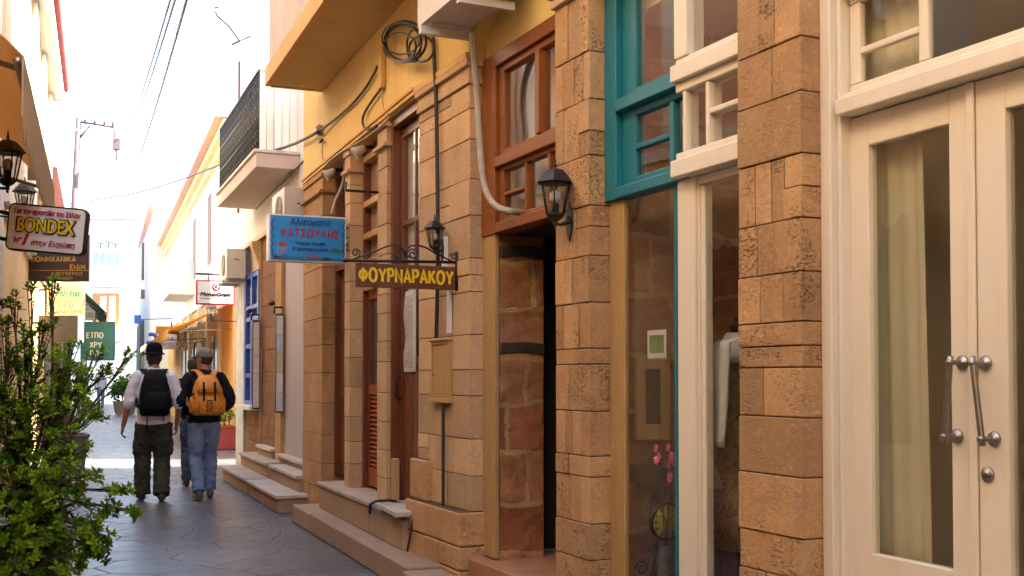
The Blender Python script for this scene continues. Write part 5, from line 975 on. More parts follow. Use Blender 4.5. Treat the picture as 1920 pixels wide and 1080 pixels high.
# ------------------------------------------------------------------ air conditioners
def ac_unit(corners_fn, label, fan=True, s=1.0, L=.8, H=.55, D=.3):
    """corners_fn(a, d, z) -> world; a 0..L along, d 0..D out to in, z 0..H"""
    r = thing('air_conditioner', corners_fn(L / 2, D / 2, 0), label, 'air conditioner', 'outdoor air conditioning units')
    def hx(mb, a0, a1, d0, d1, z0, z1, m=0): mb.hexa([corners_fn(a0, d0, z0), corners_fn(a1, d0, z0), corners_fn(a1, d1, z0), corners_fn(a0, d1, z0), corners_fn(a0, d0, z1), corners_fn(a1, d0, z1), corners_fn(a1, d1, z1), corners_fn(a0, d1, z1)], m)
    mb = MB(); hx(mb, 0, L, 0, D, .02, H); hx(mb, .05, .15, .04, D - .04, -.0, .019); hx(mb, L - .15, L - .05, .04, D - .04, -.0, .019)
    hx(mb, -.004, .0, D * .35, D * .72, H * .42, H * .72, 0); hx(mb, -.0055, -.0041, D * .40, D * .67, H * .64, H * .67, 1)
    mb.build('casing', [M['acwhite'], M['acdark']], r, bevel=.012)
    ca_ = corners_fn(L * .4, -.001, H * .52); nrm = (corners_fn(0, 0, 0) - corners_fn(0, 1, 0)).normalized()
    mb = MB(); mb.lathe(ca_, [(.001, .001), (H * .36, .001), (H * .36, .004), (H * .34, .006)], 28, 0, nrm); mb.build('fan_opening', M['acdark'], r)
    mb = MB(); ux = (corners_fn(1, 0, 0) - corners_fn(0, 0, 0)).normalized(); uz = Vector((0, 0, 1))
    for q in range(1, 7): mb.tube([ca_ + nrm * .009 + (ux * cos(t) + uz * sin(t)) * (H * .36 * q / 6) for t in [2 * pi * k / 28 for k in range(29)]], .003, 4)
    for q in range(4): t = q * pi / 4; e = (ux * cos(t) + uz * sin(t)) * H * .36; mb.tube([ca_ + nrm * .009 - e, ca_ + nrm * .009 + e], .003, 4)
    mb.build('fan_grille', M['acwhite'], r)
    for q in (.08, L - .12): mb = MB(); hx(mb, q, q + .04, -.02, D + .02, -.05, -.001); mb.build('bracket', M['acwhite'], r)
    return r
# the near unit, seen from below at the top of the frame
aAC0, zAC = SA.hit(872, 40, -.02); aAC1 = SA.a(818, -.02); dAC = SA.dat(aAC1, 782, 62)[0]
zU = SA.dat(aE0 + .2, 890, 62)[1]
aAC = 6.76; zAC = SA.dat(aAC, 783, 57)[1]; dAC0 = SA.dat(aAC, 783, 57)[0]
ac_unit(lambda a, d, z: SA.P(aAC - .84 + a, dAC0 + d, zAC + z), 'air conditioner seen from below at the top edge, above the cable coil', L=.84, H=.6, D=abs(dAC0) - .03)
aC2 = -1.52; zC2 = SG.dat(aC2, 560, 352)[1] - .50; dC2 = SG.dat(aC2, 533, 400)[0]
ac_unit(lambda a, d, z: SG.P(aC2 + a, dC2 + d, zC2 + z), 'air conditioner under the white balcony, just above the sea blue sign', L=.75, H=.5, D=abs(dC2) - .02)
aC3 = gE - .95; zC3 = SG.dat(aC3, 435, 524)[1]; dC3 = SG.dat(aC3, 425, 500)[0]
ac_unit(lambda a, d, z: SG.P(aC3 + a, dC3 + d, zC3 + z), 'air conditioner at the white house corner above the small red bordered sign', L=.8, H=.46, D=abs(dC3) - .03)
# ------------------------------------------------------------------ cables on the facade
def cable(name, pts, r, label, mt='rubber', smooth=4, cat='cable'):
    P_ = [Vector(p) for p in pts]; out = []
    for i in range(len(P_) - 1):
        p0 = P_[max(i - 1, 0)]; p1 = P_[i]; p2 = P_[i + 1]; p3 = P_[min(i + 2, len(P_) - 1)]
        for k in range(smooth): t = k / smooth; out.append(.5 * ((2 * p1) + (p2 - p0) * t + (2 * p0 - 5 * p1 + 4 * p2 - p3) * t * t + (3 * p1 - p0 - 3 * p2 + p3) * t ** 3))
    out.append(P_[-1]); mb = MB(); mb.tube(out, r, 8); o = mb.build(name, M[mt], fix=False); return tag(o, label, cat)
def wB(px, py, d=-.03): a, z = SB.hit(px, py, d); return SB.P(a, d, z)
def wA(px, py, d=-.03): a, z = SA.hit(px, py, d); return SA.P(a, d, z)
def wG(px, py, d=-.03): a, z = SG.hit(px, py, d); return SG.P(a, d, z)
coil = MB()
for (cx, cy, rx, ry, rr, ph) in ((760, 78, 39, 38, .010, .1), (757, 80, 33, 33, .009, .9), (776, 86, 13, 30, .008, 1.8), (750, 88, 30, 26, .008, 2.2), (790, 92, 23, 24, .009, .4), (752, 72, 36, 30, .007, 2.9)):
    pts = []
    for k in range(33):
        t = 2 * pi * k / 32; d = -.06 - .03 * sin(t + ph) - .012 * ph; pts.append(wB(cx + rx * cos(t), cy + ry * sin(t), d) if cx + rx * cos(t) < 781 else wA(cx + rx * cos(t), cy + ry * sin(t), d))
    coil.tube(pts, rr, 8)
o = coil.build('cable_coil', M['rubber'], fix=False); tag(o, 'tangled coil of black cable hung on the yellow wall under the air conditioner', 'cable coil')
m_ = MB(); a, z = SB.hit(722, 135, 0); m_.box(SB, a - .05, a + .05, -.05, -.006, z - .14, z + .2); o = m_.build('junction_box', M['yellow_trim'], bevel=.01); tag(o, 'yellow painted junction box on the plaster below the cable coil', 'junction box')
cable('wall_cable', [wA(812, 70, -.035), wA(815, 130), wA(818, 200), wA(820, 330), wA(821, 480), wA(819, 600), wA(818, 634)], .015, 'straight dark conduit running down the sandstone pier to the wooden meter box')
cable('wall_cable', [wA(831, 756), wA(831, 850), wA(831, 960), wA(833, 1000), wA(850, 1013), wA(872, 1026)], .012, 'black conduit from the meter box down to the foot of the pier')
cable('wall_cable', [wB(707, 125, -.05), wB(700, 140), wB(685, 165), wB(660, 195), wB(630, 222), wB(600, 245, -.06)], .012, 'dark cable sloping down the yellow plaster from the coil to the insulator')
p_ = wB(600, 245, -.06); cable('overhead_cable', [p_, p_.lerp(at(430, 305, 17), .3) - Vector((0, 0, .05)), at(430, 303, 17), at(330, 340, 22), at(240, 365, 27), at(122, 383, 33)], .016, 'long dark cable sagging across the lane from the yellow building corner')
cable('wall_cable', [wB(716, 165), wB(700, 185), wB(682, 215), wB(681, 235), wB(690, 242), wB(706, 236)], .011, 'dark cable looping on the yellow plaster over the tall doors')
cable('wall_cable', [wB(716, 150), wB(717, 190), wB(722, 210), wB(727, 214)], .005, 'thin pale cord below the yellow junction box', 'hose')
cable('wall_cable', [wB(604, 262, -.04), wG(585, 285, -.06), wG(560, 312, -.06), wG(520, 350, -.08), wG(480, 392, -.08)], .012, 'cable running under the white balcony along the white house')
cable('wall_cable', [wB(606, 265), wB(604, 290), wB(612, 305), wB(640, 285), wB(680, 262), wB(715, 236), wB(733, 217)], .007, 'thin grey cord along the yellow building moulding', 'hose')
cable('wall_cable', [wB(648, 300, .05), wB(645, 330, .05), wB(640, 352, .03), wB(628, 378, -.05), wB(622, 402, -.10)], .014, 'pale wrapped cable dropping to the top of the sea blue sign', 'hose')
m_ = MB(); q_ = wB(600, 245, -.03); m_.lathe(q_, [(.02, -.05), (.045, -.02), (.03, .0), (.05, .03), (.02, .06)], 10); o = m_.build('insulator', M['hose']); tag(o, 'small clay insulator at the yellow building corner', 'insulator')
cable('drain_hose', [wA(886, 62, -.12), wA(889, 110, -.06), wA(894, 170, -.03), wA(898, 240, -.03), wA(902, 300, -.03), wA(908, 345, -.03), wA(920, 375, -.02), wA(938, 391, .0), wA(958, 396, .04), wA(975, 398, dE + .03)], .021, 'grey flexible hose curving from the air conditioner into the brown window', 'hose', 10, 'hose')
cable('drain_cable', [wB(770, 967, -.17), wB(772, 985, -.2), wB(768, 1010, -.17), wB(764, 1033, -.15)], .009, 'short black cable hanging from the marble slab')
m_ = MB(); ps = [wB(x, y, d) for x, y, d in ((694, 962, -.14), (694, 945, -.15), (706, 939, -.15), (728, 938, -.12), (742, 940, -.05))]; m_.tube(ps, .012, 8); o = m_.build('door_stop_bar', M['black']); tag(o, 'bent black iron bar lying on the marble slab', 'iron bar')
m_ = MB(); b_ = SB.a(742, -.02); m_.box(SB, b_ - .05, b_ + .03, -.05, .0, .467, .80); o = m_.build('wooden_block', M['pine'], bevel=.008); tag(o, 'short upright raw wooden block standing on the marble slab', 'block')
m_ = MB(); m_.tube([wB(662, 352, -.01), wB(663, 356, -.25), wB(714, 358, .0)], .011, 6); m_ = MB(); e0 = SB.P(bG1 - .02, -.001, SB.z(714, 358)); e1 = e0 - SB.n * .27; m_.tube([e0, e1, e1 + Vector((0, 0, .07))], .012, 6); o = m_.build('iron_hook', M['black']); tag(o, 'bent iron hook sticking out between the tall door piers', 'hook')
def floodlight(a, z, label):
    r = thing('floodlight', SB.P(a, -.02, z), label, 'floodlight', 'small floodlights over the tall doors'); m_ = MB(); c = SB.P(a, -.02, z); ax_ = (-SB.n * .85 + SB.t * .1 + Vector((0, 0, -.55))).normalized()
    m_.lathe(c, [(.02, -.07), (.035, -.055), (.042, 0), (.058, .04), (.054, .045), (.01, .03)], 14, 0, ax_); m_.build('head', M['acwhite'], r); m_ = MB(); m_.tube([c, c + Vector((0, 0, .04)), SB.P(a, .18, z + .05)], .015, 6); m_.build('mount', M['black'], r)
floodlight((bG1 + bI0) / 2 + .1, 3.40, 'small grey floodlight under the moulding over the middle tall door'); floodlight((bI1 + bK0) / 2 + .1, 3.40, 'small grey floodlight under the moulding over the farthest tall door')
# meter box
a0, a1 = SA.a(848), SA.a(816); z0, z1 = SA.z(832, 755), SA.z(832, 634)
mbx = thing('meter_box', SA.P((a0 + a1) / 2, 0, z0), 'narrow pale wooden meter box fixed to the sandstone pier', 'meter box')
m_ = MB(); m_.box(SA, a0, a0 + .022, -.035, -.001, z0 + .03, z1 - .02); m_.box(SA, a1 - .022, a1, -.035, -.001, z0 + .03, z1 - .02); m_.box(SA, a0 - .012, a1 + .012, -.05, -.001, z0, z0 + .03); m_.box(SA, a0 - .012, a1 + .012, -.05, -.001, z1 - .02, z1); m_.box(SA, a0 + .023, a1 - .023, -.034, -.001, z1 - .045, z1 - .021); m_.build('frame', M['pale_wood'], mbx, bevel=.004)
m_ = MB(); m_.box(SA, a0 + .023, a1 - .023, -.026, -.002, z0 + .031, z1 - .046); dr_ = m_.build('door', M['pine'], mbx, bevel=.002); m_ = MB(); m_.ball(SA.P(a1 - .04, -.03, (z0 + z1) / 2 - .03), .006); m_.build('knob', M['black'], dr_)
# poster on the board door
bp0, bp1 = SB.a(779, .095), SB.a(760, .095); m_ = MB(); n = 12; gz0, gz1 = SB.z(770, 697, .095), SB.z(770, 545, .095)
for i in range(n): m_.hexa([SB.P(bp0, .084 - .006 * sin(i * .7), gz0 + (gz1 - gz0) * i / n), SB.P(bp1, .087 - .008 * sin(i * .9), gz0 + (gz1 - gz0) * i / n), SB.P(bp1, .0985, gz0 + (gz1 - gz0) * i / n), SB.P(bp0, .0985, gz0 + (gz1 - gz0) * i / n), SB.P(bp0, .084 - .006 * sin((i + 1) * .7), gz0 + (gz1 - gz0) * (i + 1) / n), SB.P(bp1, .087 - .008 * sin((i + 1) * .9), gz0 + (gz1 - gz0) * (i + 1) / n), SB.P(bp1, .0985, gz0 + (gz1 - gz0) * (i + 1) / n), SB.P(bp0, .0985, gz0 + (gz1 - gz0) * (i + 1) / n)])
ps_ = thing('poster', SB.P((bp0 + bp1) / 2, .14, gz0), 'long white printed poster hanging on the nearest tall door', 'poster'); m_.build('sheet', M['paper'], ps_)
m_ = MB(); r3 = random.Random(5)
for i in range(30):
    z = gz0 + .03 + (gz1 - gz0 - .06) * i / 30; q = bp0 + .02; 
    while q < bp1 - .03: w = r3.uniform(.02, .06); m_.box(SB, q, min(q + w, bp1 - .015), .0715, .0735, z, z + .006); q += w + r3.uniform(.01, .03)
m_.build('print_lines', M['greytext'], ps_)
# notice boards on the white house
for a_, lb_, m2 in ((G(531) - .02, 'narrow glazed notice board beside the lavender wall', 'signcream'), (G(487) - .0, 'narrow white notice board beside the blue window', 'paper')):
    r = thing('notice_board', SG.P(a_, -.05, 1.0), lb_, 'notice board', 'notice boards on the white house')
    m_ = MB(); m_.box(SG, a_ - .03, a_ + .03, -.105, -.005, .98, 2.22); m_.build('frame', M['black'], r, bevel=.006)
    for k in range(5): m_ = MB(); m_.box(SG, a_ - .036, a_ - .0305, -.095, -.015, 1.0 + k * .24, 1.236 + k * .24); m_.build('sheet', [M['flaking'], M['paper'], M['signcream'], M['flaking'], M['paper']][k] if m2 == 'signcream' else M['paper'], r)
    m_ = MB(); m_.tube([SG.P(a_, -.12, 2.22), SG.P(a_, -.12, 2.3), SG.P(a_, -.02, 2.3)], .015, 6); m_.lathe(SG.P(a_, -.15, 2.32), [(.02, 0), (.05, .02), (.03, .06)], 8); m_.build('lamp_arm', M['black'], r)
# antenna remains against the sky
m_ = MB(); m_.tube([at(404, 22, 16), at(407, 30, 16), at(428, 48, 16), at(449, 77, 16), at(470, 68, 16)], .012, 6); m_.tube([at(449, 77, 16), at(434, 84, 16)], .014, 6); m_.tube([at(402, 15, 16), at(409, 14, 16)], .012, 6); m_.tube([at(470, 68, 16), at(500, 52, 15.6), SG.P(1.0, .2, 7.0)], .004, 4); o = m_.build('broken_antenna', M['pole']); tag(o, 'bent antenna arm against the white sky, upper middle', 'antenna')

# ------------------------------------------------------------------ things in the shop window
dW = dS + .02
def cl(px, py, d): a, z = SA.hit(px, py, d); return SA.P(a, d, z), a, z
# card stuck on the glass
_, a0, z0 = cl(1249, 671, dW); _, a1, z1 = cl(1214, 620, dW)
r = thing('postcard', SA.P((a0 + a1) / 2, dW, z0), 'white bordered green picture card stuck on the shop glass', 'card'); m_ = MB(); m_.box(SA, a0, a1, dW, dW + .003, z0, z1); m_.build('card', M['paper'], r)
M['photo_green'] = surf('green_picture', (.10, .16, .05), (.30, .32, .16), 14, .5, bs=0); m_ = MB(); m_.box(SA, a0 + .02, a1 - .02, dW - .003, dW - .001, z0 + .025, z1 - .025); m_.build('picture', M['photo_green'], r)
# framed picture on the rubble wall
aw = aC0 - .05
def side(px, py): d, z = SA.dat(aw, px, py); return d, z
dA_, zA_ = side(1189, 826); dB_, zB_ = side(1252, 673)
r = thing('framed_picture', SA.P(aw, (dA_ + dB_) / 2, zA_), 'pale wood framed dark picture hanging inside the teal shop window', 'picture'); m_ = MB(); fw = .055
m_.box(SA, aw - .03, aw, dA_, dA_ + fw, zA_, zB_); m_.box(SA, aw - .03, aw, dB_ - fw, dB_, zA_, zB_); m_.box(SA, aw - .03, aw, dA_ + fw, dB_ - fw, zA_, zA_ + fw + .03); m_.box(SA, aw - .03, aw, dA_ + fw, dB_ - fw, zB_ - fw, zB_); m_.build('frame', M['pine'], r, bevel=.006)
M['photo_dark'] = surf('dark_picture', (.05, .035, .03), (.12, .075, .05), 9, .4, bs=0); m_ = MB(); m_.box(SA, aw - .015, aw - .001, dA_ + fw, dB_ - fw, zA_ + fw + .03, zB_ - fw); m_.build('picture', M['photo_dark'], r)
m_ = MB(); d0, z0 = side(1170, 893); m_.box(SA, aC0 - .30, aC0 - .03, dS + .1, 1.6, z0 - .03, z0 + .06); o = m_.build('wall_shelf', M['darkbrown'], bevel=.004); tag(o, 'dark wall shelf under the framed picture in the shop window', 'shelf')
# pink flowers
fc = SA.P(aC0 - .42, SA.dat(aC0 - .42, 1250, 862)[0], SA.dat(aC0 - .42, 1250, 862)[1]); r = thing('pink_flowers', fc - Vector((0, 0, .5)), 'spray of pink artificial flowers inside the teal shop window', 'flowers'); m_ = MB(); st = MB(); r4 = random.Random(8)
for k in range(13):
    c = fc + Vector((r4.gauss(0, .03), r4.gauss(0, .045), r4.gauss(0, .045)))
    for q in range(5): t = 2 * pi * q / 5 + k; m_.ball(c + Vector((.0, .012 * cos(t), .012 * sin(t))), .010, 6, 5, 0, (.5, 1, 1), r4.uniform(-.2, .3))
    st.tube([c, c.lerp(fc - Vector((0, 0, .25)), .6), fc - Vector((0, -.02, .5))], .002, 4)
m_.build('bloom', M['petal'], r); st.build('stem', M['bark'], r)
m_ = MB(); m_.lathe(fc - Vector((0, -.02, fc.z - .20)), [(.05, -.04), (.09, 0), (.08, .12), (.04, fc.z - .20 - .42)], 14); o = m_.build('flower_vase', M['darkbrown']); tag(o, 'dark tall vase holding the pink flowers in the shop window', 'vase')
# clock on a scrolled iron stand
cc_d, cc_z = SA.dat(aC0 - .40, 1249, 978); cc = SA.P(aC0 - .40, cc_d, cc_z); r = thing('clock_stand', (cc.x, cc.y, .14), 'yellow faced clock on a scrolled iron stand low in the shop window', 'clock'); R_ = .085
m_ = MB(); m_.lathe(cc, [(.001, -.02), (R_, -.02), (R_ * 1.12, -.01), (R_ * 1.12, .012), (R_ * .98, .014), (R_ * .97, .004), (.001, .004)], 28, 0, -SA.t); m_.build('case', M['black'], r)
M['dial'] = surf('yellow_dial', (.50, .40, .06), (.42, .33, .05), 9, .5, bs=0); m_ = MB(); m_.lathe(cc - SA.t * .005, [(.001, 0), (R_ * .96, 0), (R_ * .96, .003), (.001, .003)], 28, 0, -SA.t); dl = m_.build('dial', M['dial'], r)
m_ = MB(); f_ = cc - SA.t * .010
for k in range(12): t = k * pi / 6; v = SA.n * cos(t) + Vector((0, 0, sin(t))); m_.tube([f_ + v * R_ * .66, f_ + v * R_ * .9], .003, 4)
m_.tube([f_, f_ + (SA.n * -.45 + Vector((0, 0, .42))) * R_], .003, 4); m_.tube([f_, f_ + (SA.n * .55 + Vector((0, 0, .42))) * R_], .003, 4); m_.build('hand', M['black'], dl)
m_ = MB()
for s_ in (-1, 1):
    m_.tube([cc + SA.n * .05 * s_ + Vector((0, 0, -.09)), cc + SA.n * .09 * s_ + Vector((0, 0, -.25)), cc + SA.n * .16 * s_ + Vector((0, 0, -.5)), SA.P(aC0 - .40, cc_d + .2 * s_, .142)], .006, 6)
    for q, (du, dz, rr) in enumerate(((.07, -.14, .035), (.14, -.22, .04), (.05, .12, .03), (.09, -.38, .045))):
        c = cc + SA.n * du * s_ + Vector((0, 0, dz)); m_.tube([c + SA.n * (s_ * rr * (1 - .75 * i / 20) * cos(i * .42)) + Vector((0, 0, rr * (1 - .75 * i / 20) * sin(i * .42))) for i in range(21)], .004, 5)
m_.tube([cc + Vector((0, 0, -.09)), SA.P(aC0 - .40, cc_d, .142)], .007, 6); m_.build('stand', M['black'], r)
# dressed stand with pale scarf behind the cream glass
dM_ = .45; mc, ma, mz = cl(1386, 700, dM_); mc = SA.P(ma, dM_, 0); r = thing('dress_form', SA.P(ma, dM_, .14), 'dress form in a patterned brown dress behind the cream framed glass', 'dress form')
M['dress'] = surf('patterned_dress', (.46, .30, .20), (.16, .09, .07), 26, .8, bs=.1, dist=1.5)
def ell(rx, ry, z, cx=0, cy=0, n=20, wob=0): return [mc + Vector((cx + rx * cos(t) * (1 + wob * sin(5 * t)), cy + ry * sin(t) * (1 + wob * cos(6 * t)), z)) for t in [2 * pi * k / n for k in range(n)]]
m_ = MB(); m_.loft([ell(.22, .25, .62, wob=.05), ell(.20, .22, .85, wob=.04), ell(.15, .18, 1.08, wob=.02), ell(.12, .14, 1.24), ell(.13, .17, 1.38), ell(.12, .19, 1.50), ell(.07, .12, 1.57), ell(.045, .05, 1.60)]); m_.build('dress', M['dress'], r)
m_ = MB(); m_.lathe(mc + Vector((0, 0, 1.58)), [(.045, 0), (.045, .07), (.055, .09), (.02, .13)], 12); m_.tube([mc + Vector((0, 0, .16)), mc + Vector((0, 0, .66))], .02, 8); m_.lathe(mc + Vector((0, 0, .142)), [(.18, 0), (.17, .02), (.03, .04)], 16); m_.build('stand', M['black'], r)
m_ = MB(); m_.loft([ell(.15, .20, 1.49, wob=.05), ell(.15, .19, 1.525, wob=.05), ell(.105, .13, 1.57, wob=.04), ell(.075, .085, 1.605), ell(.06, .065, 1.635)], cap=False)
hang = [];
ht, hb = cl(1354, 642, .21)[0], cl(1342, 838, .21)[0]
for k in range(13):
    c_ = ht.lerp(hb, k / 12) + SA.t * (.012 * sin(k * .5)); w_ = .055 + .012 * sin(k * .45) + .004 * k / 12
    hang.append([c_ + SA.t * u + SA.n * v for u, v in ((-w_, 0), (-w_ * .4, -.012), (w_ * .3, .004), (w_, -.006), (w_, .004), (w_ * .3, .014), (-w_ * .4, -.002), (-w_, .010))])
hang.insert(0, [ht + SA.t * (u * 1.3 - .05) + SA.n * (v + .06) + Vector((0, 0, .03)) for u, v in ((-.06, 0), (-.03, -.012), (.02, .004), (.06, -.006), (.06, .004), (.02, .014), (-.03, -.002), (-.06, .010))])
m_.loft(hang, 0, True); o = m_.build('scarf', M['signwhite'], mods=[('SOLIDIFY', dict(thickness=.006))]); tag(o, 'long pale knitted scarf draped on the dress form', 'scarf')
m_ = MB(); m_.box(SA, ma - .45, ma + .5, dM_ + .25, dM_ + .9, .142, .55); m_.box(SA, ma - .48, ma + .53, dM_ + .2, dM_ + .95, .551, .58); o = m_.build('display_table', M['dark_wood'], bevel=.008); tag(o, 'low dark display table behind the dress form', 'table')
m_ = MB(); c = SA.P(SA.a(1340, .5), .45, .15); m_.tube([c + Vector((.07 * cos(t), .09 * sin(t), .03 + .02 * sin(2 * t))) for t in [2 * pi * k / 20 for k in range(18)]], .012, 6); o = m_.build('belt', M['black']); tag(o, 'black looped belt lying on the display floor behind the cream framed glass', 'belt')
# curtain behind the white door
m_ = MB(); n = 60; ca0, ca1 = SA.a(1748, dL + .10), SA.a(1575, dL + .10)
rows = []
for z, k in ((.20, 1.0), (.9, .99), (1.6, .96), (2.4, .93), (3.2, .92)):
    rows.append([SA.P(ca1 - (ca1 - ca0) * (i / n) * k, dL + .10 + .006 * sin(i * .62) * (.5 + .5 * sin(i * .21) ** 2), z) for i in range(n + 1)])
vs_ = [p for q in rows for p in q]; m_.add(vs_, [(j * (n + 1) + i, j * (n + 1) + i + 1, (j + 1) * (n + 1) + i + 1, (j + 1) * (n + 1) + i) for j in range(len(rows) - 1) for i in range(n)], 0, True)
M['curtain'] = surf('pale_curtain', (.62, .58, .46), (.56, .52, .40), 2, .9, bs=.05); o = m_.build('curtain', M['curtain'], mods=[('SOLIDIFY', dict(thickness=.004))]); tag(o, 'pale yellowish curtain hanging behind the left leaf of the white door', 'curtain')
M['room_tile'] = surf('dark_patterned_tile', (.10, .07, .055), (.05, .035, .03), 7, .4, dist=1.0); m_ = MB(); m_.box(SA, seamA - .9, aCas - .1, 1.5, 1.56, .142, 1.5); m_.box(SA, seamA - .9, aCas - .1, 1.49, 1.57, 1.501, 1.54, 1); o = m_.build('room_screen', [M['room_tile'], M['greybox']]); tag(o, 'dark patterned screen with a grey rail inside behind the white door', 'screen')

# ------------------------------------------------------------------ plants
def leaf_geo(mb, c, d, up, L, w, t, m=0):
    d = d.normalized(); s = d.cross(up)
    if s.length < 1e-3: s = Vector((1, 0, 0))
    s.normalize(); n = s.cross(d)
    p = [c, c + d * L * .35 + s * w * .5 + n * w * .12, c + d * L * .72 + s * w * .42 + n * w * .1, c + d * L + n * -.1 * L, c + d * L * .72 - s * w * .42 + n * w * .1, c + d * L * .35 - s * w * .5 + n * w * .12, c + d * L * .5 - n * w * .02]
    mb.add(p, [(0, 1, 6), (1, 2, 6), (2, 3, 6), (3, 4, 6), (4, 5, 6), (5, 0, 6)], m, True, t)
def shrub(name, label, base, sprays, leafmt, rng, L=.045, w=.02, group=None, per=9, inner=0, cat='shrub', twig=.004):
    """sprays: list of (tip, radius, n tips): twigs grow from the base towards each tip and end in leaf whorls"""
    r = thing(name, base, label, cat, group); lf = MB(); tw = MB(); base = Vector(base)
    for tip, rad, nt in sprays:
        tip = Vector(tip); mid = base.lerp(tip, .5) + Vector((rng.uniform(-.1, .1), rng.uniform(-.1, .1), .12)); 
        tw.tube([base + Vector((rng.uniform(-.06, .06), rng.uniform(-.06, .06), 0)), mid, tip], [twig * 2.6, twig * 1.7, twig * .7], 5)
        for k in range(nt):
            v = Vector((rng.gauss(0, 1), rng.gauss(0, 1), rng.gauss(0, 1))).normalized(); c = tip + Vector((v.x, v.y, v.z * .9)) * rad * rng.random() ** .45
            st = tip.lerp(mid, rng.random() * .8); out = (c - st); 
            if out.length < .02: continue
            o_ = (out.normalized() + Vector((0, 0, .55))).normalized(); tw.tube([st, st.lerp(c, .6) + Vector((0, 0, -.01)), c], [twig * .6, twig * .5, twig * .35], 4)
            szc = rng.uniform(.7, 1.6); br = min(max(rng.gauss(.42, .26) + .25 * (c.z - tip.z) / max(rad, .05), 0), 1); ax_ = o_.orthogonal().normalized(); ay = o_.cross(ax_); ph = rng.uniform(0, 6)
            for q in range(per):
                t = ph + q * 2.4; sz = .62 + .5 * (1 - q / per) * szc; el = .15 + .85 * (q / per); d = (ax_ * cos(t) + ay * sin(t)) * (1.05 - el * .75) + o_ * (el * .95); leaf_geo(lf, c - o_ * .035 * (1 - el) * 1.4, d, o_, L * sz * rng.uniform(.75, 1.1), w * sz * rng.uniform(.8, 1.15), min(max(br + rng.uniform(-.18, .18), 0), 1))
            if out.length > .08:
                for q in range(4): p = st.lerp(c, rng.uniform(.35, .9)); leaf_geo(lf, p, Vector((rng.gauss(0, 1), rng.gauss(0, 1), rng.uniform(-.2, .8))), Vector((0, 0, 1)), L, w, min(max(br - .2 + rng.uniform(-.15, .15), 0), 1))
    lf.build('foliage', leafmt, r, fix=False); tw.build('stem', M['bark'], r, fix=False); return r
r5 = random.Random(33)
DB = 7.0; bb_ = ground(40, 1040); bb_ = Vector((bb_.x, bb_.y, .42)); base = at(35, 1150, DB + .2); base.z = .45
spr = []
for px, py, dep, rad_px, nt in (
    (30, 1010, 6.9, 95, 75), (110, 985, 6.8, 80, 60), (60, 900, 7.0, 85, 62), (20, 830, 7.1, 75, 50), (120, 905, 6.8, 60, 40), (80, 1060, 6.7, 90, 60), (165, 1000, 6.7, 48, 26),
    (60, 800, 7.1, 66, 40), (15, 740, 7.2, 60, 34), (100, 760, 7.2, 58, 34), (60, 700, 7.3, 46, 24), (20, 660, 7.3, 44, 20), (110, 690, 7.3, 44, 22), (150, 720, 7.3, 40, 18), (170, 780, 7.2, 32, 12),
    (45, 625, 7.4, 28, 9), (85, 600, 7.4, 26, 8), (25, 560, 7.4, 26, 8), (60, 540, 7.5, 18, 5), (98, 525, 7.5, 20, 7), (12, 600, 7.4, 26, 8), (75, 655, 7.4, 24, 8), (140, 640, 7.5, 16, 5),
    (205, 690, 7.4, 26, 9), (248, 662, 7.5, 17, 6), (225, 720, 7.4, 14, 4), (180, 655, 7.5, 20, 6),
    (180, 885, 6.6, 18, 5), (228, 918, 6.6, 22, 8), (262, 958, 6.5, 16, 5), (205, 950, 6.6, 26, 8), (190, 1030, 6.6, 28, 9), (150, 1055, 6.6, 34, 12), (205, 1010, 6.6, 16, 4), (10, 930, 6.8, 70, 40), (130, 835, 7.0, 44, 22)):
    spr.append((at(px, py, dep), rad_px / FPX * dep, int(nt * .92)))
pot_z = .50
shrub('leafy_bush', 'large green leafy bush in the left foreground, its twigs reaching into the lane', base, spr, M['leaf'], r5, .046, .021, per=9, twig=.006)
def planter(name, c, w, h, mt, label, taper=.8, leg=.06, n=4):
    r = thing(name, (c.x, c.y, 0), label, 'planter', 'planters in the lane'); m_ = MB()
    def rg(s, z): return [Vector((c.x + s * sx, c.y + s * sy, z)) for sx, sy in ((-1, -1), (1, -1), (1, 1), (-1, 1))]
    m_.loft([rg(w / 2 * taper, leg), rg(w / 2, leg + h), rg(w / 2 * 1.06, leg + h), rg(w / 2 * 1.06, leg + h + .04), rg(w / 2 * .9, leg + h + .04), rg(w / 2 * .88, leg + h - .03)], 0, False); m_.build('pot', mt, r, bevel=.006)
    if leg > .01:
        for sx in (-1, 1):
            for sy in (-1, 1): m_ = MB(); m_.box(WORLD, c.x + sx * w * .3 - .03, c.x + sx * w * .3 + .03, c.y + sy * w * .3 - .03, c.y + sy * w * .3 + .03, .0005, leg - .001); m_.build('foot', mt, r)
    m_ = MB(); m_.box(WORLD, c.x - w * .43, c.x + w * .43, c.y - w * .43, c.y + w * .43, leg + h - .06, leg + h + .005); m_.build('soil', M['soil'], r); return r
planter('planter', Vector((base.x, base.y, 0)), .62, .36, M['pot'], 'square grey planter under the big foreground bush, at the bottom left edge', leg=.04)
pc = ground(122, 905); planter('planter', Vector((pc.x, pc.y, 0)), .55, .50, M['pot'], 'tapered grey planter on short feet at the left, behind the foreground bush', leg=.12)
sp2 = [(at(120, 790, 15.8), .28, 26), (at(150, 740, 15.9), .22, 18), (at(110, 730, 16), .25, 18), (at(150, 690, 16), .2, 12), (at(120, 660, 16), .2, 10), (at(172, 765, 15.7), .12, 6), (at(90, 770, 15.8), .3, 20)]
shrub('potted_shrub', 'green shrub growing in the tapered grey planter, half behind the foreground bush', Vector((pc.x, pc.y, .62)), sp2, M['leaf'], r5, .075, .035, per=8, twig=.006)
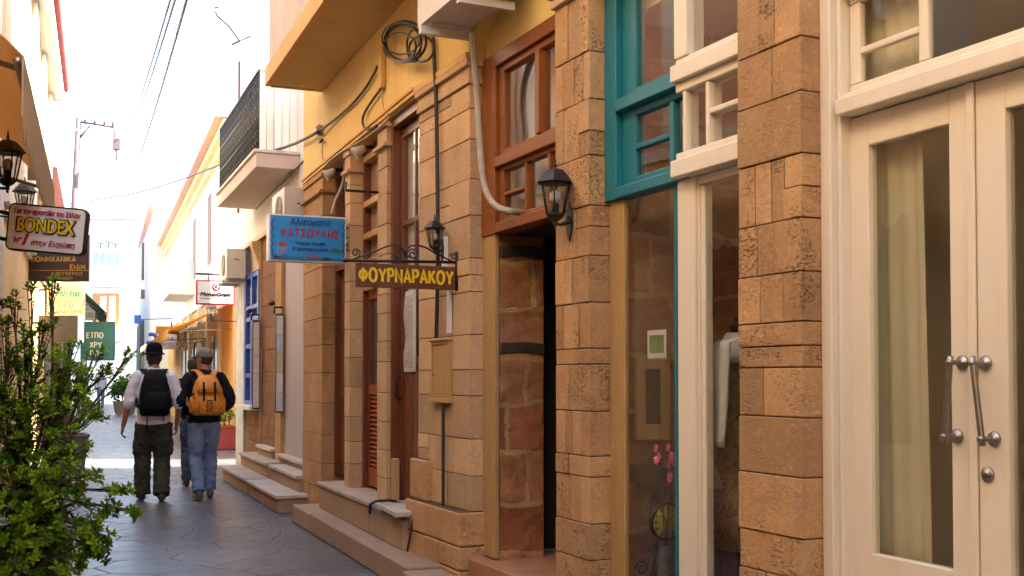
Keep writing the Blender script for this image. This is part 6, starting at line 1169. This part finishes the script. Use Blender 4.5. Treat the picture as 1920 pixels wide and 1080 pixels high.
p3 = ground(233, 748); p3 = at(234, 744, 43); p3 = Vector((p3.x, p3.y, 0)); planter('planter', p3, .8, .45, M['greybox'], 'low grey planter far down the lane', leg=.03)
shrub('potted_shrub', 'round dark green shrub in the low grey planter far down the lane', p3 + Vector((0, 0, .5)), [(p3 + Vector((dx, dy, dz)), .38, 30) for dx, dy, dz in ((-.25, 0, .9), (.25, 0, .85), (0, .1, 1.25), (-.1, -.1, 1.05))], M['leaf_far'], r5, .16, .08, per=7, twig=.01)
p4 = ground(424, 843); planter('planter', Vector((p4.x, p4.y, 0)), .52, .42, M['redpot'], 'square dull red planter at the ochre wall behind the walkers', leg=.02)
shrub('potted_shrub', 'sparse small plant in the dull red planter', Vector((p4.x, p4.y, .46)), [(Vector((p4.x + dx, p4.y, .62 + dz)), .14, 8) for dx, dz in ((-.1, 0), (.12, .02), (0, .12))], M['leaf'], r5, .06, .03, per=6)
# ------------------------------------------------------------------ people
M['skin'] = surf('skin', (.46, .235, .15), (.42, .20, .125), 6, .55, bs=.05)
M['skin_tan'] = surf('tanned_skin', (.34, .155, .09), (.30, .13, .075), 6, .55, bs=.05)
M['hair'] = surf('dark_hair', (.02, .013, .010), (.035, .022, .016), 30, .5, bs=.6, bscale=120)
M['shirt'] = surf('white_shirt', (.74, .73, .77), (.66, .65, .69), 5, .85, bs=.2, bscale=60)
M['olive'] = surf('olive_trousers', (.045, .042, .025), (.030, .029, .018), 6, .85, bs=.3, bscale=80)
M['jeans'] = surf('blue_jeans', (.12, .18, .31), (.22, .29, .43), 3.2, .85, bs=.3, bscale=90)
M['jeans_dark'] = surf('dark_jeans', (.035, .05, .10), (.05, .07, .13), 4, .85, bs=.3, bscale=90)
M['jacket'] = surf('black_jacket', (.008, .009, .013), (.013, .013, .016), 5, .85, spec=.15, bs=.25, bscale=60)
M['blackpack'] = surf('black_nylon', (.005, .005, .006), (.008, .008, .009), 8, .7, spec=.12, bs=.2, bscale=90)
M['orangepack'] = surf('orange_nylon', (.66, .25, .012), (.50, .16, .010), 9, .55, bs=.2, bscale=90)
M['shoe'] = surf('dark_shoe', (.022, .018, .018), (.04, .035, .035), 9, .6, spec=.2)
M['shoe_grey'] = surf('grey_trainer', (.07, .07, .085), (.03, .03, .04), 9, .4)
M['capcloth'] = surf('khaki_cap', (.20, .18, .135), (.16, .145, .11), 9, .85, bs=.2)
M['blackhat'] = surf('black_felt', (.008, .008, .010), None, 9, .85, spec=.1)
M['eye'] = surf('eye_white', (.6, .58, .55), None, 5, .3)
def ringz(cx, cy, z, rx, ry, n=16, ex=1.0):
    o = []
    for k in range(n):
        t = 2 * pi * k / n; c, s = cos(t), sin(t)
        o.append(Vector((cx + rx * math.copysign(abs(c) ** ex, c), cy + ry * math.copysign(abs(s) ** ex, s), z)))
    return o
def limb(mb, pts, rad, n=14, m=0, flat=1.0):
    """tapered limb through joints, rounded ends"""
    P_ = [Vector(p) for p in pts]; out = []; rr = []
    for i in range(len(P_) - 1):
        p0 = P_[max(i - 1, 0)]; p1 = P_[i]; p2 = P_[i + 1]; p3 = P_[min(i + 2, len(P_) - 1)]
        for k in range(5):
            t = k / 5; out.append(.5 * ((2 * p1) + (p2 - p0) * t + (2 * p0 - 5 * p1 + 4 * p2 - p3) * t * t + (3 * p1 - p0 - 3 * p2 + p3) * t ** 3)); rr.append(rad[i] + (rad[i + 1] - rad[i]) * (3 * t * t - 2 * t ** 3))
    out.append(P_[-1]); rr.append(rad[-1])
    d0 = (out[0] - out[1]).normalized(); d1 = (out[-1] - out[-2]).normalized()
    out = [out[0] + d0 * rr[0] * .75, out[0] + d0 * rr[0] * .45] + out + [out[-1] + d1 * rr[-1] * .45, out[-1] + d1 * rr[-1] * .75]; rr = [rr[0] * .35, rr[0] * .8] + rr + [rr[-1] * .8, rr[-1] * .35]
    mb.tube(out, rr, n, m)
def hand(mb, wrist, down, palm_n, thumb_dir, curl=.5, s=1.0):
    """wrist -> knuckles along 'down'; fingers curl towards palm_n; thumb leaves the side of the palm along thumb_dir"""
    d = Vector(down).normalized(); pn = Vector(palm_n).normalized(); td = Vector(thumb_dir).normalized(); w = Vector(wrist)
    rings = []
    for t, hw, th in ((0, .026, .020), (.25, .034, .019), (.6, .041, .017), (1.0, .042, .014), (1.12, .036, .011)):
        c = w + d * .09 * t * s; rings.append([c + td * hw * s * cos(a) + pn * th * s * sin(a) for a in [2 * pi * k / 12 for k in range(12)]])
    mb.loft(rings)
    for k, (off, L) in enumerate(((.030, .072), (.0105, .080), (-.0105, .074), (-.030, .058))):
        p = w + d * .088 * s + td * off * s; c = curl + .10 * k; a1, a2, a3 = c * .6, c * 1.5, c * 2.2
        q1 = p + (d * cos(a1) + pn * sin(a1)) * L * .45 * s; q2 = q1 + (d * cos(a2) + pn * sin(a2)) * L * .32 * s; q3 = q2 + (d * cos(a3) + pn * sin(a3)) * L * .25 * s
        mb.tube([p - d * .02 * s, p, q1, q2, q3, q3 + (q3 - q2) * .25], [.0095 * s, .0095 * s, .009 * s, .0082 * s, .0072 * s, .003 * s], 8)
    b = w + d * .03 * s + td * .028 * s; t1 = b + (td * .75 + d * .75 + pn * .25).normalized() * .038 * s; t2 = t1 + (td * .25 + d * .95 + pn * .35).normalized() * .03 * s
    mb.tube([b - td * .012, b, t1, t2, t2 + (t2 - t1) * .25], [.012 * s, .012 * s, .0105 * s, .009 * s, .004 * s], 8)
def head(mb, c, yaw, tilt=0.0, s=1.0):
    """c = base of skull centre; facing +y turned by yaw; returns a placing function"""
    R_ = Matrix.Translation(Vector(c)) @ Matrix.Rotation(yaw, 4, 'Z') @ Matrix.Rotation(tilt, 4, 'X')
    def T(x, y, z): return R_ @ Vector((x * s, y * s, z * s))
    prof = [(-.098, .045, .052, .030), (-.082, .058, .045, .044), (-.055, .067, .022, .066), (-.02, .072, .008, .080), (.02, .075, .003, .090), (.06, .077, .0, .096), (.09, .072, -.004, .090), (.112, .052, -.008, .066), (.124, .022, -.01, .028)]
    rings = []
    for z, rx, cy, ry in prof: rings.append([T(p.x, p.y, z) for p in ringz(0, cy, 0, rx, ry, 18)])
    mb.loft(rings)
    mb.loft([[T(x * .2, .085, .02) for x in (-.02, 0, .02)] + [T(0, .07, .025)], [T(-.012, .10, -.005), T(0, .118, -.002), T(.012, .10, -.005), T(0, .08, 0)], [T(-.017, .092, -.022), T(0, .112, -.022), T(.017, .092, -.022), T(0, .07, -.02)]])
    mb.tube([T(-.022, .085, -.048), T(0, .092, -.046), T(.022, .085, -.048)], .006 * s, 6)
    for sx in (-1, 1):
        mb.loft([[T(sx * (.074 + o), -.005 + .024 * f * cos(t) - .006, .006 + .036 * f * sin(t)) for t in [2 * pi * k / 10 for k in range(10)]] for o, f in ((-.008, .7), (.004, .9), (.012, 1.0), (.015, .8), (.013, .3))])
    return T
def person(loc, yaw, label, cfg):
    """loc on the ground, facing +y turned by yaw"""
    r = thing('person', loc, label, 'person', None, yaw); r['group'] = 'people walking down the lane'
    H = cfg.get('s', 1.0)
    sh_z, hip_z = 1.43, .93
    L_, R_ = cfg['lf'], cfg['rf']                                  # ankles (x, y, z)
    lk, rk = cfg['lk'], cfg['rk']
    b = MB()
    b.loft([ringz(0, 0, .84, .12, .09), ringz(0, 0, .93, .155, .105), ringz(0, .0, 1.03, .14, .095), ringz(0, .0, 1.15, .135, .092), ringz(0, .0, 1.30, .165, .105), ringz(0, .0, 1.40, .165, .095), ringz(0, -.005, 1.46, .12, .075), ringz(0, 0, 1.50, .06, .058), ringz(0, .012, 1.58, .052, .056)])
    for sgn, k, f in ((-1, lk, L_), (1, rk, R_)):
        limb(b, [(sgn * .085, 0, .90), k, f], [.080, .044, .034]); fx = cfg.get('toe', 0.0) * sgn
        b.loft([[Vector((f[0] + fx * t + .036 * w * cos(a), f[1] - .06 + .24 * t, f[2] - .045 + .035 * h + .035 * h * sin(a))) for a in [2 * pi * q / 10 for q in range(10)]] for t, w, h in ((0, .6, .8), (.1, .9, 1.2), (.4, 1, 1.1), (.75, 1.15, .7), (1, .6, .35))])
    for sgn, e, w in ((-1, cfg['le'], cfg['lw']), (1, cfg['re'], cfg['rw'])):
        limb(b, [(sgn * .175, 0, sh_z - .01), e, w], [.052, .041, .027])
        ev = Vector(e); wv = Vector(w); d = (wv - ev).normalized(); d = (d + Vector(cfg.get('hd', (0, 0, -.4)))).normalized(); pn = Vector((-sgn, .0, 0)); pn = (pn - d * pn.dot(d)).normalized(); td = Vector((0, 1, 0)); td = (td - d * td.dot(d)).normalized()
        hand(b, w, d, pn, td, cfg.get('curl', .45))
    hc = (cfg.get('hx', 0), .03, 1.62); T = head(b, hc, cfg.get('hyaw', 0), cfg.get('htilt', 0))
    if H != 1: b.xf(Matrix.Scale(H, 4))
    b.build('body', cfg['skin'], r, local=True, mods=[('REMESH', dict(mode='VOXEL', voxel_size=.0055, use_smooth_shade=True)), ('SMOOTH', dict(factor=.5, iterations=3))])
    def fin(mb, name, mt, vox=.009, wr=.010, it=4, wsz=.07):
        if H != 1: mb.xf(Matrix.Scale(H, 4))
        mods = [('REMESH', dict(mode='VOXEL', voxel_size=vox, use_smooth_shade=True)), ('SMOOTH', dict(factor=.5, iterations=it))]
        o = mb.build(name, mt, r, local=True, mods=mods)
        if wr:
            tx = bpy.data.textures.get('folds_%g' % wsz) or bpy.data.textures.new('folds_%g' % wsz, 'CLOUDS'); tx.noise_scale = wsz; tx.noise_depth = 2
            d = o.modifiers.new('Displace', 'DISPLACE'); d.texture = tx; d.strength = wr * 2; d.mid_level = .5; d.texture_coords = 'LOCAL'
        return o
    # trousers
    t = MB(); lo = cfg.get('loose', 0.0)
    t.loft([ringz(0, 0, .80, .135 + lo * .4, .105), ringz(0, -.005, .90, .165 + lo * .3, .125), ringz(0, 0, .98, .160, .112), ringz(0, 0, cfg.get('waist', 1.04), .150, .105)])
    for sgn, k, f in ((-1, lk, L_), (1, rk, R_)):
        k_ = Vector(k); f_ = Vector(f); hp = Vector((sgn * .086, -.005, .88)); hemp = f_ + Vector((0, -.01, -.005 + cfg.get('hemup', .0))); J = [hp + Vector((0, 0, .03)), hp, hp.lerp(k_, .5) + Vector((0, -.008, 0)), k_ + Vector((0, .008, .05)), k_ + Vector((0, .004, -.02)), k_.lerp(hemp, .35) + Vector((0, -.018, 0)), k_.lerp(hemp, .72) + Vector((0, -.010, 0)), hemp.lerp(k_, .06), hemp]
        t.tube(J, [.060, .096 + lo, .088 + lo, .072 + lo, .068 + lo, .071 + lo, .064 + lo * 1.1, .066 + lo * 1.3, .064 + lo * 1.3], 20)
        if cfg.get('cargo'): c = (Vector((sgn * .088, 0, .88)) + k_) / 2 + Vector((sgn * (.072 + lo), -.01, -.07)); t.loft([[c + Vector((sgn * o, .075 * f2 * cos(a), .10 * f2 * sin(a))) for a in [2 * pi * q / 12 for q in range(12)]] for o, f2 in ((-.05, .9), (0, 1), (.025, .9), (.03, .6))])
    fin(t, 'trousers', cfg['legs'], .009, .016, 3, .05)
    # upper garment
    u = MB(); hm = cfg.get('hem', .90); g = cfg.get('bulk', 0.0)
    u.loft([ringz(0, -.005, hm, .170 + g, .130 + g), ringz(0, -.005, hm + .1, .168 + g, .125 + g), ringz(0, 0, 1.12, .163 + g, .120 + g), ringz(0, 0, 1.28, .182 + g, .125 + g), ringz(0, 0, 1.38, .185 + g, .115 + g), ringz(0, -.005, 1.445, .150, .092 + g), ringz(0, -.005, 1.485, .085, .072 + g * .5), ringz(0, 0, 1.505 + g * .5, .066 + g * .4, .062 + g * .4)])
    for sgn, e, w in ((-1, cfg['le'], cfg['lw']), (1, cfg['re'], cfg['rw'])):
        e = Vector(e); w = Vector(w); cu = e.lerp(w, cfg.get('sleeve', .9)); limb(u, [(sgn * .165, 0, sh_z - .012), (Vector((sgn * .19, 0, sh_z)) + e) / 2 + Vector((sgn * .008, 0, -.01)), e, cu], [.070 + g * .8, .060 + g * .8, .053 + g * .9, .046 + g * .8], 16)
        if cfg.get('sleeve', .9) < .5: limb(u, [cu - (w - e).normalized() * .035, cu], [.058, .058], 16)
    fin(u, cfg.get('top', 'shirt'), cfg['upper'], .009, .013, 3, .075)
    # shoes
    for sgn, f in ((-1, L_), (1, R_)):
        s_ = MB(); fx = cfg.get('toe', 0.0) * sgn; zz = f[2] - .075
        s_.loft([[Vector((f[0] + fx * tt + .050 * w * cos(a), f[1] - .085 + .29 * tt, zz + max(.042 * h * (1 + sin(a)), 0.0))) for a in [2 * pi * q / 16 for q in range(16)]] for tt, w, h in ((-.03, .5, .7), (.0, .78, 1.1), (.15, .86, 1.35), (.4, .85, 1.2), (.7, 1.0, .8), (.92, .86, .6), (1.0, .5, .35))])
        fin(s_, 'shoe', cfg['shoes'], .006, 0, 2)
    # hair + hat
    h = MB()
    def TT(x, y, z): return T(x, y, z)
    hl = cfg.get('hairlow', -.055)
    h.loft([[TT(p.x, p.y, z) for p in ringz(0, cy, 0, rx, ry, 18)] for z, rx, cy, ry in ((hl - .02, .045, -.045, .03), (hl, .066, -.030, .052), (-.01, .081, -.022, .072), (.03, .085, -.018, .084), (.07, .086, -.006, .098), (.105, .074, -.004, .086), (.13, .045, -.006, .05), (.138, .01, -.006, .012))])
    fin(h, 'hair', M['hair'], .006, .008, 2, .03)
    for sx in (-1, 1):
        e_ = MB(); e_.ball(TT(sx * .032, .088, .02), .010 * H, 8, 6); 
        if H != 1: pass
        e_.build('eye', M['eye'], r, local=True)
    if cfg.get('hat') == 'bowler':
        k = MB(); k.loft([[TT(p.x, p.y, z) for p in ringz(0, -.004, 0, rx, ry, 24)] for z, rx, ry in ((.046, .112, .128), (.036, .120, .136), (.046, .122, .138), (.056, .112, .128), (.060, .098, .114), (.066, .093, .108), (.09, .093, .108), (.135, .088, .102), (.165, .072, .084), (.180, .045, .05), (.184, .01, .01))])
        fin(k, 'hat', M['blackhat'], .006, 0, 2)
    elif cfg.get('hat') == 'cap':
        k = MB(); k.loft([[TT(p.x, p.y, z) for p in ringz(0, -.002, 0, rx, ry, 24)] for z, rx, ry in ((.035, .090, .108), (.06, .092, .110), (.10, .086, .102), (.13, .066, .08), (.148, .035, .042), (.153, .012, .014), (.160, .010, .010))])
        k.loft([[TT(.075 * cos(a) * f, .085 + .10 * max(sin(a), 0) * f, .045 + o - .02 * max(sin(a), 0)) for a in [pi * q / 12 for q in range(13)]] for o, f in ((-.008, .6), (-.004, 1.0), (.004, 1.0), (.010, .6))])
        fin(k, 'cap', M['capcloth'], .006, 0, 2); 
    return r
def backpack(root_loc, yaw, label, mt, mt2, w, h, dpt, z0, yb, detail, zs=1.475):
    """hangs on a back that faces -y; z0 = bottom, yb = back surface"""
    r = thing('backpack', Vector(root_loc), label, 'backpack', None, yaw); b = MB(); n = 9
    prof = ((0, .80, .55), (.04, .93, .85), (.2, 1.0, 1.0), (.45, .98, 1.0), (.65, .88, .92), (.82, .74, .78), (.93, .58, .58), (1.0, .36, .3))
    b.loft([ringz(0, yb - dpt / 2 * fd, z0 + h * t, w / 2 * fw, dpt / 2 * fd, 24, .55) for t, fw, fd in prof])
    b.build('bag', mt, r, local=True, mods=[('REMESH', dict(mode='VOXEL', voxel_size=.008, use_smooth_shade=True)), ('SMOOTH', dict(factor=.5, iterations=4)), ('DISPLACE', dict(texture=bpy.data.textures.get('folds_0.075'), strength=.018, mid_level=.5, texture_coords='LOCAL'))])
    def strap(pts, wd, m, name='strap', th=.006):
        s_ = MB(); P_ = [Vector(p) for p in pts]; rg = []
        for i, p in enumerate(P_):
            d = (P_[min(i + 1, len(P_) - 1)] - P_[max(i - 1, 0)]).normalized(); sd = d.cross(Vector((0, -1, .05)) if abs(d.y) < .8 else Vector((0, 0, 1))).normalized(); nn = sd.cross(d).normalized(); rg.append([p + sd * wd / 2 + nn * th, p - sd * wd / 2 + nn * th, p - sd * wd / 2 - nn * th, p + sd * wd / 2 - nn * th])
        s_.loft(rg, 0, False); return s_.build(name, m, r, local=True, bevel=.002)
    for sx in (-1, 1):
        strap([(sx * .050, yb - .075, zs - .085), (sx * .070, yb - .035, zs - .035), (sx * .098, yb + .03, zs + .004), (sx * .116, yb + .09, zs + .022), (sx * .124, yb + .16, zs + .014), (sx * .128, yb + .225, zs - .04), (sx * .135, yb + .275, zs - .14), (sx * .155, yb + .265, zs - .28), (sx * .185, yb + .16, zs - .37), (sx * .17, yb + .03, zs - .40), (sx * .12, yb - .04, zs - .42)], .062, mt, th=.009)
    detail(r, strap, w, h, dpt, z0, yb); return r
# man in the white shirt
SCL = 1.0
YAW = radians(-4)
p1 = ground(287, 940); p1 = Vector((p1.x, p1.y, 0)); 
man1 = person(p1, YAW, 'man seen from behind in white shirt, olive cargo trousers and round black hat', dict(
    s=1.015, skin=M['skin_tan'], upper=M['shirt'], legs=M['olive'], shoes=M['shoe'], lf=(-.115, .14, .082), rf=(.080, -.13, .088), lk=(-.110, .11, .49), rk=(.092, .04, .48), toe=.02,
    le=(-.265, -.03, 1.12), lw=(-.325, .035, .86), re=(.265, -.03, 1.12), rw=(.255, .06, .87), loose=.022, hem=.872, sleeve=.16, cargo=True, hat='bowler', hairlow=-.06, curl=.55, bulk=.012))
def d1(r, strap, w, h, dp, z0, yb):
    strap([(0, yb - dp - .004, z0 + h * .9), (0, yb - dp * .98, z0 + h * .93)], .03, M['blackpack'])
    b = MB(); b.loft([ringz(0, yb - dp * .93 - o, z0 + h * t, w * .36 * f, .03 * f, 20, .5) for t, f, o in ((.08, .6, 0), (.12, .95, .005), (.3, 1, .012), (.48, .95, .004), (.52, .6, 0))]); b.build('pocket', M['blackpack'], r, local=True)
    strap([(-.08, yb - .05, z0 + .02), (-.085, yb - .06, z0 - .12), (-.083, yb - .06, z0 - .22)], .014, M['blackpack'], 'hanging_strap', .003); strap([(.09, yb - .06, z0 + .02), (.092, yb - .07, z0 - .06)], .014, M['blackpack'], 'hanging_strap', .003)
    b = MB(); b.tube([(-.09, yb - dp * .93, z0 + h * .56), (0, yb - dp * 1.0, z0 + h * .63), (.09, yb - dp * .93, z0 + h * .56)], .003, 6); b.tube([(.09, yb - dp - .006, z0 + h * .52), (.085, yb - dp - .012, z0 + h * .3)], .0025, 5); b.build('zip', M['shoe_grey'], r, local=True)
backpack(p1, YAW, 'black backpack worn by the man in the white shirt', M['blackpack'], M['blackpack'], .345, .53, .19, .985, -.135, d1, 1.492)
# man with the orange backpack
p2 = ground(382, 936); p2 = Vector((p2.x, p2.y, 0)); Y2 = radians(-1)
man2 = person(p2, Y2, 'man seen from behind in black jacket, blue jeans and khaki cap', dict(
    s=1.0, skin=M['skin_tan'], upper=M['jacket'], top='jacket', legs=M['jeans'], shoes=M['shoe_grey'], lf=(-.080, -.16, .090), rf=(.082, .13, .082), lk=(-.092, .03, .48), rk=(.088, .11, .49), toe=.02, hemup=.02,
    le=(-.285, -.04, 1.13), lw=(-.20, .18, 1.0), re=(.285, -.04, 1.14), rw=(.2, .18, 1.02), loose=.006, hem=.90, sleeve=.95, bulk=.016, hat='cap', hairlow=-.035, hyaw=radians(38), hd=(0, .3, .1), curl=.6))
def d2(r, strap, w, h, dp, z0, yb):
    b = MB(); b.loft([ringz(0, yb - dp * .88 - o, z0 + h * t, w * .34 * f, .055 * f, 20, .5) for t, f, o in ((.02, .7, 0), (.06, 1, .01), (.3, 1.02, .02), (.46, .95, .01), (.5, .6, 0))]); b.build('pocket', M['orangepack'], r, local=True, mods=[('SUBSURF', dict(levels=1, render_levels=1))])
    b = MB(); b.loft([ringz(0, yb - dp * .80 - o, z0 + h * t, w * .36 * f, .06 * f, 20, .6) for t, f, o in ((.56, .9, .02), (.58, 1, .03), (.75, .92, .0), (.9, .7, -.03), (.97, .4, -.05))]); b.build('flap', M['orangepack'], r, local=True)
    for sx in (-1, 1):
        strap([(sx * .062, yb - dp * .95 - .02, z0 + h * .82), (sx * .062, yb - dp * 1.06 - .024, z0 + h * .62), (sx * .062, yb - dp * 1.12 - .016, z0 + h * .42), (sx * .06, yb - dp * 1.12 - .016, z0 + h * .2)], .022, M['blackpack'], 'buckle_strap', .003)
        k = MB(); k.ball((sx * .062, yb - dp * 1.08 - .034, z0 + h * .62), .022, 8, 6, 0, (.8, .5, 1.2)); k.build('buckle', M['blackpack'], r, local=True)
        b = MB(); b.loft([ringz(sx * w * .47, yb - dp * .45, z0 + h * t, .032 * f, .07 * f, 14, .7) for t, f in ((.06, .6), (.1, 1), (.3, 1.05), (.42, .85), (.45, .5))]); b.build('side_pocket', M['orangepack'], r, local=True)
        strap([(sx * w * .46, yb - dp * .9, z0 + h * .55), (sx * w * .52, yb - dp * .4, z0 + h * .5)], .02, M['blackpack'], 'compression_strap', .003)
    b = MB()
    for q in range(5): z = z0 + h * (.1 + .06 * q); b.tube([(-.035, yb - dp * 1.13 - .02, z), (.035, yb - dp * 1.13 - .02, z + h * .05)], .003, 5); b.tube([(.035, yb - dp * 1.13 - .02, z), (-.035, yb - dp * 1.13 - .02, z + h * .05)], .003, 5)
    b.build('bungee_cord', M['blackpack'], r, local=True)
backpack(p2, Y2, 'orange backpack with black buckles worn by the man in the khaki cap', M['orangepack'], M['blackpack'], .36, .47, .20, .985, -.14, d2, 1.485)
# third walker, mostly hidden
p3_ = ground(362, 912); p3_ = Vector((p3_.x, p3_.y, 0))
person(p3_, YAW, 'dark haired walker in dark jeans, mostly hidden behind the man with the orange backpack', dict(
    s=.96, skin=M['skin_tan'], upper=M['jacket'], top='jacket', legs=M['jeans_dark'], shoes=M['shoe'], lf=(-.09, .0, .082), rf=(.08, .12, .082), lk=(-.09, .05, .49), rk=(.085, .1, .49),
    le=(-.22, .02, 1.13), lw=(-.12, .22, 1.0), re=(.22, 0, 1.13), rw=(.18, .2, 1.0), hem=.92, sleeve=.9, hairlow=-.06, hd=(0, .3, .1)))
# two tiny figures far down the lane
for px, py, dep, up_, lg_, lb_ in ((152, 745, 44, M['jeans_dark'], M['jacket'], 'tiny figure in dark blue far down the lane, half behind the bush twigs'), (189, 738, 52, M['shirt'], M['jeans'], 'tiny figure in white far down the lane under the green sign')):
    p = at(px, py, dep); p = Vector((p.x, p.y, 0)); o = person(p, YAW, lb_, dict(s=.98, skin=M['skin'], upper=up_, legs=lg_, shoes=M['shoe'], lf=(-.09, .06, .082), rf=(.08, -.06, .082), lk=(-.09, .03, .49), rk=(.085, 0, .49), le=(-.23, -.02, 1.13), lw=(-.25, .05, .88), re=(.23, -.02, 1.13), rw=(.25, .05, .88), hem=.9, sleeve=.9)); o['group'] = 'small figures far down the lane'
